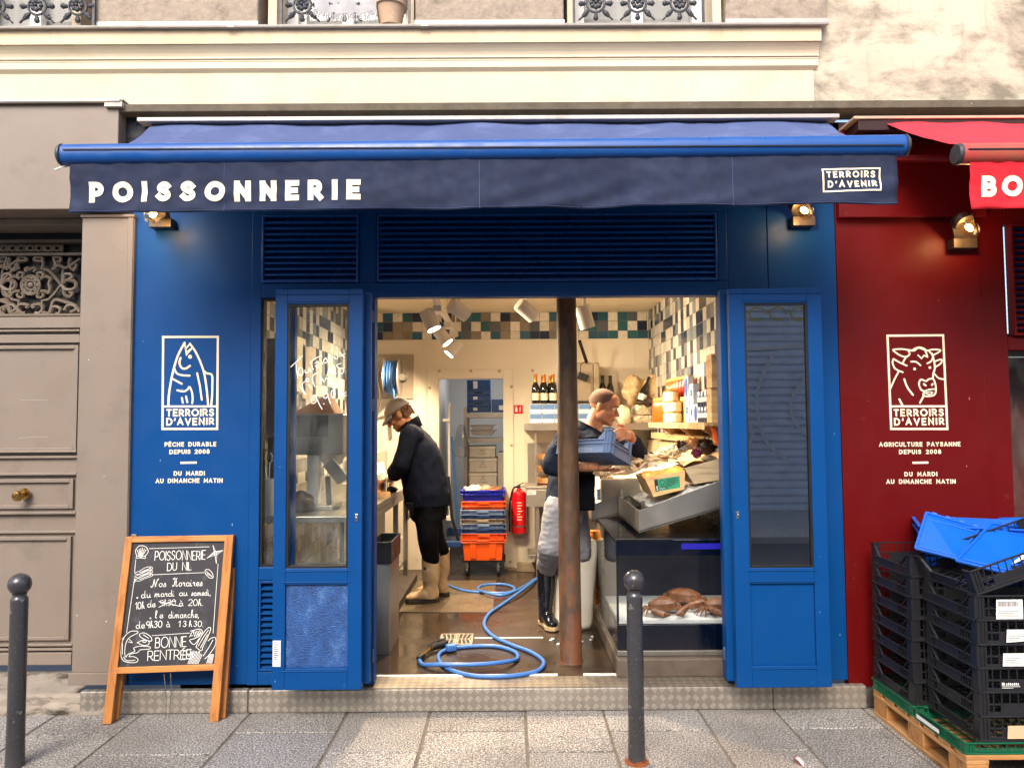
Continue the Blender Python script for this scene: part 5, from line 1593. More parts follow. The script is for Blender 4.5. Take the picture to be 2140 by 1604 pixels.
mb = MB(); mb.loft([((xb0, YC, F), (rb * 1.12, 0, 0), (0, rb * 1.12, 0)), ((xb0, YC, F + .012), (rb * 1.0, 0, 0), (0, rb, 0)), (((xb0 + xt0) / 2, YC, 1.3), ((rb + rt) / 2, 0, 0), (0, (rb + rt) / 2, 0)), ((xt0, YC, zc_ + .4), (rt, 0, 0), (0, rt, 0))], 32)
mb.build('shaft', t.m, o, smooth=True)

# ---------------------------------------------------------------- track lights
M['lampw'] = pm('white_lamp_paint', '#dcd6ca', .45, var=.04)
tr = thing('light_track', 'white ceiling light track running towards the back wall', 'light track', (-.53, 2.1, 2.47))
MB().box(-.555, -.515, .9, 3.2, 2.47, 2.505).build('rail', M['lampw'], tr)
for y in (1.0, 2.1, 3.1): MB().tube([(-.535, y, 2.505), (-.535, y, CZ)], .006, 6).build('hanger', M['lampw'], tr)
trR = thing('light_track', 'white ceiling light track above the fish display', 'light track', (.5, 1.4, 2.62))
MB().box(-.45, 1.2, 1.2, 1.24, 2.62, 2.65).build('rail', M['lampw'], trR)
def spot(label, px, py, d, r, L_, aim, rail_p, watts, face=True, cone=150):
    Y = d - 4.25
    c0 = P(px, py, Y)
    a = V(*aim).normalized()
    q = a.to_track_quat('Z', 'Y').to_matrix()
    o = thing('spotlight', label, 'spotlight', c0, 'track spotlights inside the shop')
    MB().lathe([(0, -L_ / 2), (r * .9, -L_ / 2), (r, -L_ / 2 + .012), (r, L_ / 2), (r * .93, L_ / 2), (r * .9, L_ / 2 - .02), (0, L_ / 2 - .021)], c0, 26, q, cap=False).build('lamp_head', M['lampw'], o, smooth=True)
    mb = MB(); mb.lathe([(r * .84, L_ / 2 - .008), (0, L_ / 2 - .006)], c0, 22, q, cap=False); mb.build('lens', M['spotglow'], o)
    mb = MB(); rp = V(*rail_p); mb.tube([c0 - a * L_ * .1, V(c0.x, c0.y, c0.z) + V(0, .03, r * 1.2), rp], .012, 8); mb.box(rp.x - .03, rp.x + .03, rp.y - .09, rp.y + .09, rp.z - .045, rp.z)
    mb.build('bracket', M['lampw'], o, smooth=True)
    Ls = bpy.data.lights.new('spot_light', 'SPOT'); Ls.energy = watts; Ls.color = (1, .76, .5); Ls.spot_size = R(cone); Ls.spot_blend = 1; Ls.shadow_soft_size = .04
    lo = bpy.data.objects.new('spot_light', Ls); C.objects.link(lo); lo.parent = o
    lo.location = a * (L_ / 2 + .01); lo.rotation_euler = (-a).to_track_quat('Z', 'Y').to_euler()
W0 = 142
spot('lit white spotlight at the street end of the track over the left counter', 899, 669, 5.5, .056, .155, (.4, -.12, -.9), (-.535, 1.3, 2.47), W0)
spot('lit white spotlight in the middle of the track, second of the three with glowing lenses', 925, 703, 6.4, .055, .15, (.6, -.1, -.8), (-.535, 2.2, 2.47), W0)
spot('lit white spotlight at the far end of the track, lowest in view', 948, 728, 7.0, .055, .15, (-.6, -.2, -.75), (-.535, 2.8, 2.47), W0)
spot('white spotlight turned away from the street, hanging beside the left track', 959, 647, 5.5, .055, .16, (.75, .45, -.5), (-.36, 1.25, 2.62), W0 * .22)
spot('white spotlight turned away from the street, hanging between track and column', 1100, 648, 5.5, .055, .16, (.7, .4, -.55), (.13, 1.25, 2.62), W0 * .22)
spot('white spotlight hanging right beside the column above the fish display', 1222, 662, 5.4, .056, .17, (.25, .15, -.9), (.56, 1.2, 2.62), W0 * .27)

# ---------------------------------------------------------------- left counter and what stands on it
ZC = 1.03
XE = -.935
ct = thing('counter', 'stainless steel work counter along the tiled left wall', 'counter', (-1.3, 1.6, F))
def bx(name, mat, par, *a, bev=.003, **k): return MB().box(*a).build(name, mat, par, bev=bev, **k)
bx('worktop', M['steel'], ct, XL + .01, XE, .35, 2.75, ZC - .04, ZC)
boxes('leg', M['steel'], ct, [(x - .02, x + .02, y - .02, y + .02, F + .071, ZC - .041) for x, y in ((XE - .04, .4), (XE - .04, 1.42), (XE - .04, 2.1), (XE - .04, 2.7), (XL + .06, .4), (XL + .06, 2.7))])
bx('shelf', M['steeldull'], ct, XL + .05, XE - .06, .42, 2.68, .3, .32)
bx('front_panel', M['steel'], ct, XE - .06, XE - .012, .45, 1.38, F + .08, ZC - .05)
bx('apron', M['steel'], ct, XE - .014, XE - .004, .36, 2.74, ZC - .1, ZC - .041)
bx('drawer', M['steel'], ct, XE - .012, XE + .012, .5, .95, .82, .9)
bx('back_board', M['steeldull'], ct, XL + .002, XL + .012, .35, 2.75, ZC, ZC + .12)
bx('plinth', pm('dark_plinth', '#3a3028', .6), ct, XL, XE + .06, .2, 2.75, F, F + .07)
def bucket(label, c, r, h, mat):
    mb = MB(); mb.lathe([(r * .8, 0), (r, h), (r * 1.05, h), (r * 1.05, h - .02), (r * 1.0, h - .021), (r * .97, h - .01), (r * .78, .01), (0, .01)], c, 26, cap=False)
    return mb.build('bucket', mat, smooth=True, label=label, cat='bucket')
bc = PZ(818, 1210, F + .07); bucket('white plastic bucket under the left counter', V(XE - .17, bc.y, .325), .12, .25, M['whiteplastic'])
bn = thing('waste_bin', 'black open bin hooked below the counter at the doorway edge', 'bin', (XE + .05, .6, F))
mb = MB()
x0, x1, y0, y1, z0, z1 = XE + .03, XE + .17, .55, .95, .7, .84
for a in ((x0, x0 + .008, y0, y1, z0, z1), (x1 - .008, x1, y0, y1, z0, z1), (x0 + .008, x1 - .008, y0, y0 + .008, z0, z1), (x0 + .008, x1 - .008, y1 - .008, y1, z0, z1), (x0 + .008, x1 - .008, y0 + .008, y1 - .008, z0, z0 + .008)): mb.box(*a)
mb.build('bin_body', pm('black_bin', '#1a1a1c', .4), bn, bev=.003)
bx('support', M['steel'], bn, x0, x1 - .01, y0 + .01, y1, F, z0 - .001)
# acrylic guard, crate, paper, fish on the counter
ag = thing('acrylic_guard', 'clear acrylic guard with rounded corner on the left counter', 'guard', (XE - .1, 1.3, ZC))
def acr(x, y0, y1, z1):
    q = [(x, y0, ZC), (x, y1, ZC), (x, y1, z1 - .05), (x, y1 - .015, z1 - .015), (x, y1 - .05, z1), (x, y0, z1)]
    MB().prism(q, (.005, 0, 0)).build('sheet', M['clear'], ag)
    MB().tube([V(x + .0025, p[1], p[2]) for p in q[1:]], .0035, 5).build('edge', M['whiteplastic'], ag)
acr(XE - .03, .95, 1.55, ZC + .36); acr(XE - .33, .95, 1.7, ZC + .45)
wb = woodm('crate_wood', '#cfa672', '#a87b48', 'X', 14, .6)
def woodbox(label, c, sx, sy, h, rz=0, fl=.0, mat=None, fill=None):
    o = thing('wooden_box', label, 'wooden box', c)
    Rm = Matrix.Rotation(rz, 3, 'Z'); c = V(*c)
    def T(x, y, z): return c + Rm @ V(x, y, z)
    t_ = .007
    mb = MB()
    for sgn in (-1, 1):
        for ax in (0, 1):
            if ax == 0: lo, hi = [(-sx / 2 + fl, sgn * (sy / 2 - fl)), (sx / 2 - fl, sgn * (sy / 2 - fl))], [(-sx / 2, sgn * sy / 2), (sx / 2, sgn * sy / 2)]
            else: lo, hi = [(sgn * (sx / 2 - fl), -sy / 2 + fl + t_), (sgn * (sx / 2 - fl), sy / 2 - fl - t_)], [(sgn * sx / 2, -sy / 2 + t_), (sgn * sx / 2, sy / 2 - t_)]
            off = (0, -sgn * t_) if ax == 0 else (-sgn * t_, 0)
            q = [T(*lo[0], 0), T(*lo[1], 0), T(*hi[1], h), T(*hi[0], h)]
            mb.hexa(q, [p + Rm @ V(off[0], off[1], 0) for p in q])
    mb.build('side', mat or wb, o, bev=.001, seg=1)
    q = [T(-sx / 2 + fl + t_, -sy / 2 + fl + t_, .002), T(sx / 2 - fl - t_, -sy / 2 + fl + t_, .002), T(sx / 2 - fl - t_, sy / 2 - fl - t_, .002), T(-sx / 2 + fl + t_, sy / 2 - fl - t_, .002)]
    mb = MB(); mb.hexa(q, [p + V(0, 0, .006) for p in q]); mb.build('base', mat or wb, o)
    return o, T
woodbox('small wooden box holding fish behind the acrylic guard', tuple(PZ(796, 1026, ZC) + V(-.03, .02, 0)), .17, .24, .075, .1)
woodbox('small wooden tray lying open at the street end of the left counter', tuple(PZ(795, 1036, ZC) + V(-.02, -.06, 0)), .16, .2, .04, .5)
def lump(name, label, c, r, mat, seed, amp=.3, cat='fish', group=None, rot=None, nu=20, nv=12, cr_=2.2):
    mb = MB(); mb.ball(c, r, nu, nv, rot); m_ = max(r) if not isinstance(r, (int, float)) else r
    mb.crumple(m_ * amp, cr_ / m_, seed)
    return mb.build(name, mat, smooth=True, ang=180, label=label, cat=cat, group=group)
mfish = pm('pale_fish', '#c9a088', .3, var=.2, sc=14, c2='#6f5a50', c2r=(.55, .7), c2s=14)
mfish2 = pm('white_fish', '#e0d2bd', .35, var=.12, sc=14, c2='#8c7768', c2r=(.6, .7), c2s=20)
mpaper = pm('kraft_paper', '#d9b383', .8, var=.1, sc=10, bump=.3, bs=20)
lump('fish_fillet', 'pale fish lying in the wooden box behind the guard', PZ(796, 1024, ZC) + V(-.03, .02, .075), (.07, .11, .03), mfish, 2)
lump('wrapped_fish', 'fish wrapped in cream paper in front of the man in the cap', PZ(812, 1013, ZC) + V(-.03, .0, .05), (.08, .14, .05), mfish2, 5)
lump('paper_sheet', 'crumpled cream wrapping paper heaped behind the acrylic guard', PZ(792, 1010, ZC) + V(-.05, .1, .09), (.12, .15, .09), pm('cream_paper', '#eadcc0', .8), 9, cat='paper')
lump('kitchen_cloth', 'dark cloth lying on the counter under the man in the cap', V(XE - .05, 1.95, ZC + .02), (.05, .06, .018), M['black'], 3, cat='cloth')
# big scale, packing machine, terminal seen through the left leaf
YS = .75
def gp(px, py, Y=YS): return P(px, py, Y)
sc_ = thing('scale', 'hanging-display shop scale with a dark screen seen through the left glass leaf', 'scale', (gp(660, 1075).x, YS, ZC))
a, b_ = gp(607, 864), gp(717, 950)
bx('head', pm('grey_machine', '#8d8881', .4, m=.3), sc_, a.x, b_.x, YS, YS + .16, b_.z, a.z, bev=.012)
a2, b2 = gp(611, 868), gp(686, 912); bx('screen', pm('dark_screen', '#2b2624', .15), sc_, a2.x, b2.x, YS - .003, YS, b2.z, a2.z)
a3, b3 = gp(640, 950), gp(663, 1048); bx('column', M['whiteplastic'], sc_, a3.x, b3.x, YS + .02, YS + .1, ZC + .03, a3.z + .002)
bx('tray', M['steel'], sc_, gp(605, 1050).x, gp(700, 1050).x, YS - .08, YS + .22, ZC + .002, ZC + .03)
a, b_ = gp(640, 838, 1.3), gp(700, 890, 1.3)
mb = MB(); cc = (a + b_) / 2; mb.lathe([(.09, -.15), (.14, -.14), (.14, .14), (.09, .15)], cc + V(0, 0, -.04), 30, Matrix.Rotation(R(62), 3, 'Y'))
mb.build('paper_roll', pm('orange_paper_roll', '#c98238', .7, var=.06, sc=20), smooth=True, label='thick roll of orange wrapping paper behind the shop scale', cat='paper roll')
pt = thing('card_terminal', 'card payment terminal on a dark stand seen through the left glass leaf', 'card terminal', gp(688, 1065))
p0 = gp(688, 1068); p1 = gp(685, 995)
MB().beam(V(p0.x, YS, ZC + .01), V(p1.x, YS, p1.z), .035, .03).build('stand', M['black'], pt, bev=.004)
MB().lathe([(.07, 0), (.07, .01), (.03, .02)], V(p0.x, YS, ZC + .001), 20).build('foot', M['black'], pt, smooth=True)
MB().obox(gp(702, 985, YS - .02), (.085, .03, .17), Matrix.Rotation(R(-32), 3, 'Y') @ Matrix.Rotation(R(25), 3, 'X')).build('terminal', pm('grey_terminal', '#6d6b6c', .4), pt, bev=.006)
pk = thing('packing_machine', 'tall grey machine behind the narrow glass strip beside the left leaf', 'machine', gp(560, 1060, .5))
a, b_ = gp(520, 706, .5), gp(580, 915, .5)
bx('hood', pm('machine_grey', '#85807a', .45, m=.2), pk, max(a.x, XL + .012), b_.x, .5, .8, b_.z, a.z, bev=.02)
bx('stand', M['steeldull'], pk, max(a.x, XL + .012) + .02, b_.x - .03, .62, .78, ZC + .001, b_.z - .0005)
a, b_ = gp(548, 1000, .42), gp(569, 1066, .42)
mb = MB(); mb.lathe([(.04, ZC + .001), (.045, ZC + .02), (.045, a.z), (.03, a.z + .002)], ((a.x + b_.x) / 2, .42, 0), 20); mb.build('canister', M['whiteplastic'], smooth=True, label='grey white canister with utensils at the street end of the left counter', cat='canister')
mb = MB(); mb.tube([gp(556, 1000, .42), gp(552, 945, .42)], .006, 6); mb.ball(gp(564, 955, .43), (.02, .008, .035)); mb.tube([gp(562, 1000, .42), gp(564, 965, .43)], .004, 6); mb.build('ladle', M['chrome'], smooth=True, label='steel ladle and whisk standing in the grey canister', cat='ladle')
lump('plastic_bag', 'translucent white bag crumpled beside the shop scale', gp(690, 930, 1.0), (.16, .1, .12), M['whiteplastic'], 12, cat='bag')
for i, (px, py) in enumerate(((615, 700), (632, 720))):
    p_ = PX(px, py, XL + .001)
    mb = MB(); mb.box(XL + .0005, XL + .004, p_.y, p_.y + .3, p_.z - .42, p_.z)
    mb.build('poster', pm('poster_paper_%s' % 'ab'[i], ('#eadfc6', '#b9a68c')[i], .7, var=.3, sc=9), label=('pale paper notice on the left tiled wall', 'brown printed notice on the left tiled wall above the scale')[i], cat='poster')
lump('shell_net', 'dark net of small shells on the left counter beside the scale', gp(625, 1050, .6), (.1, .1, .07), pm('shell_mix', '#4a3d33', .6, var=.6, sc=60), 4, cat='shellfish', amp=.15)
# ---------------------------------------------------------------- hose reel on the back wall
hr = thing('hose_reel', 'steel hose reel with blue hose on a grey plate on the back wall', 'hose reel', P(820, 833, BW))
a, b_ = P(770, 741, BW), P(865, 833, BW)
bx('plate', pm('grey_plate', '#a39684', .5), hr, max(XL + .02, a.x), b_.x, BW - .02, BW - .0005, b_.z, a.z)
rc = P(818, 788, BW - .2)
qx = Matrix.Rotation(R(90), 3, 'Y')
mb = MB()
for dx in (-.06, .08): mb.lathe([(.05, -.004), (.185, -.006), (.19, 0), (.185, .006), (.05, .004)], rc + V(dx, 0, 0), 30, qx)
mb.box(rc.x + .09, rc.x + .13, rc.y - .03, BW - .02, rc.z - .03, rc.z + .03); mb.lathe([(.03, -.11), (.03, .16)], rc, 14, qx)
mb.build('drum', M['steeldull'], hr, smooth=True)
mb = MB()
for k in range(5):
    for rr in (.11, .135, .155): mb.tube([rc + V(-.05 + k * .026, rr * math.cos(t), rr * math.sin(t)) for t in [2 * math.pi * i / 24 for i in range(24)]], .0135, 6, closed=True)
mhose = pm('blue_hose', '#3f73b8', .4, var=.05, sc=10)
mb.tube(cat_rom([rc + V(.03, -.13, -.02), rc + V(.04, -.11, -.2), P(826, 850, BW - .1), P(828, 900, BW - .06)]), .0135, 8)
mb.build('wound_hose', mhose, hr, smooth=True)
mb = MB(); mb.tube(cat_rom([P(797, 760, BW - .1), P(790, 790, BW - .1), P(795, 830, BW - .08), P(785, 880, BW - .08), P(776, 930, BW - .08)]), .012, 8); mb.tube(cat_rom([P(797, 760, BW - .1), P(805, 750, BW - .12), P(812, 770, BW - .14)]), .01, 8)
mb.build('supply_pipe', M['steel'], hr, smooth=True)
# ---------------------------------------------------------------- floor fittings
def fl(px, py): return PZ(px, py, F)
q = [fl(910, 1213), fl(1034, 1213), fl(1029, 1280), fl(830, 1279)]
q = [V(q[3].x, q[3].y, 0), V(q[2].x, q[2].y, 0), V(q[2].x + .01, q[1].y, 0), V(q[0].x - .28, q[0].y, 0)]
MB().prism([p + V(0, 0, F + .0005) for p in q], (0, 0, .005)).build('floor_plate', M['treadmat'], label='ribbed metal floor plate under the boots of the man in the cap', cat='floor plate')
dr = thing('floor_drain', 'square metal floor drain with slots beside the coiled hose', 'drain', fl(952, 1336))
a, b_ = fl(915, 1348), fl(990, 1325)
x0, x1, y0, y1 = a.x, b_.x, a.y, b_.y
mb = MB(); e = .014
for z in ((x0, x1, y0, y0 + e), (x0, x1, y1 - e, y1), (x0, x0 + e, y0 + e, y1 - e), (x1 - e, x1, y0 + e, y1 - e)): mb.box(z[0], z[1], z[2], z[3], F + .001, F + .008)
xm, ym = (x0 + x1) / 2, (y0 + y1) / 2
mb.box(x0 + e, x1 - e, ym - .006, ym + .006, F + .001, F + .007); mb.box(xm - .006, xm + .006, y0 + e, ym - .0065, F + .001, F + .007); mb.box(xm - .006, xm + .006, ym + .0065, y1 - e, F + .001, F + .007)
for i in range(8):
    x = x0 + e + (x1 - x0 - 2 * e) * (i + .5) / 8
    for s in (-1, 1): mb.beam((x, ym + s * .008, F + .004), (x + (xm - x) * -.35 * 0 + (x - xm) * .25, ym + s * (y1 - ym - e), F + .004), .008, .005)
mb.build('grate', pm('worn_grate', '#c2b39c', .35, m=.6, var=.15), dr)
MB().box(x0 + e, x1 - e, y0 + e, y1 - e, F + .0003, F + .0008).build('pit', M['black'], dr)
a, b_ = fl(992, 1333), fl(1135, 1333); bx('strip', M['whiteplastic'], dr, a.x, b_.x, a.y - .008, a.y + .008, F + .0005, F + .004, bev=0)
# water hose lying on the floor
pts = [(925, 1217), (960, 1231), (1000, 1237), (1060, 1238), (1075, 1228), (1050, 1220), (1010, 1222), (999, 1230), (1010, 1241), (1045, 1249), (1075, 1240), (1100, 1222), (1117, 1210), (1120, 1213), (1090, 1240), (1050, 1262), (1022, 1282), (1012, 1305), (1030, 1328), (1070, 1347), (1110, 1362), (1136, 1382), (1120, 1402), (1060, 1412), (990, 1411), (940, 1398), (918, 1380), (922, 1362), (960, 1352), (1030, 1349), (1075, 1361), (1080, 1376), (1050, 1390), (990, 1397), (920, 1396), (885, 1388), (876, 1377)]
crossings = {8: .02, 9: .022, 10: .02, 13: .01, 14: .026, 33: .026, 34: .024, 23: 0, 32: .02}
hp = []
for i, (x, y) in enumerate(pts):
    p_ = PZ(x, y, F + .013); hp.append(p_ + V(0, 0, crossings.get(i, 0)))
wh = thing('water_hose', 'blue water hose with a spray gun coiled on the wet shop floor', 'hose', hp[24])
mb = MB(); mb.tube(cat_rom(hp, 8), .0125, 10)
mb.build('hose', pm('hose_blue_rubber', '#3d6fb5', .38, var=.06, sc=8, c2='#2b4f83', c2r=(.6, .75)), wh, smooth=True, ang=180)
g0, g1, g2 = PZ(876, 1375, F + .02), PZ(905, 1352, F + .03), PZ(932, 1343, F + .04)
MB().tube([g0 + V(-.005, -.01, 0), g0, g0 + (g1 - g0) * .3], [.014, .02, .016], 12).build('swivel', M['black'], wh, smooth=True)
MB().tube([g1 - (g1 - g0) * .1, g1, g2], [.016, .02, .022], 12).build('spray_gun', M['black'], wh, smooth=True)
mb = MB(); mb.tube([g0 + (g1 - g0) * .3, g1 - (g1 - g0) * .1], .012, 10); mb.build('coupling', M['brass'], wh, smooth=True)
mb = MB(); mb.tube([g1 + V(-.03, -.02, .02), g1 + V(.0, .0, .035), g2 + V(0, 0, .03)], .005, 6); mb.tube([g2, PZ(918, 1338, F + .03)], .018, 10); mb.build('trigger', M['black'], wh, smooth=True)
mb = MB(); mb.obox(PZ(943, 1352, F + .03), (.07, .05, .045), Matrix.Rotation(.4, 3, 'Z')); mb.build('nozzle_guard', mhose, wh, bev=.012)
# ---------------------------------------------------------------- crates on the dolly
def tote(name, label, c, L, D, H, mat, group, deep=False, rim=.045, rz=0):
    o = thing(name, label, 'crate', c, group)
    c = V(*c); x, y, t_ = L / 2, D / 2, .006
    tp = .93
    mb = MB()
    f = lambda px_, py_, z: c + V(px_ * (tp + (1 - tp) * z / H), py_ * (tp + (1 - tp) * z / H), z)
    co = [(-x, -y), (x, -y), (x, y), (-x, y)]
    for i in range(4):
        a_, b_ = co[i], co[(i + 1) % 4]
        nn = V(-(b_[1] - a_[1]), b_[0] - a_[0], 0).normalized() * t_
        qq = [f(*a_, 0), f(*b_, 0), f(*b_, H), f(*a_, H)]
        mb.hexa(qq, [p + nn for p in qq])
    qq = [f(*p, .004) for p in co]; mb.hexa(qq, [p + V(0, 0, .006) for p in qq])
    body = mb.build('crate_body', mat, o, bev=.002, seg=1)
    mb = MB(); e = .016
    for z0_, z1_ in ((H - rim, H - rim + .007), (H - .008, H)):
        z0_ += c.z; z1_ += c.z
        mb.box(c.x - x - e, c.x + x + e, c.y - y - e, c.y - y, z0_, z1_); mb.box(c.x - x - e, c.x + x + e, c.y + y, c.y + y + e, z0_, z1_)
        mb.box(c.x - x - e, c.x - x, c.y - y, c.y + y, z0_, z1_); mb.box(c.x + x, c.x + x + e, c.y - y, c.y + y, z0_, z1_)
    for px_ in (-x - e, -x * .6, -x * .28, x * .28 - .005, x * .6, x + e - .005): mb.box(c.x + px_, c.x + px_ + .005, c.y - y - e, c.y - y, c.z + H - rim + .007, c.z + H - .008)
    for py_ in (-y - e + .006, -y * .4, y * .4, y): mb.box(c.x - x - e, c.x - x, c.y + py_, c.y + py_ + .005, c.z + H - rim + .007, c.z + H - .008)
    mb.box(c.x - x * .28, c.x + x * .28, c.y - y - e - .003, c.y - y - e, c.z + H - rim * .5, c.z + H)
    mb.build('rim', mat, o, bev=.001, seg=1)
    if deep:
        for px_ in (-x * .5, x * .5):
            mb = MB(); qq = [f(px_ - .03, -y, .02), f(px_ + .03, -y, .02), f(px_ + .03, -y, H - rim), f(px_ - .03, -y, H - rim)]
            mb.hexa([p + V(0, -.012, 0) for p in qq], qq)
            mb.build('rib', mat, o, bev=.002, seg=1)
    return o
mor = pm('orange_crate_plastic', '#e8590c', .4, var=.06, sc=8)
mnavy = pm('navy_crate_plastic', '#1d3f74', .4, var=.08, sc=8)
mgb = pm('grey_blue_crate_plastic', '#6d86ad', .4, var=.08, sc=8)
mroy = pm('royal_blue_crate_plastic', '#0d1fa8', .35, var=.06, sc=8)
mtq = pm('beige_crate_plastic', '#9a8a76', .45, var=.08, sc=8)
YK = 2.92                                   # front face of the stack
dk = YK + 4.25
def zk(py): return ZZ(1006, py, YK)
xk = XX(1010, 1100, YK); Lk = (XX(1058, 1100, YK) - XX(966, 1100, YK)) * .95
g_ = 'fish crates stacked on the dolly'
rows = [(1166, 1127, mor, 'deep orange bin at the bottom of the crate stack on the dolly', True, .03), (1160, 1114, mor, 'orange crate nested in the deep orange bin', False, .065), (1110, 1103, mnavy, 'navy crate just above the orange bin in the dolly stack', False, .06), (1100, 1094, mgb, 'pale grey-blue crate, second above the orange bin', False, .06), (1092, 1084.5, mtq, 'beige crate in the middle of the dolly stack', False, .06), (1082, 1075, mnavy, 'navy crate directly below the pale top crate of the dolly stack', False, .06), (1074, 1065, mgb, 'pale grey-blue crate just under the upper orange crate', False, .06), (1060, 1047, mor, 'upper orange crate in the dolly stack under the royal blue one', False, .06), (1045, 1024, mroy, 'royal blue crate of fish on top of the dolly stack', False, .045)]
for i, (yb2, yt2, m_, lab, deep, rim) in enumerate(rows):
    z1_ = zk(yt2)
    H_ = .2 if deep else (.125 if i == 1 else (.11 if i == 8 else .085))
    tote('fish_crate', lab, (xk + (.004 if i % 2 else -.004), YK + .2, z1_ - H_), Lk - (.0 if i != 0 else .01), .4, H_, m_, g_, deep, min(rim, H_ * .6))
dl = thing('dolly', 'black wheeled dolly under the stacked fish crates', 'dolly', (xk, YK + .2, F))
zd = zk(1127) - .2
bx('deck', M['black'], dl, xk - .21, xk + .21, YK + .02, YK + .38, zd - .02, zd - .002)
for sx in (-.16, .14):
    for y in (YK + .06, YK + .32):
        MB().lathe([(.012, -.012), (.042, -.012), (.042, .012), (.012, .012)], V(xk + sx, y, F + .042), 16, Matrix.Rotation(R(90), 3, 'Y')).build('wheel', M['black'], dl, smooth=True)
        bx('fork', M['steeldull'], dl, xk + sx - .015, xk + sx + .015, y - .012, y + .012, F + .075, zd - .0201)
zt_ = zk(1024)
for i, (dx, dy, r_, m_) in enumerate(((-.1, -.02, (.09, .12, .035), mfish2), (.02, .05, (.08, .13, .03), mfish), (.1, .0, (.08, .15, .022), pm('brown_fish', '#8f5f35', .35, var=.2, sc=20)))):
    lump('fish', ['pale fish at the hose side of the royal blue crate', 'pinkish fish in the middle of the royal blue crate', 'brown flat fish lying over the royal blue crate beside the extinguisher'][i], V(xk + dx, YK + .18 + dy, zt_ - .005), r_, m_, i + 20, group='fish in the royal blue crate')
# extinguisher and sign
ex = thing('fire_extinguisher', 'red fire extinguisher hung on the back wall beside the crate stack', 'fire extinguisher', P(1085, 1114, BW - .09))
c0 = P(1085, 1114, BW - .09); rr = 15.5 * (BW - .09 + 4.25) / FPX; hh = P(1085, 1024, BW - .09).z - c0.z
mred = pm('extinguisher_red', '#d3141d', .25, var=.04, coat=.4)
MB().lathe([(rr * .8, 0), (rr, .01), (rr, hh * .88), (rr * .85, hh * .96), (rr * .35, hh), (rr * .3, hh + .02), (0, hh + .02)], c0, 28).build('cylinder', mred, ex, smooth=True)
mb = MB(); mb.lathe([(.018, hh + .015), (.018, hh + .05), (0, hh + .05)], c0, 12); mb.beam(c0 + V(-.01, -.0, hh + .05), c0 + V(.05, -.02, hh + .075), .018, .01); mb.beam(c0 + V(-.01, 0, hh + .035), c0 + V(.06, -.02, hh + .04), .016, .008)
mb.build('valve', M['chrome'], ex, smooth=True)
MB().tube(cat_rom([c0 + V(-.015, -.01, hh + .035), c0 + V(-.06, -.03, hh + .01), c0 + V(-rr - .02, -.02, hh * .6), c0 + V(-rr - .018, -.02, hh * .05)]), .01, 8).build('hose', M['black'], ex, smooth=True)
MB().lathe([(rr + .002, hh * .17), (rr + .002, hh * .2)], c0, 28, cap=False).build('strap', M['steel'], ex)
mb = MB()
for i in range(7):
    z = c0.z + hh * (.72 - i * .065)
    w_ = (.045, .05, .035, .05, .03, .05, .045)[i]
    mb.grid(lambda u, v: V(c0.x + (rr + .0012) * math.sin(-.25 + u * w_ / rr), c0.y - (rr + .0012) * math.cos(-.25 + u * w_ / rr), z + v * .008), 8, 1)
mb.build('print', M['ivory'], ex)
sg = thing('sign', 'small red fire extinguisher sign on the cream back wall', 'sign', P(1083, 866, BW - .003))
a, b_ = P(1074, 846, BW - .004), P(1093, 864, BW - .004)
bx('plate', mred, sg, a.x, b_.x, BW - .004, BW - .001, b_.z, a.z, bev=0)
mb = MB(); w_, h_ = b_.x - a.x, a.z - b_.z
def sgp(u, v): return V(a.x + w_ * u, BW - .0046, b_.z + h_ * v)
mb.sheet([sgp(.15, .2), sgp(.38, .2), sgp(.38, .65), sgp(.27, .75), sgp(.15, .65)]); mb.sheet([sgp(.2, .78), sgp(.34, .78), sgp(.34, .88), sgp(.2, .88)])
for k in range(3): mb.sheet([sgp(.55, .25 + k * .2), sgp(.62, .2 + k * .2), sgp(.82, .36 + k * .2), sgp(.7, .38 + k * .2)])
mb.build('symbol', M['paper'], sg)
# broom, squeegee
def pole(name, label, pts, Y0, r_, mat, foot=None, footmat=None):
    o = thing(name, label, name.replace('_', ' '), P(*pts[-1], Y0))
    q = [P(x, y, Y0 + .02 * i) for i, (x, y) in enumerate(pts)]
    MB().tube(q, r_, 10).build('handle', mat, o, smooth=True)
    return o
o = pole('scrubbing_brush', 'white long-handled brush leaning in the store room doorway', [(939, 840), (938, 900), (940, 1075)], BW + .14, .013, M['whiteplastic'])
e = P(940, 1082, BW + .16); MB().obox(e, (.07, .06, .05)).build('brush_head', M['whiteplastic'], o, bev=.006)
mb = MB(); e = P(934, 878, BW + .14); mb.lathe([(.018, -.04), (.018, .03)], e, 12, Matrix.Rotation(R(90), 3, 'Y')); mb.build('clip', M['whiteplastic'], o)
o = pole('broom', 'bright blue broom handle leaning behind the white brush', [(944, 912), (950, 990), (957, 1095)], BW + .24, .013, mhose)
mb = MB(); e = P(958, 1110, BW + .3); mb.obox(e, (.25, .05, .09)); mb.build('bristles', mnavy, o, bev=.01)
o = pole('squeegee', 'black squeegee handle leaning against the crate stack', [(937, 995), (944, 1080), (958, 1130)], BW - .32, .014, M['black'])
mb = MB(); e = P(952, 1136, BW - .3); mb.obox(e, (.3, .05, .06)); mb.build('blade', mnavy, o, bev=.008)
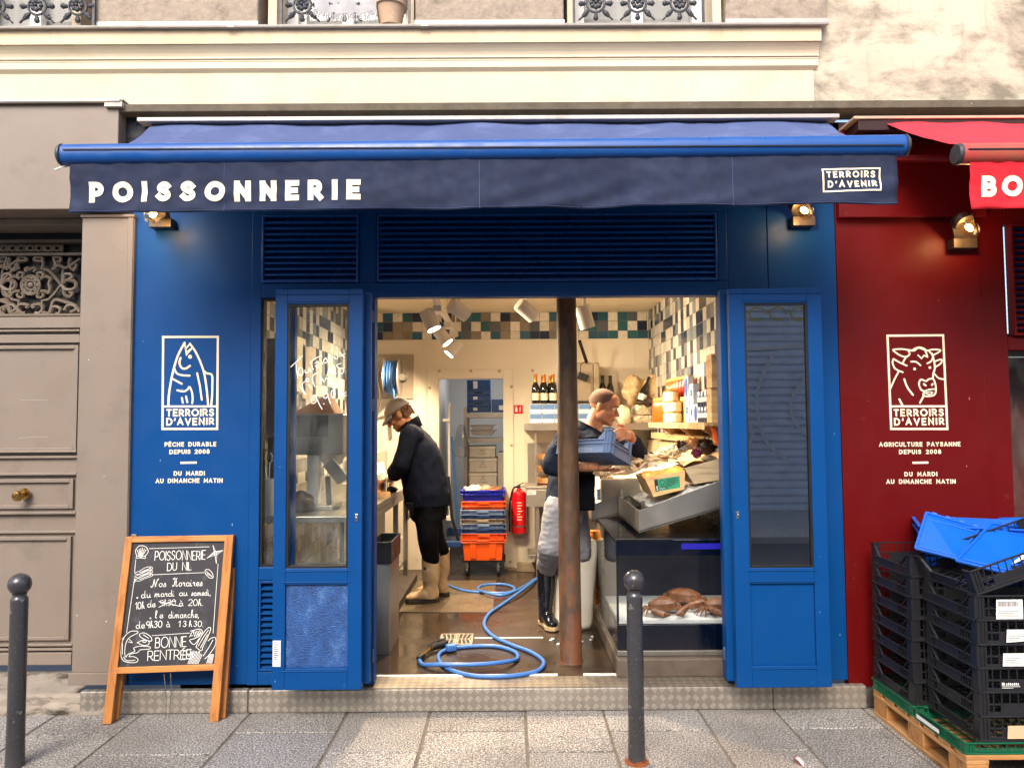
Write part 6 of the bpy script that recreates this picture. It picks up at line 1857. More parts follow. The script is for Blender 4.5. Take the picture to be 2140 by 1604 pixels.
# ---------------------------------------------------------------- store room shelf
YR = 3.75
sh = thing('storage_shelf', 'pale metal storage shelf in the store room', 'shelf', (P(1010, 1000, YR).x, YR, F))
xs_, xe_ = P(969, 900, YR).x, P(969, 900, YR).x + .9
boxes('upright', M['steel'], sh, [(x, x + .035, y, y + .035, F, ZZ(975, 851, YR)) for x in (xs_, xe_ - .035) for y in (YR, YR + .5)])
for py in (863, 915, 1035):
    z = ZZ(1010, py, YR); bx('shelf_board', M['steel'], sh, xs_ + .036, xe_ - .036, YR + .0, YR + .53, z - .05, z)
def sbox(px0, px1, py0, py1, Y, dep, name, label, mat, grp=None, cat='box', bev=.004):
    a, b_ = P(px0, py0, Y), P(px1, py1, Y)
    o = thing(name, label, cat, ((a.x + b_.x) / 2, Y, b_.z), grp)
    bx(name.split('_')[-1] + '_body', mat, o, a.x, b_.x, Y, Y + dep, b_.z, a.z, bev=bev)
    return o, a, b_
mstc = pm('store_crate_blue', '#27518c', .4, var=.06)
ys5 = [860, 848, 837, 825, 814, 793]
for k in range(5):
    o, a, b_ = sbox(976, 1024.5, ys5[k + 1] + .5, ys5[k], YR + .03, .38, 'store_crate', ['blue crate at the bottom of the stack on the store room shelf', 'blue crate with an open handle, second from bottom on the store room shelf', 'blue crate with a torn label in the middle of the store room stack', 'blue crate with an open handle, second from top in the store room', 'blue crate with a white label at the top of the store room stack'][k], mstc, 'blue crates on the store room shelf', 'crate')
    h_ = a.z - b_.z; w_ = b_.x - a.x
    mb = MB()
    for u in (0, .1, .22, .78, .9): mb.box(a.x + w_ * u, a.x + w_ * u + .006, YR + .018, YR + .03, b_.z + .004, a.z - .012)
    mb.box(a.x - .004, b_.x + .004, YR + .014, YR + .03, a.z - .012, a.z - .003); mb.build('rib', mstc, o)
    if k % 2: mb = MB(); mb.prism([(a.x + w_ * .3, YR + .0285, a.z - .022), (a.x + w_ * .7, YR + .0285, a.z - .022), (a.x + w_ * .64, YR + .0285, b_.z + h_ * .3), (a.x + w_ * .36, YR + .0285, b_.z + h_ * .3)], (0, .001, 0)); mb.build('handle_hole', M['black'], o)
    else: mb = MB(); mb.sheet([(a.x + w_ * .27, YR + .017, b_.z + .012), (a.x + w_ * .45, YR + .017, b_.z + .014), (a.x + w_ * .45, YR + .017, a.z - .016), (a.x + w_ * .26, YR + .017, a.z - .016)]); mb.build('label', M['paper'], o)
o, a, b_ = sbox(1027, 1062, 834, 860, YR + .03, .38, 'store_crate', 'blue crate standing alone beside the stack on the store room shelf', mstc, 'blue crates on the store room shelf', 'crate')
mb = MB(); mb.sheet([(a.x + .08, YR + .028, b_.z + .02), (a.x + .15, YR + .028, b_.z + .02), (a.x + .15, YR + .028, b_.z + .07), (a.x + .08, YR + .028, b_.z + .07)]); mb.build('label', M['paper'], o)
for k, (p0, p1) in enumerate(((889, 898), (900, 909))):
    a, b_ = P(983, p0, YR + .05), P(1032 + k * 2, p1, YR + .05)
    mb = MB(); mb.hexa([(a.x + .03, YR + .06, b_.z), (b_.x - .03, YR + .06, b_.z), (b_.x - .03, YR + .4, b_.z), (a.x + .03, YR + .4, b_.z)], [(a.x, YR + .05, a.z), (b_.x, YR + .05, a.z), (b_.x, YR + .42, a.z), (a.x, YR + .42, a.z)])
    mb.box(a.x - .015, b_.x + .015, YR + .035, YR + .43, a.z + .0005, a.z + .008)
    mb.build('tray', M['steel'], label=['upper steel tray on the store room shelf', 'lower steel tray on the store room shelf'][k], cat='tray', group='steel trays in the store room', bev=.003)
for k, (px0, px1, p0, p1) in enumerate(((981, 1035, 932, 955), (981, 1038, 957, 986), (981, 1038, 988, 1018))):
    o, a, b_ = sbox(px0, px1, p0, p1, YR + .04, .4, 'polystyrene_box', ['white polystyrene box with a crooked lid, topmost of three in the store room', 'middle white polystyrene box in the store room', 'lowest white polystyrene box behind the crate stack'][k], pm('polystyrene_%d' % k, '#c9c3b8', .8, var=.06, bump=.2, bs=120), 'polystyrene boxes in the store room')
    w_ = b_.x - a.x
    mb = MB(); y_ = YR + .0388; zc2 = (a.z + b_.z) / 2
    for pl in (cr((.4, 0), (.5, .02), (.55, 0)), cr((.47, .03), (.5, .045), (.53, .03)), [(.35, -.02), (.65, -.022)], [(.15, -.05), (.2, -.05)], [(.8, -.05), (.85, -.05)]): stroke(mb, [V(a.x + w_ * u, y_, zc2 + v_) for u, v_ in pl], .006, (0, -1, 0))
    mb.build('print', pm('grey_print', '#8a8782', .8), o)
    bx('lid', pm('polystyrene_lid_%d' % k, '#d3cdc2', .8), o, a.x - .006, b_.x + .006, YR + .034, YR + .446, a.z - .03, a.z - .001)
o, a, b_ = sbox(1041, 1062, 945, 1018, YR + .04, .4, 'polystyrene_box', 'tall white polystyrene box at the edge of the doorway view', pm('polystyrene_t', '#c4bdb0', .8, var=.06), 'polystyrene boxes in the store room')
c_ = P(964, 915, YR - .04)
mb = MB(); mb.loft([(c_ + V(0, 0, .14), (.02, 0, 0), (0, .015, 0)), (c_ + V(0, 0, .1), (.045, 0, 0), (0, .03, 0)), (c_, (.07, 0, 0), (0, .05, 0)), (c_ + V(-.02, 0, -.12), (.1, 0, 0), (0, .06, 0)), (c_ + V(-.01, 0, -.2), (.075, 0, 0), (0, .05, 0))], 18)
mb.crumple(.02, 22, 3).build('plastic_bag', glassm('bag_film', (.8, .82, .84), 1.6, .15, dirt=.5), smooth=True, label='clear plastic bag hung on the upright of the store room shelf', cat='bag')
# ---------------------------------------------------------------- work table at the back wall
YT = 2.78
wt = thing('work_table', 'stainless steel work table with an over-shelf at the back wall', 'table', (P(1150, 1058, YT).x, YT, F))
xt_, xu_ = P(1101, 1040, YT).x, XR - .02
a, b_ = P(1099, 1023, YT), P(1200, 1058, YT)
bx('apron', M['steel'], wt, a.x, xu_, YT, YT + .03, b_.z, a.z)
bx('worktop', M['steel'], wt, a.x, xu_, YT, BW - .01, a.z + .001, a.z + .03)
boxes('leg', M['steel'], wt, [(x, x + .035, y, y + .035, F, b_.z) for x in (P(1120, 1100, YT).x, P(1166, 1100, YT).x, xu_ - .06) for y in (YT + .04, BW - .08)])
bx('lower_shelf', M['steeldull'], wt, a.x + .02, xu_, YT + .04, BW - .1, F + .2, F + .22)
zs_ = P(1150, 884, YT + .1).z; zsb = P(1150, 899, YT + .1).z
xsh = P(1097, 890, YT + .1).x
bx('over_shelf', M['steel'], wt, xsh, P(1396, 890, YT + .1).x, YT + .1, BW - .02, zsb, zs_)
boxes('post', M['steel'], wt, [(x, x + .022, YT + .16, YT + .19, a.z + .031, zsb - .001) for x in [P(px, 950, YT + .16).x for px in (1117, 1368, 1382)]])
bx('splash_back', M['steel'], wt, a.x + .03, xu_, BW - .01, BW - .002, a.z + .03, P(1150, 925, BW).z)
pl_ = thing('sign', 'small metal nameplate on the front of the work table', 'plate', P(1110, 1030, YT - .002))
mb = MB(); q0, q1 = P(1101, 1026, YT - .001), P(1120, 1033, YT - .001); mb.box(q0.x, q1.x, YT - .002, YT - .0005, q1.z, q0.z); mb.build('plate', M['whiteplastic'], pl_)
mb = MB()
for i in range(5): mb.box(q0.x + .008 + i * .012, q0.x + .016 + i * .012, YT - .0026, YT - .0021, q1.z + .012, q1.z + .02)
mb.build('print', M['ink'], pl_)
# bottles
def bottle(label, px, py_base, py_top, Y, group, foil, glassc, lab=True):
    c_ = P(px, py_base, Y); h_ = P(px, py_top, Y).z - c_.z; k = h_ / .31
    o = thing('bottle', label, 'bottle', c_, group)
    MB().lathe([(.036 * k, 0), (.042 * k, .006 * k), (.042 * k, .15 * k), (.036 * k, .185 * k), (.02 * k, .225 * k), (.0155 * k, .25 * k), (.0155 * k, .3 * k)], c_, 22).build('glass_body', glassc, o, smooth=True)
    MB().lathe([(.0205 * k, .227 * k), (.0175 * k, .245 * k), (.0175 * k, .295 * k), (.02 * k, .3 * k), (.019 * k, .312 * k), (0, .314 * k)], c_, 18).build('foil', foil, o, smooth=True)
    if lab: MB().grid(lambda u, v: c_ + V(.0426 * k * math.sin(-1.1 + 2.2 * u), -.0426 * k * math.cos(-1.1 + 2.2 * u), (.035 + .075 * v) * k), 12, 1).build('label', pm('bottle_label', '#e9d9b5', .7), o, smooth=True)
mgr = pm('dark_green_glass', '#0f0d08', .08, var=.1, spec=.8)
mfo = pm('gold_foil', '#b9772f', .35, m=.6, var=.2, sc=60); mbk = pm('black_foil', '#141114', .35)
g_ = 'bottles on the steel over-shelf'
zb_ = 843
for i, (px, pt_, lab) in enumerate(((1119.5, 782, 'gold-topped champagne bottle at the end of the row by the wall sign'), (1137.5, 782, 'gold-topped champagne bottle in the middle of the front row'), (1156, 782, 'gold-topped champagne bottle half behind the cast iron column'))):
    bottle(lab, px, zb_, pt_, YT + .2, g_, mfo, mgr)
bottle('gold-topped champagne bottle behind the middle one of the front row', 1134, zb_ - 1, 785, YT + .31, g_, mfo, mgr); bottle('gold-topped champagne bottle behind the one at the column', 1150, zb_ - 1, 785, YT + .31, g_, mfo, mgr)
bottle('dark bottle beside the machine, behind the shaved head of the man with the crate', 1260, 845, 785, YT + .24, g_, mbk, mgr, False); bottle('dark bottle standing clear of the head of the man with the crate', 1276, 845, 785, YT + .24, g_, mbk, mgr, False)
# carton boxes under the bottles (carrying them)
mbw = pm('blue_white_carton', '#b9c6d8', .6, var=.08); mbd = pm('carton_blue', '#5478a8', .6)
g_ = 'blue and white cartons on the over-shelf'
zz = [zs_, zs_ + (P(1130, 844, YT + .12).z - zs_) / 2, P(1130, 844, YT + .12).z]
for r_ in range(2):
    for c_i in range(5):
        x0 = xsh + .05 + c_i * .118
        o = thing('carton', ('blue and white carton, %s in the %s row under the bottles' % (['first', 'second', 'third', 'fourth', 'fifth'][c_i], ['lower', 'upper'][r_])), 'carton', (x0 + .058, YT + .12, zz[r_]), g_)
        bx('carton_body', mbw, o, x0, x0 + .114, YT + .12, YT + .38, zz[r_] + .001, zz[r_ + 1] - .001)
        mb = MB(); zA = zz[r_] + (zz[r_ + 1] - zz[r_]) * .45; mb.sheet([(x0 + .002, YT + .1192, zA), (x0 + .112, YT + .1192, zA), (x0 + .112, YT + .1192, zz[r_ + 1] - .004), (x0 + .002, YT + .1192, zz[r_ + 1] - .004)]); mb.build('printed_band', mbd, o)
# packing machine with dark arm
mc = thing('vacuum_machine', 'grey beige machine with rounded front standing behind the column on the over-shelf', 'machine', P(1230, 838, YT + .15))
a, b_ = P(1196, 757, YT + .15), P(1254, 838, YT + .15)
mmc = pm('beige_machine', '#a99c86', .4, m=.25, var=.05)
bx('body', mmc, mc, a.x, b_.x - .06, YT + .15, YT + .45, b_.z, a.z, bev=.02)
bx('side_case', mmc, mc, b_.x - .058, b_.x, YT + .17, YT + .45, b_.z, a.z - .0, bev=.012)
a2, b2 = P(1203, 777, YT + .14), P(1236, 836, YT + .14)
bx('door', pm('beige_door', '#9b8e79', .35, m=.3), mc, a2.x, b2.x, YT + .138, YT + .149, b2.z, a2.z, bev=.02)
MB().obox(P(1218, 787, YT + .08), (.1, .06, .065), Matrix.Rotation(.35, 3, 'Y')).build('sensor', M['black'], mc, bev=.006)
MB().tube([P(1211, 712, YT - .1), P(1226, 757, YT + .1)], .016, 8).build('dark_arm', M['black'], mc, smooth=True)
MB().tube(cat_rom([P(1213, 780, YT + .05), P(1214, 762, YT + .05), P(1222, 756, YT + .08)]), .004, 6).build('cable', M['black'], mc)
# food containers on the table
for i in range(3):
    a, b_ = P(1118 + i * 2, 945 + i * 25, YT + .16), P(1160, 962 + i * 25, YT + .16)
    o = thing('food_container', ['topmost clear food container on the work table', 'middle clear food container on the work table', 'lowest clear food container on the work table'][i], 'container', ((a.x + b_.x) / 2, YT + .3, b_.z), 'clear food containers on the work table')
    bx('tub', M['clear'], o, a.x, b_.x, YT + .2, YT + .45, b_.z, a.z, bev=.008)
    bx('food', pm('packed_food_%d' % i, '#c98f5a', .5, var=.35, sc=40), o, a.x + .01, b_.x - .01, YT + .215, YT + .43, b_.z + .006, b_.z + (a.z - b_.z) * .7)
# bags and gift basket on the over-shelf
mstr = pm('straw_wrap', '#d3b486', .7, var=.35, sc=26, c2='#f0dfbc', c2r=(.55, .7), c2s=18, bump=.6, bs=60)
mfoil = pm('crinkled_cellophane', '#d8c8a4', .22, m=.45, var=.25, sc=25, bump=.9, bs=45, bd=.01)
lump('straw_bag', 'straw coloured filled bag behind the head of the man with the crate', P(1322, 815, YT + .3), (.11, .08, .15), mstr, 7, .28, cat='bag')
lump('straw_bag', 'straw coloured filled bag leaning on the tiled corner beside the dark bottle', P(1365, 815, YT + .25), (.1, .09, .15), mstr, 8, .2, cat='bag')
for i, (x0, x1, y0, y1, lab) in enumerate(((1325, 1372, 846, 866, 'upper cellophane wrapped tray on the over-shelf'), (1316, 1388, 868, 884, 'lower cellophane wrapped tray on the over-shelf'))):
    a, b_ = P(x0, y0, YT + .12), P(x1, y1, YT + .12)
    mb = MB(); mb.loft([(((a.x + b_.x) / 2, YT + .25, b_.z + .001), ((b_.x - a.x) / 2 * .9, 0, 0), (0, .12, 0)), (((a.x + b_.x) / 2, YT + .25, (a.z + b_.z) / 2), ((b_.x - a.x) / 2, 0, 0), (0, .13, 0)), (((a.x + b_.x) / 2, YT + .25, a.z), ((b_.x - a.x) / 2 * .95, 0, 0), (0, .125, 0))], 28, .5)
    mb.crumple(.006, 40, i).build('wrapped_tray', mfoil, smooth=True, ang=60, label=lab, cat='tray', group='wrapped trays on the over-shelf')
bo = thing('bottle', 'dark bottle lying tilted in a wrapped gift basket on the over-shelf', 'bottle', P(1345, 845, YT + .2))
q = V(.32, 0, .9).to_track_quat('Z', 'Y').to_matrix()
MB().lathe([(.036, 0), (.04, .006), (.04, .12), (.03, .16), (.015, .2), (.0155, .26), (0, .262)], P(1339, 840, YT + .16), 20, q).build('glass_body', mgr, bo, smooth=True)
MB().lathe([(.041, .02), (.041, .08)], P(1339, 840, YT + .16), 20, q, cap=False).build('label', M['paper'], bo, smooth=True)
lump('dark_fabric_pouch', 'dark brown pouch lying on the upper wrapped tray', P(1352, 841, YT + .14), (.11, .05, .03), pm('brown_pouch', '#4a3a2a', .6, var=.4, sc=20), 3, cat='pouch')
lump('bread_bag', 'paper bag with a printed label beside the face of the man with the crate', P(1304, 868, YT + .12), (.075, .06, .1), pm('bag_paper', '#ecdcb8', .7, var=.12, bump=.5, bs=25), 6, cat='bag', amp=.3)
# ---------------------------------------------------------------- wall shelf with jars on the right tile wall
zj = 1.59
def R3(px, py, x=None): return PX(px, py, x if x else XR - .13)
ws = thing('wall_shelf', 'wooden slatted wall shelf with brackets on the right tiled wall', 'shelf', (XR - .12, 1.9, zj - .03))
wsy0, wsy1 = .24, 2.05
wsh = woodm('shelf_wood', '#b08a58', '#8a6338', 'Y', 14, .6)
for k in range(4): bx('board', wsh, ws, XR - .24 + k * .058, XR - .24 + k * .058 + .053, wsy0, wsy1, zj - .022, zj)
wbk = woodm('bracket_wood', '#b98e5e', '#8d6438', 'Y', 12, .6)
for y in (.5, 1.1, 1.8): MB().prism([(XR - .22, y, zj - .023), (XR - .002, y, zj - .023), (XR - .002, y, zj - .17)], (0, .03, 0)).build('bracket', wbk, ws, bev=.002)
mb = MB()
n_t = 22
for i in range(n_t):
    y = wsy0 + (wsy1 - wsy0) * i / n_t
    mb.box(XR - .246, XR - .2405, y + .004, y + (wsy1 - wsy0) / n_t - .004, zj - .04, zj + .002)
mb.build('price_tag', pm('price_tag', '#bfa277', .6), ws)
mjar_o = pm('orange_soup_jar', '#e0560f', .2, var=.15, sc=30); mlid = pm('gold_lid', '#c79a5a', .3, m=.6)
mjar_w = pm('cream_label_jar', '#ecdfc4', .5, var=.05); mjar_r = pm('red_jar', '#8a2c10', .2, var=.2, sc=20)
def jar(label, y, x, z, r, h, mat, grp):
    o = thing('jar', label, 'jar', (x, y, z), grp)
    MB().lathe([(r * .9, 0), (r, .006), (r, h * .8), (r * .85, h * .86)], (x, y, z), 18).build('jar_body', mat, o, smooth=True)
    MB().lathe([(r * .9, h * .86), (r * .92, h), (0, h)], (x, y, z), 18).build('jar_lid', mlid, o, smooth=True)
names = ['nearest the back wall', 'second from the back wall', 'third from the back wall', 'fourth from the back wall', 'fifth from the back wall', 'sixth from the back wall']
g_ = 'jars on the wall shelf'
for k in range(5): jar('tall orange soup jar on the shelf board, %s' % names[k], 1.95 - k * .085, XR - .19, zj + .001, .038, .2, mjar_o, g_)
bx('jar_riser', wb, ws, XR - .14, XR - .004, 1.1, 2.0, zj + .001, zj + .19)
for k in range(5): jar('tall orange soup jar on the raised step, %s' % names[k], 1.93 - k * .085, XR - .08, zj + .191, .038, .165, mjar_o, g_)
for k in range(3): jar('dark red jar on the raised step, %s of three' % ['farthest', 'middle', 'nearest'][k], 1.47 - k * .1, XR - .08, zj + .191, .042, .16, mjar_r, g_)
for r_ in range(3):
    for k in range(3):
        if r_ == 2 and k == 2: continue
        jar('low jar with a cream label, %s tier, %s from the soup jars' % (['bottom', 'middle', 'upper'][r_], ['first', 'second', 'third'][k]), 1.47 - k * .105, XR - .19, zj + .001 + r_ * .081, .048, .08, mjar_w, g_)
mpk = pm('blue_white_packet', '#dfe6ee', .45, var=.05); mpb = pm('packet_blue', '#1f56a8', .5)
for k, (y, w_, h_, zo) in enumerate(((.86, .1, .17, 0), (.87, .1, .15, .17), (.73, .09, .14, .0), (.73, .09, .12, .14), (.62, .08, .12, .0))):
    o = thing('packet', ['white packet with a big blue seal low on the shelf', 'tall packet with a blue oval emblem above the low one', 'packet with a blue star beside the oval one', 'small blue and orange packet on top of the star packet', 'low white packet beside the tins'][k], 'packet', (XR - .18, y, zj + zo), 'blue packets on the wall shelf')
    bx('packet_body', mpk, o, XR - .2, XR - .16, y - w_ / 2, y + w_ / 2, zj + .001 + zo, zj + zo + h_)
    mb = MB(); xq = XR - .2008
    if k in (0, 2, 3): mb.sheet([(xq, y + w_ * .42 * math.cos(t) * (1 if i % 2 else .55), zj + zo + h_ * .5 + w_ * .42 * math.sin(t) * (1 if i % 2 else .55)) for i, t in enumerate([2 * math.pi * j / 12 for j in range(12)])])
    else: mb.sheet([(xq, y + w_ * .45 * math.cos(t), zj + zo + h_ * .5 + h_ * .46 * math.sin(t)) for t in [2 * math.pi * j / 20 for j in range(20)]])
    em_ = mb.build('emblem', mpb, o)
mtin = pm('grey_tin', '#5a6577', .3, m=.5)
for k in range(6):
    y = .53 - (k % 3) * .08; z = zj + .001 + (k // 3) * .1
    o = thing('tin', 'round tin with a white band, %s row, %s from the packets' % (['lower', 'upper'][k // 3], ['first', 'second', 'third'][k % 3]), 'tin', (XR - .17, y, z), 'tins on the wall shelf')
    MB().lathe([(.038, 0), (.04, .003), (.04, .094), (.038, .098), (0, .098)], (XR - .17, y, z), 18).build('can', mtin, o, smooth=True)
    MB().lathe([(.0405, .03), (.0405, .06)], (XR - .17, y, z), 18, cap=False).build('band', M['paper'], o, smooth=True)
for k in range(2):
    z = zj + .001 + k * .21; n_y = .3 - k * .02
    o = thing('wooden_box', ['upright wooden box with a burnt-in arch, lower of two on the shelf', 'upright wooden box with a burnt-in arch, upper of two on the shelf'][k], 'wooden box', (XR - .15, .31, z), 'upright wooden boxes on the wall shelf')
    bx('box_body', wb, o, XR - .2, XR - .1, n_y - .06, n_y + .06, z, z + .205)
    mb = MB(); xq = XR - .2012
    stroke(mb, [V(xq, n_y + .035 * math.cos(t), z + .13 + .04 * math.sin(t)) for t in [math.pi * j / 10 for j in range(11)]], .004, (-1, 0, 0)); stroke(mb, [V(xq, n_y, z + .1), V(xq, n_y, z + .15)], .004, (-1, 0, 0)); stroke(mb, [V(xq, n_y - .03, z + .06), V(xq, n_y + .03, z + .08)], .004, (-1, 0, 0))
    mb.build('burnt_mark', pm('burnt_wood', '#8a5a2c', .7), o)
# low wooden wall boarding behind the display
MB().box(XR - .03, XR - .001, .9, BW - .02, 1.0, zj - .17).build('wood_boarding', woodm('pale_boarding', '#e0c9a2', '#c2a679', 'Z', 10, .6, .1), label='pale wooden boarding below the jar shelf on the tiled wall', cat='boarding')
a, b_ = P(1372, 908, 1.75), P(1500, 922, 1.0)
MB().box(XR - .1, XR - .032, .55, 2.7, P(1450, 922, 1.5).z, P(1450, 907, 1.5).z).build('wooden_rail', woodm('pale_rail', '#c9b080', '#ab8f60', 'Y', 12, .5, .1), label='pale horizontal wooden rail behind the fish display', cat='rail', bev=.004)
cdp = R3(1492, 905, XR - .16); MB().obox(cdp, (.015, .11, .13), Matrix.Rotation(R(25), 3, 'X') @ Matrix.Rotation(R(-20), 3, 'Y')).build('price_card', pm('orange_card', '#e05a12', .6, var=.25, sc=25), label='tilted orange price card standing behind the sea urchins', cat='price card')
# ---------------------------------------------------------------- fish display: sloping steel trays over the aquarium
YA, YB = .2, 1.08
xL1 = PX(1335, 1065, 0).x if False else P(1335, 1065, YA).x
zTL, zBL = P(1335, 1066, YA).z, P(1335, 1113, YA).z
pR_t, pR_b = P(1510, 1003, YA), P(1510, 1062, YA)
SL = (pR_t.z - zTL) / (pR_t.x - xL1)                       # slope towards the wall
def zt(x): return zTL + SL * (x - xL1)
def zbt(x): return zBL + (pR_b.z - zBL) / (pR_b.x - xL1) * (x - xL1)
ds = thing('display_tray', 'sloping stainless steel fish display tray over the aquarium', 'display', (1.0, .8, zBL))
t_ = .004
xw = XR - .004
mb = MB()
mb.hexa([(xL1, YA, zBL), (xw, YA, zbt(xw)), (xw, YA, zt(xw)), (xL1, YA, zTL)], [(xL1, YA + t_, zBL), (xw, YA + t_, zbt(xw)), (xw, YA + t_, zt(xw)), (xL1, YA + t_, zTL)])
xL2 = P(1237, 1058, YB).x
mb.hexa([(xL1, YA + t_, zBL), (xL1, YB, zBL), (xL1, YB, zTL), (xL1, YA + t_, zTL)], [(xL1 + t_, YA + t_, zBL), (xL1 + t_, YB, zBL), (xL1 + t_, YB, zTL), (xL1 + t_, YA + t_, zTL)])
mb.hexa([(xL2, YB, zbt(xL2)), (xL1, YB, zBL), (xL1, YB, zTL), (xL2, YB, zt(xL2))], [(xL2, YB + t_, zbt(xL2)), (xL1, YB + t_, zBL), (xL1, YB + t_, zTL), (xL2, YB + t_, zt(xL2))])
mb.hexa([(xL2, YB + t_, zbt(xL2)), (xL2, 2.3, zbt(xL2)), (xL2, 2.3, zt(xL2)), (xL2, YB + t_, zt(xL2))], [(xL2 + t_, YB + t_, zbt(xL2)), (xL2 + t_, 2.3, zbt(xL2)), (xL2 + t_, 2.3, zt(xL2)), (xL2 + t_, YB + t_, zt(xL2))])
mb.build('tray_side', M['steel'], ds, bev=.0012, seg=1)
mb = MB(); e = .006
mb.hexa([(xL1, YA, zBL + e), (xw, YA, zbt(xw) + e), (xw, YB, zbt(xw) + e), (xL1, YB, zBL + e)], [(xL1, YA, zBL + 2 * e), (xw, YA, zbt(xw) + 2 * e), (xw, YB, zbt(xw) + 2 * e), (xL1, YB, zBL + 2 * e)])
mb.hexa([(xL2, YB, zbt(xL2) + e), (xw, YB, zbt(xw) + e), (xw, 2.3, zbt(xw) + e), (xL2, 2.3, zbt(xL2) + e)], [(xL2, YB, zbt(xL2) + 2 * e), (xw, YB, zbt(xw) + 2 * e), (xw, 2.3, zbt(xw) + 2 * e), (xL2, 2.3, zbt(xL2) + 2 * e)])
mb.build('tray_base', M['steeldull'], ds)
boxes('leg', M['steeldull'], ds, [(xL2 + .05, xL2 + .09, y, y + .04, F, zbt(xL2 + .05)) for y in (1.3, 2.2)])
# crushed ice
def icef(u, v):
    y = YA + .012 + (2.28 - YA) * v
    x0 = (xL1 if y < YB + .01 else xL2) + .09
    x = x0 + (xw - x0) * u
    n1 = noise.noise(V(x * 28, y * 28, 0)) + .6 * noise.noise(V(x * 60, y * 60, 2))
    return V(x, y, zt(x) - .035 + .012 * n1 + .03 * max(0, noise.noise(V(x * 5, y * 5, 7))))
mb = MB().grid(icef, 90, 150)
t = NT('crushed_ice'); t.set('Base Color', (.55, .58, .6, 1)); t.set('Roughness', .25); t.set('Subsurface Weight', .3); t.bump(t.noise(t.map(), 90, 4), .6, .006)
mb.build('crushed_ice', t.m, smooth=True, ang=180, label='bed of crushed ice filling the sloping display tray', cat='ice', kind='stuff')
rotS = math.atan(SL)
# sloping wooden boxes on the ice
def slopebox(label, q, dep, lab=None, inset=.06, mat=None):
    """q: front face corners TL TR BR BL in world space, box runs back by dep"""
    o = thing('wooden_box', label, 'wooden box', (q[2] + q[3]) / 2)
    th = V(0, .007, 0)
    back = V(0, dep, 0)
    mb = MB()
    mb.hexa([q[3], q[2], q[1], q[0]], [p + th for p in (q[3], q[2], q[1], q[0])])
    mb.hexa([p + back for p in (q[3], q[2], q[1], q[0])], [p + back + th for p in (q[3], q[2], q[1], q[0])])
    for a_, b_, s in ((0, 3, 1), (1, 2, -1)):
        w_ = V(.007 * s, 0, 0)
        f = [q[b_] + th, q[b_] + back, q[a_] + back, q[a_] + th]
        mb.hexa(f, [p + w_ for p in f])
    mb.build('side', mat or wb, o, bev=.001, seg=1)
    f = [q[3] + th, q[2] + th, q[2] + back, q[3] + back]
    mb = MB(); mb.hexa([p + V(0, 0, .004) for p in f], [p + V(0, 0, .01) for p in f]); mb.build('base', mat or wb, o)
    return o
YW = .36
q = [P(1347, 998, YW), P(1432, 983, YW), P(1430, 1022, YW), P(1366, 1038, YW)]
b1 = slopebox('pale wooden box with a green label on the fish display', q, .34)
mgl = pm('green_label', '#2f8f6f', .5, var=.05)
u0 = YW - .0012
lq = [P(1367, 1002, u0), P(1420, 994, u0), P(1422, 1018, u0), P(1370, 1027, u0)]
mb = MB(); mb.sheet([lq[3], lq[2], lq[1], lq[0]]); lb = mb.build('label', mgl, b1)
def lqp(u, v): return (lq[3] * (1 - u) + lq[2] * u) * (1 - v) + (lq[0] * (1 - u) + lq[1] * u) * v + V(0, -.0006, 0)
mb = MB(); mb.sheet([lqp(0, 0), lqp(.13, 0), lqp(.13, 1), lqp(0, 1)])
stroke(mb, [lqp(.3 + .1 * math.cos(t_), .68 + .2 * math.sin(t_)) for t_ in [2 * math.pi * i / 16 for i in range(17)]], .003, (0, -1, 0))
for i in range(5): stroke(mb, [lqp(.46, .88 - i * .1), lqp(.95 - (i % 2) * .12, .88 - i * .1)], .0028, (0, -1, 0))
for i in range(3): stroke(mb, [lqp(.2, .36 - i * .1), lqp(.8 - i * .15, .36 - i * .1)], .0028, (0, -1, 0))
mb.build('print', M['ink'], lb)
mb = MB(); stroke(mb, [lqp(.04, .44), lqp(.1, .4), lqp(.05, .3), lqp(.1, .22), lqp(.09, .1), lqp(.03, .12)], .003, (0, -1, 0)); stroke(mb, cat_rom([lqp(.2, .12), lqp(.24, .25), lqp(.28, .12), lqp(.34, .2), lqp(.4, .14)]), .003, (0, -1, 0)); mb.build('print_white', M['paper'], lb)
def onslope(px, py, Y, dz=0): p = P(px, py, Y); return p
mscal = pm('scallop_shell', '#dcc3a2', .45, var=.25, sc=18, c2='#a06b48', c2r=(.55, .7), c2s=22, bump=.4, bs=60)
morange = pm('orange_wrapped_fillet', '#e79a3c', .3, var=.18, sc=12, c2='#f3c777', c2r=(.5, .7), c2s=14, bump=.3, bs=30)
mb = MB()
def filf(u, v):
    p = (q[0] * (1 - u) + q[1] * u) + V(0, .012 + .32 * v, -.006)
    return p + V(0, 0, .03 * math.sin(math.pi * min(1, v * 1.1)) * (.6 + .4 * math.sin(u * 9)) + .006 * noise.noise(p * 30))
mb.grid(filf, 30, 24).build('fish_fillet', morange, smooth=True, ang=180, label='orange fillets heaped in the wooden box with the green label', cat='fish')
q2 = [P(1430, 978, YW + .06), P(1522, 952, YW + .06), P(1522, 1000, YW + .06), P(1450, 1011, YW + .06)]
slopebox('grey-beige wooden box near the doorway edge on the fish display', q2, .3, mat=woodm('grey_beige_wood', '#b3a083', '#8b7a60', 'X', 14, .6))
mb = MB()
def pf(u, v):
    p = (q2[0] * (1 - u) + q2[1] * u) + V(0, .01 + .28 * v, 0)
    return p + V(0, 0, .02 * math.sin(u * 7 + v * 3) + .012 * noise.noise(p * 14) + .012)
mb.grid(pf, 24, 20).build('wrapping_paper', mpaper, smooth=True, ang=60, label='crumpled kraft paper lining the grey-beige wooden box', cat='paper')
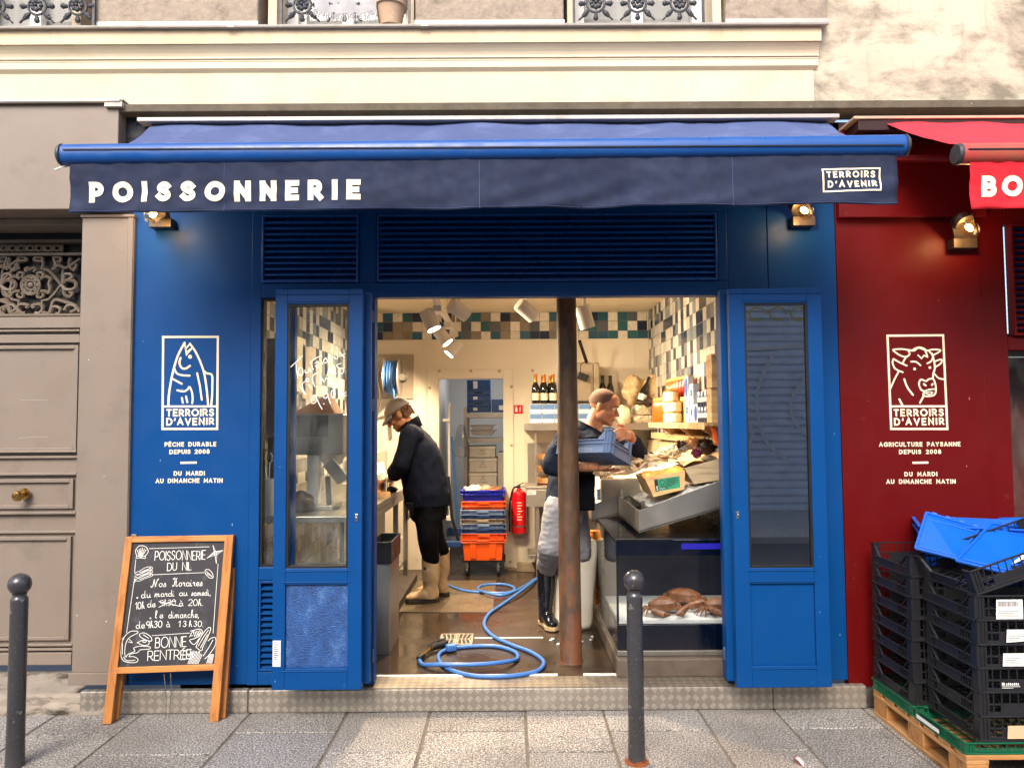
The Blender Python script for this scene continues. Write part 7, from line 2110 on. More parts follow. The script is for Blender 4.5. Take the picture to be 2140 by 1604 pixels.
lump('oyster', 'dark oyster lying on the kraft paper at the doorway edge', P(1482, 958, YW + .1), (.05, .04, .018), pm('oyster_shell', '#5b4c3d', .6, var=.4, sc=30, bump=.5, bs=50), 31, cat='oyster')
# sea urchins, whelks, scallops
def urchin(label, c_, r_, mat):
    mb = MB(); mb.ball(c_, r_ * .72, 16, 10)
    rnd2 = random.Random(int(c_.x * 1000))
    for i in range(260):
        d = V(rnd2.gauss(0, 1), rnd2.gauss(0, 1), abs(rnd2.gauss(0, 1)) * .9 - .2).normalized()
        a_ = c_ + d * r_ * .6; b_ = c_ + d * r_ * rnd2.uniform(.95, 1.15)
        s = d.orthogonal().normalized() * .0035; s2 = d.cross(s)
        mb.add([a_ + s, a_ - s * .5 + s2 * .87, a_ - s * .5 - s2 * .87, b_], [(0, 1, 3), (1, 2, 3), (2, 0, 3)])
    mb.build('sea_urchin', mat, label=label, cat='sea urchin', group='sea urchins on the display')
mur = pm('urchin_brown', '#2c1a12', .5, var=.3, sc=40); mup = pm('urchin_purple', '#6b2347', .5, var=.3, sc=40)
urchin('large dark brown sea urchin at the top of the display by the price card', P(1478, 934, .62), .075, mur)
urchin('small dark sea urchin behind the clear scoop', P(1428, 934, .85), .055, mur)
urchin('purple sea urchin beside the large brown one', P(1456, 948, .58), .042, mup)
urchin('pale sandy sea urchin between the purple and the small dark one', P(1452, 928, .8), .062, pm('urchin_sand', '#c09363', .6, var=.3, sc=40))
rnd = random.Random(5)
spots_ = [(1340, 962), (1352, 955), (1366, 950), (1380, 945), (1392, 950), (1404, 940), (1416, 932), (1370, 962), (1386, 960), (1398, 958), (1330, 968), (1345, 972), (1428, 926), (1440, 920), (1360, 970), (1318, 972), (1412, 950)]
lbl = ['shellfish lump at the edge of the heap nearest the held crate', 'shellfish lump second from the held crate', 'shellfish in the low middle of the heap', 'shellfish on the crest of the heap', 'shellfish in front of the crest', 'shellfish beside the small dark urchin', 'shellfish just below the sandy urchin', 'shellfish low in the heap behind the green-label box', 'shellfish behind the middle of the green-label box', 'shellfish under the clear scoop', 'shellfish lump beside the oyster tray', 'shellfish at the corner of the green-label box', 'shellfish high on the slope by the urchins', 'topmost shellfish of the heap', 'shellfish touching the wooden box edge', 'shellfish nearest the scallop shells', 'shellfish against the clear scoop']
for i, (px, py) in enumerate(spots_):
    Y = .8 + (975 - py) * .012 + rnd.uniform(-.03, .03)
    c_ = P(px, py, Y)
    rz_ = Matrix.Rotation(rnd.uniform(-2.5, 2.5), 3, 'Z') @ Matrix.Rotation(rnd.uniform(-.9, .9), 3, 'X') @ Matrix.Rotation(rnd.uniform(-.5, .5), 3, 'Y')
    s_ = rnd.uniform(.05, .075)
    mb = MB(); mb.grid(lambda u, v: c_ + rz_ @ V(s_ * v * math.sin(-1.3 + 2.6 * u), -s_ * v * math.cos(-1.3 + 2.6 * u) + s_ * .45, .4 * s_ * (1 - v * v) + .06 * s_ * math.cos(u * 2 * math.pi * 9) * v), 54, 7)
    o = mb.build('shellfish', rnd.choice((mscal, mfish2, mscal, morange)), smooth=True, ang=180, label=lbl[i], cat='shellfish', group='shellfish heaped on the display'); md = o.modifiers.new('t', 'SOLIDIFY'); md.thickness = .012
mpale = pm('pale_shell', '#ead9bd', .45, var=.2, sc=20, c2='#b98a62', c2r=(.58, .7), c2s=20, bump=.3, bs=60)
for i in range(34):
    px, py = 1312 + rnd.random() * 128, 0
    py = 975 - (px - 1312) * .33 - rnd.uniform(-6, 16)
    c_ = P(px, py, .72 + (975 - py) * .011)
    rz_ = Matrix.Rotation(rnd.uniform(-3, 3), 3, 'Z') @ Matrix.Rotation(rnd.uniform(-.9, .9), 3, 'X')
    s_ = rnd.uniform(.028, .045)
    mb = MB(); mb.grid(lambda u, v: c_ + rz_ @ V(s_ * v * math.sin(-1.5 + 3 * u), -s_ * v * math.cos(-1.5 + 3 * u) + s_ * .45, .5 * s_ * (1 - v * v) + .05 * s_ * math.cos(u * 2 * math.pi * 8) * v), 40, 5)
    o = mb.build('small_shell', rnd.choice((mpale, mpale, mscal, mfish2, mur)), smooth=True, ang=180, label='small shell among the shellfish heaped on the sloping display', cat='shellfish', group='small shells heaped on the display'); o.modifiers.new('t', 'SOLIDIFY').thickness = .008
# clear scoop
mb = MB(); a = P(1375, 965, .72); b_ = P(1445, 945, .6)
mb.grid(lambda u, v: (P(1405, 962, .6) * (1 - u) + P(1448, 942, .6) * u) + V(0, (v - .5) * .12, .03 * (2 * v - 1) ** 2 + .02), 10, 8)
o = mb.build('clear_scoop', glassm('scoop_plastic', (.8, .82, .84), 1.7, .1, dirt=.2), smooth=True, label='clear plastic scoop lying across the shellfish heap', cat='scoop'); md = o.modifiers.new('t', 'SOLIDIFY'); md.thickness = .003
# polystyrene box with scallop shells behind clear guards
YP = .92
a, b_ = P(1255, 1000, 1.12), P(1338, 1045, 1.12)
fb = thing('polystyrene_box', 'white polystyrene box under the scallop shells on the display', 'box', ((a.x + b_.x) / 2, 1.2, b_.z))
bx('box_body', pm('foam_white', '#d9d4c8', .8, var=.05, bump=.2, bs=120), fb, a.x, b_.x, 1.1, 1.45, zt(a.x) - .1, a.z - .0, bev=.01)
sl_ = ['scallop shell at the apron side of the foam box', 'scallop shell second in the row on the foam box', 'scallop shell in the middle of the foam box', 'scallop shell beside the clear guard', 'scallop shell at the back of the foam box', 'scallop shell leaning over the foam box edge', 'scallop shell under the held crate']
for i, (px, py) in enumerate(((1258, 992), (1272, 986), (1288, 990), (1303, 986), (1318, 980), (1268, 998), (1296, 976))):
    c_ = P(px, py, 1.12 + rnd.uniform(-.02, .06)); mb = MB()
    rz_ = Matrix.Rotation(rnd.uniform(-.8, .8), 3, 'Z') @ Matrix.Rotation(rnd.uniform(-.5, .6), 3, 'X')
    def shf(u, v):
        an = -1.2 + 2.4 * u; r_ = .07 * v
        return c_ + rz_ @ V(r_ * math.sin(an), -r_ * math.cos(an) + .03, .022 * (1 - v * v) + .004 * math.cos(u * 2 * math.pi * 9) * v)
    mb.grid(shf, 54, 8)
    o = mb.build('scallop_shell', rnd.choice((mscal, mfish2)), smooth=True, ang=180, label=sl_[i], cat='scallop shell', group='scallop shells on the foam box'); md = o.modifiers.new('t', 'SOLIDIFY'); md.thickness = .005
cg = thing('acrylic_guard', 'clear acrylic panels on steel clips in front of the foam box', 'guard', P(1300, 1050, .95))
z0_ = zTL - .02
p1 = P(1346, 996, .45); p0 = P(1308, 988, YB + .02)
def wallp(A, B2, za, zb_): 
    A, B2 = V(A.x, A.y, 0), V(B2.x, B2.y, 0); d = (B2 - A).normalized(); nn = V(-d.y, d.x, 0) * .004
    f = [A + V(0, 0, za), B2 + V(0, 0, za), B2 + V(0, 0, zb_), A + V(0, 0, zb_)]; MB().hexa(f, [x + nn for x in f]).build('sheet', M['clear'], cg)
wallp(V(xL1 + .05, .34, 0), V(xL1 + .05, 1.06, 0), zTL - .02, zTL + .15)
wallp(V(xL2 + .06, 1.1, 0), V(xL1 + .04, 1.1, 0), zTL - .05, zTL + .1)
for x, y in ((xL1 + .05, .35), (xL1 + .03, 1.08), (xL2 + .05, 1.09)): bx('clip', M['chrome'], cg, x - .012, x + .014, y - .012, y - .004, zTL - .03, zTL + .05, bev=.002)
# ---------------------------------------------------------------- aquarium
xq0, xq1, yq0, yq1 = P(1290, 1345, .15).x, XR - .01, .15, 1.2
def zq(py): return ZZ(1400, py, yq0)
tk = thing('aquarium', 'glass aquarium with a dark blue frame on a concrete plinth in the doorway', 'aquarium', ((xq0 + xq1) / 2, .6, F))
mnv = pm('navy_gloss_panel', '#030818', .2, var=.08, coat=.3)
bx('plinth', pm('wet_concrete', '#5a4f45', .6, var=.25, sc=10, bump=.4, bs=60), tk, xq0 - .01, XR - .002, .1, 1.28, F, zq(1370), bev=.008)
bx('base_rail', M['steeldull'], tk, xq0, xq1, yq0 - .006, yq1, zq(1369), zq(1358))
bx('lower_panel', mnv, tk, xq0, xq1, yq0, yq1, zq(1357.5), zq(1304), bev=.003)
bx('upper_panel', mnv, tk, xq0, xq1, yq0 - .004, yq0 + .03, zq(1161), zq(1129), bev=.003)
bx('lid', pm('wet_black_lid', '#15171d', .15, var=.3, sc=8, bump=.15, bs=14), tk, xq0 - .003, xq1, yq0 - .012, yq1, zq(1128.5), zq(1124), bev=.003)
a = P(1405, 1128, yq0); 
bx('trim', M['chrome'], tk, a.x, xq1, yq0 - .0145, yq0 - .012, zq(1128), zq(1126), bev=0)
a = P(1424, 1136, yq0 - .005); em2 = emis('blue_glow', '#0c0a74', .5); em2_ = bx('light_strip', em2, tk, a.x, xq1, yq0 - .0062, yq0 - .0045, zq(1147), zq(1135), bev=0)
zg0, zg1 = zq(1303.5), zq(1161.5)
bx('front_glass', M['tankglass'], tk, xq0, xq1, yq0 + .002, yq0 + .012, zg0, zg1, bev=0)
bx('side_glass', M['tankglass'], tk, xq0, xq0 + .01, yq0 + .0125, yq1, zg0, zg1 + .08, bev=0)
bx('corner_bead', M['black'], tk, xq0 + .001, xq0 + .014, yq0 + .0122, yq0 + .02, zg0, zg1, bev=0)
bx('back_panel', pm('tank_back', '#1a1d2c', .4), tk, xq0 + .011, xq1, .78, .8, zg0, zg1 + .08, bev=0)
bx('gravel', pm('white_tank_floor', '#c9c8c4', .7, var=.1, sc=40), tk, xq0 + .011, xq1, yq0 + .013, .78, zg0 + .001, zg0 + .02, bev=0)
Lb = bpy.data.lights.new('tank_light', 'AREA'); Lb.shape = 'RECTANGLE'; Lb.size = .6; Lb.size_y = .05; Lb.energy = 1.3; Lb.color = (1, .95, .88)
ob = bpy.data.objects.new('tank_light', Lb); C.objects.link(ob); ob.parent = tk; ob.location = V((xq0 + xq1) / 2 + .1, .35, zg1 + .02) - ORG[tk]
mcr = pm('crab_shell', '#6e4326', .45, var=.25, sc=20, c2='#b98456', c2r=(.55, .7), c2s=14, bump=.4, bs=60)
def crab(label, px, py, Y, s, rz):
    c_ = P(px, py, Y); c_.z = zg0 + .021
    o = thing('crab', label, 'crab', c_, 'crabs in the aquarium')
    Rm = Matrix.Rotation(rz, 3, 'Z')
    def T(x, y, z): return c_ + Rm @ V(x * s, y * s, z * s)
    mb = MB(); mb.loft([(T(0, 0, .02), Rm @ V(.06 * s, 0, 0), Rm @ V(0, .035 * s, 0)), (T(0, 0, .035), Rm @ V(.1 * s, 0, 0), Rm @ V(0, .06 * s, 0)), (T(0, 0, .07), Rm @ V(.09 * s, 0, 0), Rm @ V(0, .055 * s, 0)), (T(0, 0, .09), Rm @ V(.05 * s, 0, 0), Rm @ V(0, .03 * s, 0))], 24)
    mb.crumple(.003, 60, 2); mb.build('shell', mcr, o, smooth=True)
    for sx in (-1, 1):
        mb = MB()
        for k in range(4):
            a_ = R(-35 + k * 26)
            d = V(math.cos(a_) * sx, -math.sin(a_) + .2, 0)
            mb.tube([T(.08 * sx, .02 - .015 * k, .035), T(.08 * sx + d.x * .03, d.y * .03, .05), T(.08 * sx + d.x * .07, d.y * .07, .004)], [.011 * s, .009 * s, .003 * s], 7)
        mb.build('leg', mcr, o, smooth=True)
        mb = MB(); mb.tube([T(.07 * sx, -.04, .035), T(.11 * sx, -.09, .045), T(.06 * sx, -.12, .03), T(.02 * sx, -.125, .025)], [.014 * s, .018 * s, .022 * s, .006 * s], 9); mb.build('claw', mcr, o, smooth=True)
crab('brown crab with pale claws near the corner post of the aquarium', 1385, 1296, .3, 1.0, .3)
crab('brown crab lying behind the first one in the middle of the aquarium', 1430, 1285, .5, 1.15, -.4)
crab('pale bellied crab at the doorway edge of the aquarium', 1500, 1296, .3, 1.0, .5)
# white sack by the column
sk_ = MB()
c_ = PZ(1212, 1322, F)
cx = P(1210, 1322, .95)
def ring(px0, px1, py, Y, k=.75): 
    a_, b2 = P(px0, py, Y), P(px1, py, Y); c2 = (a_ + b2) / 2; h_ = (b2.x - a_.x) / 2
    return (c2, (h_, 0, 0), (0, h_ * k, 0))
YSK = 1.15
fz_ = lambda r_, z: (V(r_[0].x, r_[0].y, z), r_[1], r_[2])
rr_ = [fz_(ring(1160, 1236, 1320, YSK), F + .001), ring(1158, 1240, 1300, YSK), ring(1162, 1243, 1240, YSK), ring(1166, 1246, 1180, YSK), ring(1166, 1247, 1140, YSK), ring(1172, 1244, 1128, YSK)]
sk_.loft(rr_, 36); sk_.crumple(.012, 12, 4)
sk_.build('sack', pm('white_woven_sack', '#e6dece', .8, var=.06, sc=5, bump=.25, bs=120), smooth=True, ang=180, label='tall white sack standing behind the cast iron column', cat='sack')
mb = MB(); c2 = P(1237, 1118, 1.35); mb.loft([(c2 + V(0, 0, -.5), (.05, 0, 0), (0, .05, 0)), (c2 + V(0, 0, -.05), (.055, 0, 0), (0, .05, 0)), (c2 + V(0, 0, .035), (.04, 0, 0), (0, .04, 0))], 18)
mb.build('wicker_basket', pm('orange_wicker', '#d98a3c', .6, var=.3, sc=60), smooth=True, label='narrow orange wicker basket behind the white sack', cat='basket')
rnd = random.Random(9)
for i in range(9):
    c_ = PZ(1160 + rnd.uniform(-10, 110), 1332 + rnd.uniform(-6, 16), F + .005)
    lump('ice_chip', 'small chip of ice on the wet floor beside the white sack', c_, (.012, .01, .006), t.m if False else M['whiteplastic'], i, .4, 'ice', 'ice chips on the floor', None, 8, 6)
# ---------------------------------------------------------------- the two fishmongers
mskin = pm('skin', '#bd8460', .5, var=.07, sc=14, c2='#a8664a', c2r=(.55, .75), c2s=9)
mskin.node_tree.nodes['Principled BSDF'].inputs['Subsurface Weight'].default_value = .08
mjk = pm('navy_work_jacket', '#0a101e', .9, var=.08, sc=6, bump=.2, bs=220, spec=.12)
mjk2 = pm('blue_grey_work_jacket', '#1c2536', .9, var=.1, sc=6, bump=.2, bs=220, spec=.15)
mtr = pm('black_trousers', '#0b0c11', .9, var=.1, sc=6, bump=.2, bs=220, spec=.12)
mtr2 = pm('grey_trousers', '#8b8c93', .85, var=.1, sc=7, bump=.2, bs=220, spec=.25)
mbt = pm('beige_rubber_boot', '#c3a47a', .45, var=.1, sc=8, c2='#6f5335', c2r=(.56, .7), c2s=10)
msole = pm('dark_boot_sole', '#2a211b', .7)
mbt2 = pm('black_rubber_boot', '#0d1018', .12, var=.1, coat=.4)
msole2 = pm('beige_boot_sole', '#b49c78', .6)
mhair = pm('brown_hair', '#6b4a2c', .6, var=.3, sc=40, bump=.5, bs=150)
mcap = pm('grey_cap_cloth', '#a3a09a', .85, var=.08, sc=12, bump=.2, bs=200)
def headpts(mb, T, k=1.0):
    """skull, face, ears and neck in head space (+x forward, z up), placed by matrix T"""
    R3_ = T.to_3x3()
    sc = R3_.to_scale()[0] if False else 1
    def b(c, r, rot=None): mb.ball(T @ V(*c), r, 18, 12, R3_ @ (rot or Matrix.Identity(3)))
    b((-.014, 0, .038), (.1, .077, .088)); b((.03, 0, -.03), (.06, .06, .085)); b((.04, 0, -.085), (.045, .045, .036)); b((.07, 0, -.103), (.024, .026, .02))
    b((.055, 0, .05), (.045, .06, .05)); b((.078, 0, .018), (.018, .048, .012))
    for s in (-1, 1):
        b((.06, .034 * s, -.035), (.032, .026, .026)); b((.01, .05 * s, -.07), (.045, .02, .032))
        b((-.012, .08 * s, -.012), (.022, .009, .033), Matrix.Rotation(.25 * s, 3, 'Z'))
    mb.limb([T @ V(.088, 0, .008), T @ V(.106, 0, -.02), T @ V(.114, 0, -.036)], [.008, .011, .013], 10)
    for s in (-1, 1): b((.1, .011 * s, -.038), (.011, .009, .008))
    b((.09, 0, -.064), (.013, .023, .007)); b((.087, 0, -.077), (.013, .02, .008))
def face(par, T):
    R3_ = T.to_3x3()
    me_ = MB(); mi = MB(); mw = MB()
    for s in (-1, 1):
        mw.ball(T @ V(.083, .03 * s, .0), (.011, .014, .01), 12, 8, R3_); mi.ball(T @ V(.0925, .031 * s, .0), (.003, .006, .006), 10, 6, R3_)
        me_.tube([T @ V(.098, .012 * s, .02), T @ V(.097, .03 * s, .026), T @ V(.086, .05 * s, .019)], [.004, .005, .003], 6)
    mw.build('eye', M['paper'], par, smooth=True); mi.build('pupil', M['ink'], par, smooth=True); me_.build('eyebrow', mhair, par, smooth=True)
    ml = MB(); ml.tube([T @ V(.094, -.022, -.07), T @ V(.102, 0, -.0695), T @ V(.094, .022, -.07)], [.002, .0032, .002], 6); ml.build('mouth', pm('lips', '#8f4a3b', .5), par, smooth=True)
def hand(mb, wrist, tip, side, up, curl=.5, thumb=1, k=1.0):
    """palm and five fingers from the wrist towards tip; side: thumb side; up: back of the hand"""
    d = (tip - wrist).normalized(); s = (side - d * side.dot(d)).normalized(); u = d.cross(s)
    if u.dot(up) < 0: u = -u
    q = Matrix((d, s, u)).transposed()
    mb.ball(wrist + d * .05 * k, (.052 * k, .042 * k, .016 * k), 16, 10, q)
    mb.limb([wrist - d * .03, wrist + d * .02], [.024 * k, .023 * k], 10)
    for i, (off, ln_) in enumerate(((.03, .075), (.011, .085), (-.009, .08), (-.029, .062))):
        a_ = wrist + d * .085 * k + s * off * k
        pts = [a_]; ang_ = -.15
        for j, f in enumerate((.45, .32, .23)):
            ang_ += curl * (1.0 + .12 * i)
            pts.append(pts[-1] + (d * math.cos(ang_) - u * math.sin(ang_)) * ln_ * f * k)
        mb.limb(pts, [.0105 * k, .0098 * k, .0088 * k, .0075 * k], 8)
    a_ = wrist + d * .03 * k + s * .036 * k
    mb.limb([a_, a_ + (d * .5 + s * .7 - u * .3).normalized() * .035 * k, a_ + (d * 1.2 + s * .9 - u * .7).normalized() * .065 * k], [.014 * k, .012 * k, .009 * k], 8)
def boot(mb_s, mb_o, ank, toe, heel_z, topc, rt_, ra=.05, sole=.028):
    """shaft from top ring to ankle and foot from heel to toe; sole in its own mesh"""
    d = V(toe.x - ank.x, toe.y - ank.y, 0).normalized()
    s = V(-d.y, d.x, 0)
    z = heel_z
    mb_s.loft([(topc, d * rt_, s * rt_ * .92), (topc.lerp(ank, .45), d * rt_ * .95, s * rt_ * .86), (V(ank.x, ank.y, z + .14), d * (ra + .012), s * ra * .95), (V(ank.x, ank.y, z + .06), d * (ra + .022), s * (ra - .002)), (V(ank.x, ank.y, z + sole), d * (ra + .02), s * (ra - .006))], 20)
    L_ = (V(toe.x, toe.y, 0) - V(ank.x, ank.y, 0)).length
    a_ = V(ank.x, ank.y, z)
    mb_s.loft([(a_ - d * .05 + V(0, 0, .06), V(0, 0, .034), s * .03), (a_ + V(0, 0, .075), V(0, 0, .05), s * .043), (a_ + d * L_ * .45 + V(0, 0, .062), V(0, 0, .04), s * .047), (a_ + d * L_ * .8 + V(0, 0, .052), V(0, 0, .03), s * .05), (a_ + d * L_ + V(0, 0, .045), V(0, 0, .016), s * .025)], 18)
    o = [a_ + d * (-.075) + s * .02, a_ + d * -.06 + s * .036, a_ + d * L_ * .3 + s * .036, a_ + d * L_ * .7 + s * .053, a_ + d * (L_ - .01) + s * .035, a_ + d * (L_ + .008), a_ + d * (L_ - .01) - s * .035, a_ + d * L_ * .7 - s * .053, a_ + d * L_ * .3 - s * .036, a_ + d * -.06 - s * .036, a_ + d * -.075 - s * .02]
    mb_o.prism([V(p.x, p.y, z + .001) for p in o], (0, 0, sole))
# ---- the man in the cap, bent over the left counter
Y1 = 1.86
A = lambda x, y, dy=0: P(x, y, Y1 + dy)
p1 = thing('person', 'man in a grey cap, dark jacket and beige rubber boots bending over the counter', 'person', PZ(885, 1250, F + .006))
k1 = FPX / (Y1 + 4.25)
def ringx(cx_, cy_, hw, side, dy=0): return (A(cx_, cy_, dy), V(hw / k1, 0, 0), V(0, side, 0))
hc = A(833, 866)
T1 = Matrix.Translation(hc) @ Matrix.Rotation(R(180), 4, 'Z') @ Matrix.Rotation(R(34), 4, 'Y')
mb = MB()
headpts(mb, T1)
nk0, nk1 = T1 @ V(-.025, 0, -.06), A(862, 893)
mb.limb([nk0, nk0.lerp(nk1, .5), nk1], [.054, .054, .056], 16)
mb.limb([nk1, A(880, 940), A(888, 1000), A(893, 1040)], [.062, .09, .1, .1], 16)
sh_n, sh_f = A(858, 908, -.19), A(858, 908, .19)
el_n, el_f = A(838, 972, -.23), A(836, 968, .22)
wr_n, wr_f = A(818, 999, -.07), A(815, 1000, .14)
mb.limb([A(880, 940), sh_n, el_n, wr_n], [.06, .045, .04, .028], 12); mb.limb([A(880, 940), sh_f, el_f, wr_f], [.06, .045, .04, .028], 12)
hand(mb, wr_n, A(800, 1008, -.02), V(0, 1, 0), V(0, 0, 1), .45); hand(mb, wr_f, A(796, 1008, .12), V(0, -1, 0), V(0, 0, 1), .45)
kn_n, kn_f = A(893, 1120, -.09), A(905, 1115, .1)
an_n, an_f = PZ(900, 1238, F + .08), PZ(921, 1226, F + .08)
mb.limb([A(893, 1045, -.09), kn_n], [.085, .052], 12); mb.limb([A(893, 1045, .09), kn_f], [.085, .052], 12)
mb.fuse(.0055, 3)
mb.build('body', mskin, p1, smooth=True, ang=180)
face(p1, T1)
# jacket
mb = MB()
mb.loft([ringx(894, 1056, 46, .2), ringx(892, 1030, 49, .205), ringx(885, 990, 47, .2), ringx(880, 955, 44, .2), ringx(874, 928, 38, .21), ringx(868, 908, 30, .2), ringx(862, 893, 20, .13), ringx(857, 881, 13, .085)], 28)
mb.limb([A(866, 912, -.15), sh_n, el_n, el_n.lerp(wr_n, .62)], [.085, .083, .068, .056], 18)
mb.limb([A(866, 912, .15), sh_f, el_f, el_f.lerp(wr_f, .62)], [.085, .083, .068, .056], 18)
mb.fuse(.009, 4)
mb.crumple(.008, 8, 1, (1.3, 1, .7)).crumple(.003, 24, 5, (1, 1, .6))
mb.build('jacket', mjk, p1, smooth=True, ang=180)
mb = MB(); 
cN = T1 @ V(-.04, 0, -.1)
mb.loft([(A(863, 896), V(.08, 0, .03), V(0, .095, 0)), (A(859, 884), V(.07, 0, .05), V(0, .08, 0)), (A(857, 880), V(.068, 0, .05), V(0, .077, 0))], 24); mb.f = mb.f[:-2]
mb.build('collar', mjk, p1, smooth=True).modifiers.new('t', 'SOLIDIFY').thickness = .006
mb = MB()
for c_, w2 in ((el_n, wr_n), (el_f, wr_f)):
    d_ = (w2 - c_).normalized(); m_ = c_.lerp(w2, .62); q = d_.to_track_quat('Z', 'Y').to_matrix()
    mb.lathe([(.05, -.03), (.061, -.025), (.063, .0), (.06, .02), (.05, .024), (.04, .0)], m_, 18, q, cap=False)
mb.crumple(.004, 30, 3); mb.build('cuff', mjk, p1, smooth=True)
# trousers
mb = MB()
hipn, hipf = A(893, 1052, -.09), A(896, 1052, .09)
mb.loft([ringx(895, 1030, 38, .17), ringx(895, 1062, 41, .18), ringx(896, 1085, 36, .175)], 24)
tn, tf = V(an_n.x + .005, an_n.y, A(890, 1165).z - .02), V(an_f.x + .005, an_f.y, A(890, 1160).z - .02)
mb.limb([hipn, kn_n, tn], [.11, .085, .068], 18); mb.limb([hipf, kn_f, tf], [.11, .085, .068], 18)
mb.fuse(.009, 4); mb.crumple(.01, 10, 2, (1, 1, .6)); mb.build('trousers', mtr, p1, smooth=True, ang=180)
for an, toe, topp in ((an_n, PZ(848, 1254, F + .03), A(893, 1163, -.08)), (an_f, PZ(872, 1238, F + .03), A(918, 1152, .1))):
    s_ = MB(); so2 = MB()
    boot(s_, so2, V(an.x, an.y, F), toe, F + .006, V(an.x + .002, an.y, topp.z), .078)
    s_.fuse(.007, 4); s_.crumple(.006, 14, 3)
    bo_ = s_.build('boot', mbt, p1, smooth=True, ang=180); so2.build('sole', msole, bo_, bev=.004)
bg = A(888, 1187, -.08 - .08); mb = MB(); mb.box(bg.x - .012, bg.x + .012, bg.y - .004, bg.y, bg.z - .014, bg.z + .014); mb.build('boot_badge', msole, p1)
# cap, glasses, hair
mb = MB()
for i in range(1):
    vs = []
nu, nv = 28, 8
def capf(u, v):
    a_ = 2 * math.pi * u; e = math.pi / 2 * (1 - v)
    q = V(-.014 + .112 * math.cos(a_) * math.cos(e * 1.0), .088 * math.sin(a_) * math.cos(e), .028 + .1 * math.sin(e))
    return T1 @ q
mb.grid(capf, 32, 9)
def brim(u, v):
    a_ = R(-62 + 124 * u); r0_ = 1 + .6 * v * math.cos(a_ * 1.05)
    return T1 @ V(-.014 + .112 * math.cos(a_) * r0_, .088 * math.sin(a_) * (1 + .1 * v), .03 - .03 * v * v * math.cos(a_) - .018 * abs(math.sin(a_)) * v)
cp_ = mb.build('cap', mcap, p1, smooth=True, ang=180); md = cp_.modifiers.new('t', 'SOLIDIFY'); md.thickness = .005; md.offset = 1
mb = MB(); mb.grid(brim, 20, 6); br_ = mb.build('brim', mcap, cp_, smooth=True, ang=180); br_.modifiers.new('t', 'SOLIDIFY').thickness = .005
mb = MB()
rnd = random.Random(4)
for i in range(120):
    a_ = R(rnd.uniform(108, 252)); z0_ = rnd.uniform(-.045, .02)
    c0 = T1 @ V(-.014 + .096 * math.cos(a_), .074 * math.sin(a_), z0_)
    c1 = T1 @ V(-.016 + .103 * math.cos(a_) + rnd.uniform(-.008, .003), .08 * math.sin(a_) + rnd.uniform(-.004, .004), z0_ - rnd.uniform(.0, .03))
    mb.tube([c0, (c0 + c1) / 2 + V(0, 0, .004), c1], [.007, .008, .003], 5)
for s in (-1, 1): mb.tube([T1 @ V(.02, .074 * s, .03), T1 @ V(.018, .074 * s, -.03)], [.009, .005], 6)
mb.build('hair', mhair, p1, smooth=True)
mb = MB()
for s in (-1, 1):
    mb.tube([T1 @ V(.106 - abs(.03 + .02 * math.cos(t_)) * .25, s * (.032 + .022 * math.cos(t_)), .0 + .017 * math.sin(t_)) for t_ in [2 * math.pi * i / 14 for i in range(14)]], .0022, 5, closed=True)
    mb.tube([T1 @ V(.094, .054 * s, .008), T1 @ V(.0, .086 * s, .012)], .0022, 5)
mb.tube([T1 @ V(.1, -.01, .006), T1 @ V(.1, .01, .006)], .0022, 5)
mb.build('glasses', M['black'], p1)
mb = MB(); mb.limb([T1 @ V(.03, -.05, -.09), T1 @ V(.07, -.02, -.108), T1 @ V(.07, .02, -.108), T1 @ V(.03, .05, -.09)], [.012, .016, .016, .012], 8); mb.fuse(.004, 2); mb.crumple(.003, 90, 2)
mb.build('beard', pm('short_beard', '#7a5237', .8, var=.2, sc=60), p1, smooth=True)
ap = MB(); a_, b_ = A(846, 1030, -.215), A(862, 1090, -.1)
for i in range(5): ap.tube([A(850 + i * 3, 1050, -.19), A(848 + i * 4, 1070, -.17), A(850 + i * 3, 1088 - i * 3, -.16)], .006, 5)
ap.build('apron_ties', M['black'], p1)

# ---- the man with the crate, half behind the column
Y2 = .98
k2 = FPX / (Y2 + 4.25)
Bq = lambda x, y, dy=0: P(x, y, Y2 + dy)
p2 = thing('person', 'shaven-headed man in a dark jacket and black boots carrying a grey-blue crate', 'person', PZ(1140, 1318, F + .006))
hc2 = Bq(1262, 850)
T2 = Matrix.Translation(hc2) @ Matrix.Rotation(R(-22), 4, 'Z') @ Matrix.Rotation(R(14), 4, 'Y') @ Matrix.Rotation(R(-4), 4, 'X')
mb = MB()
headpts(mb, T2)
n0, n1 = T2 @ V(-.03, 0, -.06), Bq(1234, 903)
mb.limb([n0, n0.lerp(n1, .5), n1], [.06, .062, .07], 16)
chest, belly, pel = Bq(1215, 940), Bq(1195, 1000), Bq(1182, 1055)
mb.limb([n1, chest, belly, pel], [.08, .11, .11, .11], 16)
sR, eR, wR = Bq(1180, 925, -.2), Bq(1152, 972, -.26), Bq(1243, 976, -.34)      # near (his right) arm, under the crate
sL, eL, wL = Bq(1268, 915, .17), Bq(1334, 948, -.02), Bq(1316, 908, -.24)        # far (his left) arm, over the crate rim
mb.limb([chest, sR, eR, wR], [.06, .045, .042, .03], 12); mb.limb([chest, sL, eL, wL], [.06, .045, .042, .03], 12)
hand(mb, wR, Bq(1284, 984, -.3), V(.3, -1, 0), V(0, .2, -1), .18, k=1.05)
hand(mb, wL, Bq(1296, 903, -.4), V(-.5, 0, 1), V(.6, .0, .8), .62, k=1.08)
hR, hL = Bq(1172, 1062, -.09), Bq(1195, 1062, .1)
kR, kL = Bq(1152, 1140, -.1), Bq(1212, 1150, .12)
aR, aL = PZ(1140, 1308, F), PZ(1200, 1290, F)
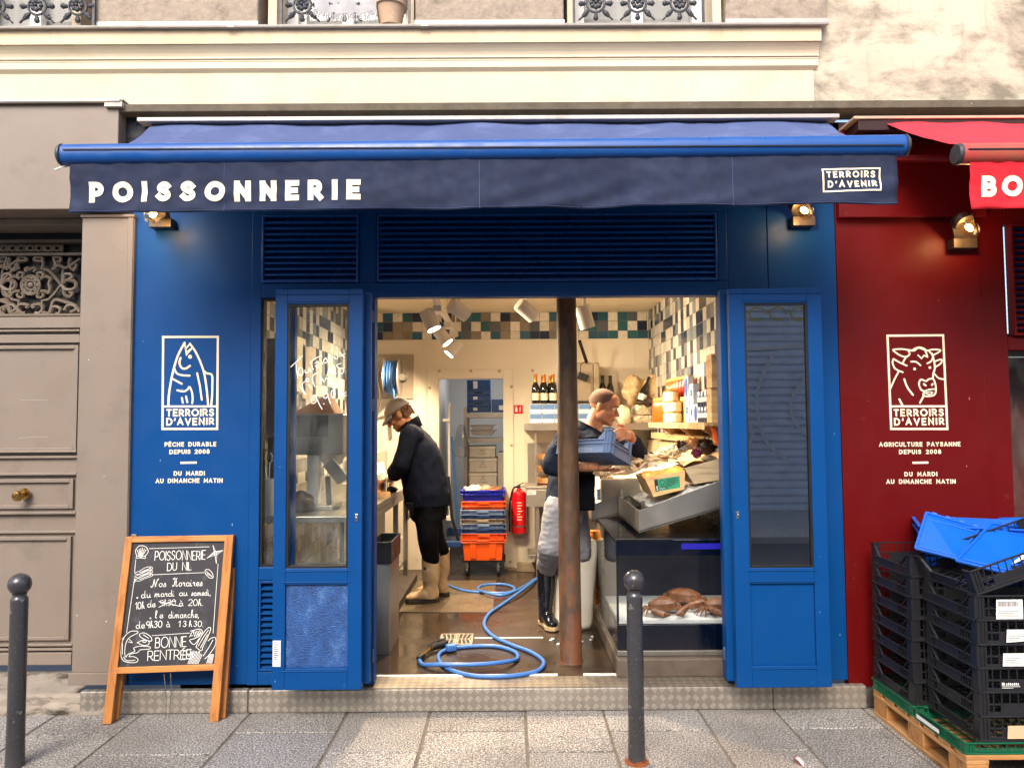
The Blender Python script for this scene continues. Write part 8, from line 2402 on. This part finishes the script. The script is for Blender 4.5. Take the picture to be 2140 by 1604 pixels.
mb.limb([hR, kR], [.09, .055], 12); mb.limb([hL, kL], [.09, .055], 12)
mb.fuse(.0055, 3)
mb.build('body', mskin, p2, smooth=True, ang=180)
face(p2, T2)
# shaved hair: a thin cap over the skull
mb = MB()
def shv(u, v):
    a_ = 2 * math.pi * u; e = -R(22) + (math.pi / 2 + R(22)) * v
    fr_ = max(0, math.cos(a_))
    e = e + (1 - v) * R(52) * fr_
    q = V(-.014 + .1013 * math.cos(a_) * math.cos(e), .0785 * math.sin(a_) * math.cos(e), .038 + .0895 * math.sin(e))
    return T2 @ q
mb.grid(shv, 36, 12)
mb.build('hair', pm('shaved_hair', '#62463a', .8, var=.25, sc=220, c2='#7d5a49', c2r=(.45, .6), c2s=150), p2, smooth=True, ang=180)
# jacket
mb = MB()
def r2(cx_, cy_, hw, side, dy=0, tw=0): return (Bq(cx_, cy_, dy), V(hw / k2 * math.cos(tw), hw / k2 * math.sin(tw), 0), V(-side * math.sin(tw), side * math.cos(tw), 0))
mb.loft([r2(1184, 1062, 47, .19), r2(1187, 1030, 46, .19), r2(1194, 990, 44, .19), r2(1204, 955, 44, .195), r2(1214, 930, 44, .2), r2(1222, 912, 38, .19), r2(1228, 902, 25, .13), r2(1232, 894, 19, .09)], 28)
mb.limb([Bq(1200, 925, -.1), sR, eR, eR.lerp(wR, .5)], [.1, .088, .072, .06], 18)
mb.limb([Bq(1240, 920, .12), sL, eL, eL.lerp(wL, .6)], [.1, .088, .07, .055], 18)
mb.fuse(.009, 4); mb.crumple(.011, 9, 4, (1.2, 1, .8)).crumple(.004, 26, 6)
mb.build('jacket', mjk2, p2, smooth=True, ang=180)
mb = MB()
mb.loft([(Bq(1229, 908), V(.1, 0, -.05), V(0, .11, 0)), (Bq(1234, 896), V(.085, 0, -.045), V(0, .09, 0)), (Bq(1234, 891), V(.088, 0, -.05), V(0, .094, 0))], 24); mb.f = mb.f[:-2]
mb.build('collar', mjk2, p2, smooth=True).modifiers.new('t', 'SOLIDIFY').thickness = .006
mb = MB(); mb.grid(lambda u, v: Bq(1203 + 40 * u, 990 + 76 * v, -.2 + .02 * math.cos(u * 3)) + V(.0, -.012 * math.sin(u * 3.1), 0), 14, 14); ap_ = mb.build('apron', mtr, p2, smooth=True, ang=180); ap_.modifiers.new('t', 'SOLIDIFY').thickness = .004
mb = MB()
mb.loft([r2(1182, 1040, 38, .16), r2(1182, 1070, 41, .17), r2(1182, 1092, 36, .165)], 24)
tz = Bq(1146, 1196).z
mb.limb([hR, kR, V(aR.x + .02, aR.y, tz)], [.115, .09, .078], 18); mb.limb([hL, kL, V(aL.x, aL.y, tz)], [.115, .09, .075], 18)
mb.fuse(.009, 4); mb.crumple(.008, 9, 7, (1, 1, .7)).crumple(.006, 20, 2, (1, 1, 2.2)); mb.build('trousers', mtr2, p2, smooth=True, ang=180)
for an, toe in ((aR, PZ(1150, 1330, F)), (aL, PZ(1222, 1310, F))):
    s_ = MB(); so2 = MB()
    d_ = V(.35, -1, 0).normalized() * .17
    boot(s_, so2, V(an.x, an.y, F), V(an.x, an.y, F) + d_, F + .006, V(an.x + .01, an.y, tz + .03), .075)
    s_.fuse(.007, 4)
    bo_ = s_.build('boot', mbt2, p2, smooth=True, ang=180); so2.build('sole', msole2, bo_, bev=.004)
# ---- the crate he carries
ccr = thing('crate', 'grey-blue perforated crate tilted in the arms of the man with the shaved head', 'crate', (0, 0, 0))
Lc, Dc, Hc = .4, .29, .145
mb = MB(); x, y, t_, c_ = Lc / 2, Dc / 2, .005, .055
mlow = .085
for sx in (-1, 1):
    for sy in (-1, 1):
        mb.box(*sorted((sx * x, sx * (x - c_))), *sorted((sy * y, sy * (y - t_))), 0, Hc); mb.box(*sorted((sx * x, sx * (x - t_))), *sorted((sy * (y - t_), sy * (y - c_))), 0, Hc)
        for q_ in (.3, .75): mb.box(*sorted((sx * (x - c_ * q_), sx * (x - c_ * q_ - .005))), *sorted((sy * y, sy * (y + .008))), 0, Hc); 
        mb.box(*sorted((sx * x, sx * (x + .008))), *sorted((sy * (y - .03), sy * (y - .035))), 0, Hc)
        mb.prism([(sx * (x - c_), sy * y, mlow), (sx * (x - c_), sy * y, Hc), (sx * (x - c_ - .05), sy * y, mlow)], (0, -sy * t_, 0))
        mb.box(*sorted((sx * (x + .01), sx * (x - c_))), *sorted((sy * (y + .01), sy * (y - t_))), Hc, Hc + .006)
for sy in (-1, 1):
    mb.box(-x + c_, x - c_, *sorted((sy * y, sy * (y - t_))), 0, mlow); mb.box(-x + c_, x - c_, *sorted((sy * (y + .008), sy * (y - t_))), mlow, mlow + .006); mb.box(-x - .008, x + .008, *sorted((sy * (y + .008), sy * y)), .06, .066); mb.box(-x, x, *sorted((sy * (y + .006), sy * y)), 0, .006)
for sx in (-1, 1):
    mb.box(*sorted((sx * x, sx * (x - t_))), -y + c_, y - c_, 0, mlow); mb.box(*sorted((sx * (x + .008), sx * (x - t_))), -y + c_, y - c_, mlow, mlow + .006); mb.box(*sorted((sx * (x + .008), sx * x)), -y, y, .06, .066)
body_ = mb.build('crate_body', pm('grey_blue_crate', '#61789e', .42, var=.08, sc=8), ccr, bev=.001, seg=1)
mb = MB()
for i in range(20): xx = -x + .01 + (2 * x - .02) * i / 19; mb.box(xx - .006, xx + .006, -y + .005, y - .005, .002, .008)
for i in range(8): yy = -y + .01 + (2 * y - .02) * i / 7; mb.box(-x + .005, x - .005, yy - .005, yy + .005, -.002, .002)
mb.build('perforated_base', body_.data.materials[0], ccr)
mb = MB()
for i in range(4):
    for j in range(9): mb.box(-.12 + j * .022, -.12 + j * .022 + .012, -y - .001, -y, .012 + i * .011, .017 + i * .011)
mb.build('embossed_print', pm('crate_emboss', '#7f94b5', .5), ccr)
cc = P(1274, 945, .42)
ex_, ey_ = V(.81, -.59, .04).normalized(), V(.56, .77, -.32)
ez_ = ex_.cross(ey_).normalized(); ey_ = ez_.cross(ex_)
Mc = Matrix((ex_, ey_, ez_)).transposed().to_4x4()
ccr.matrix_world = Matrix.Translation(cc - (Mc.to_3x3() @ V(x, -y, .0))) @ Mc
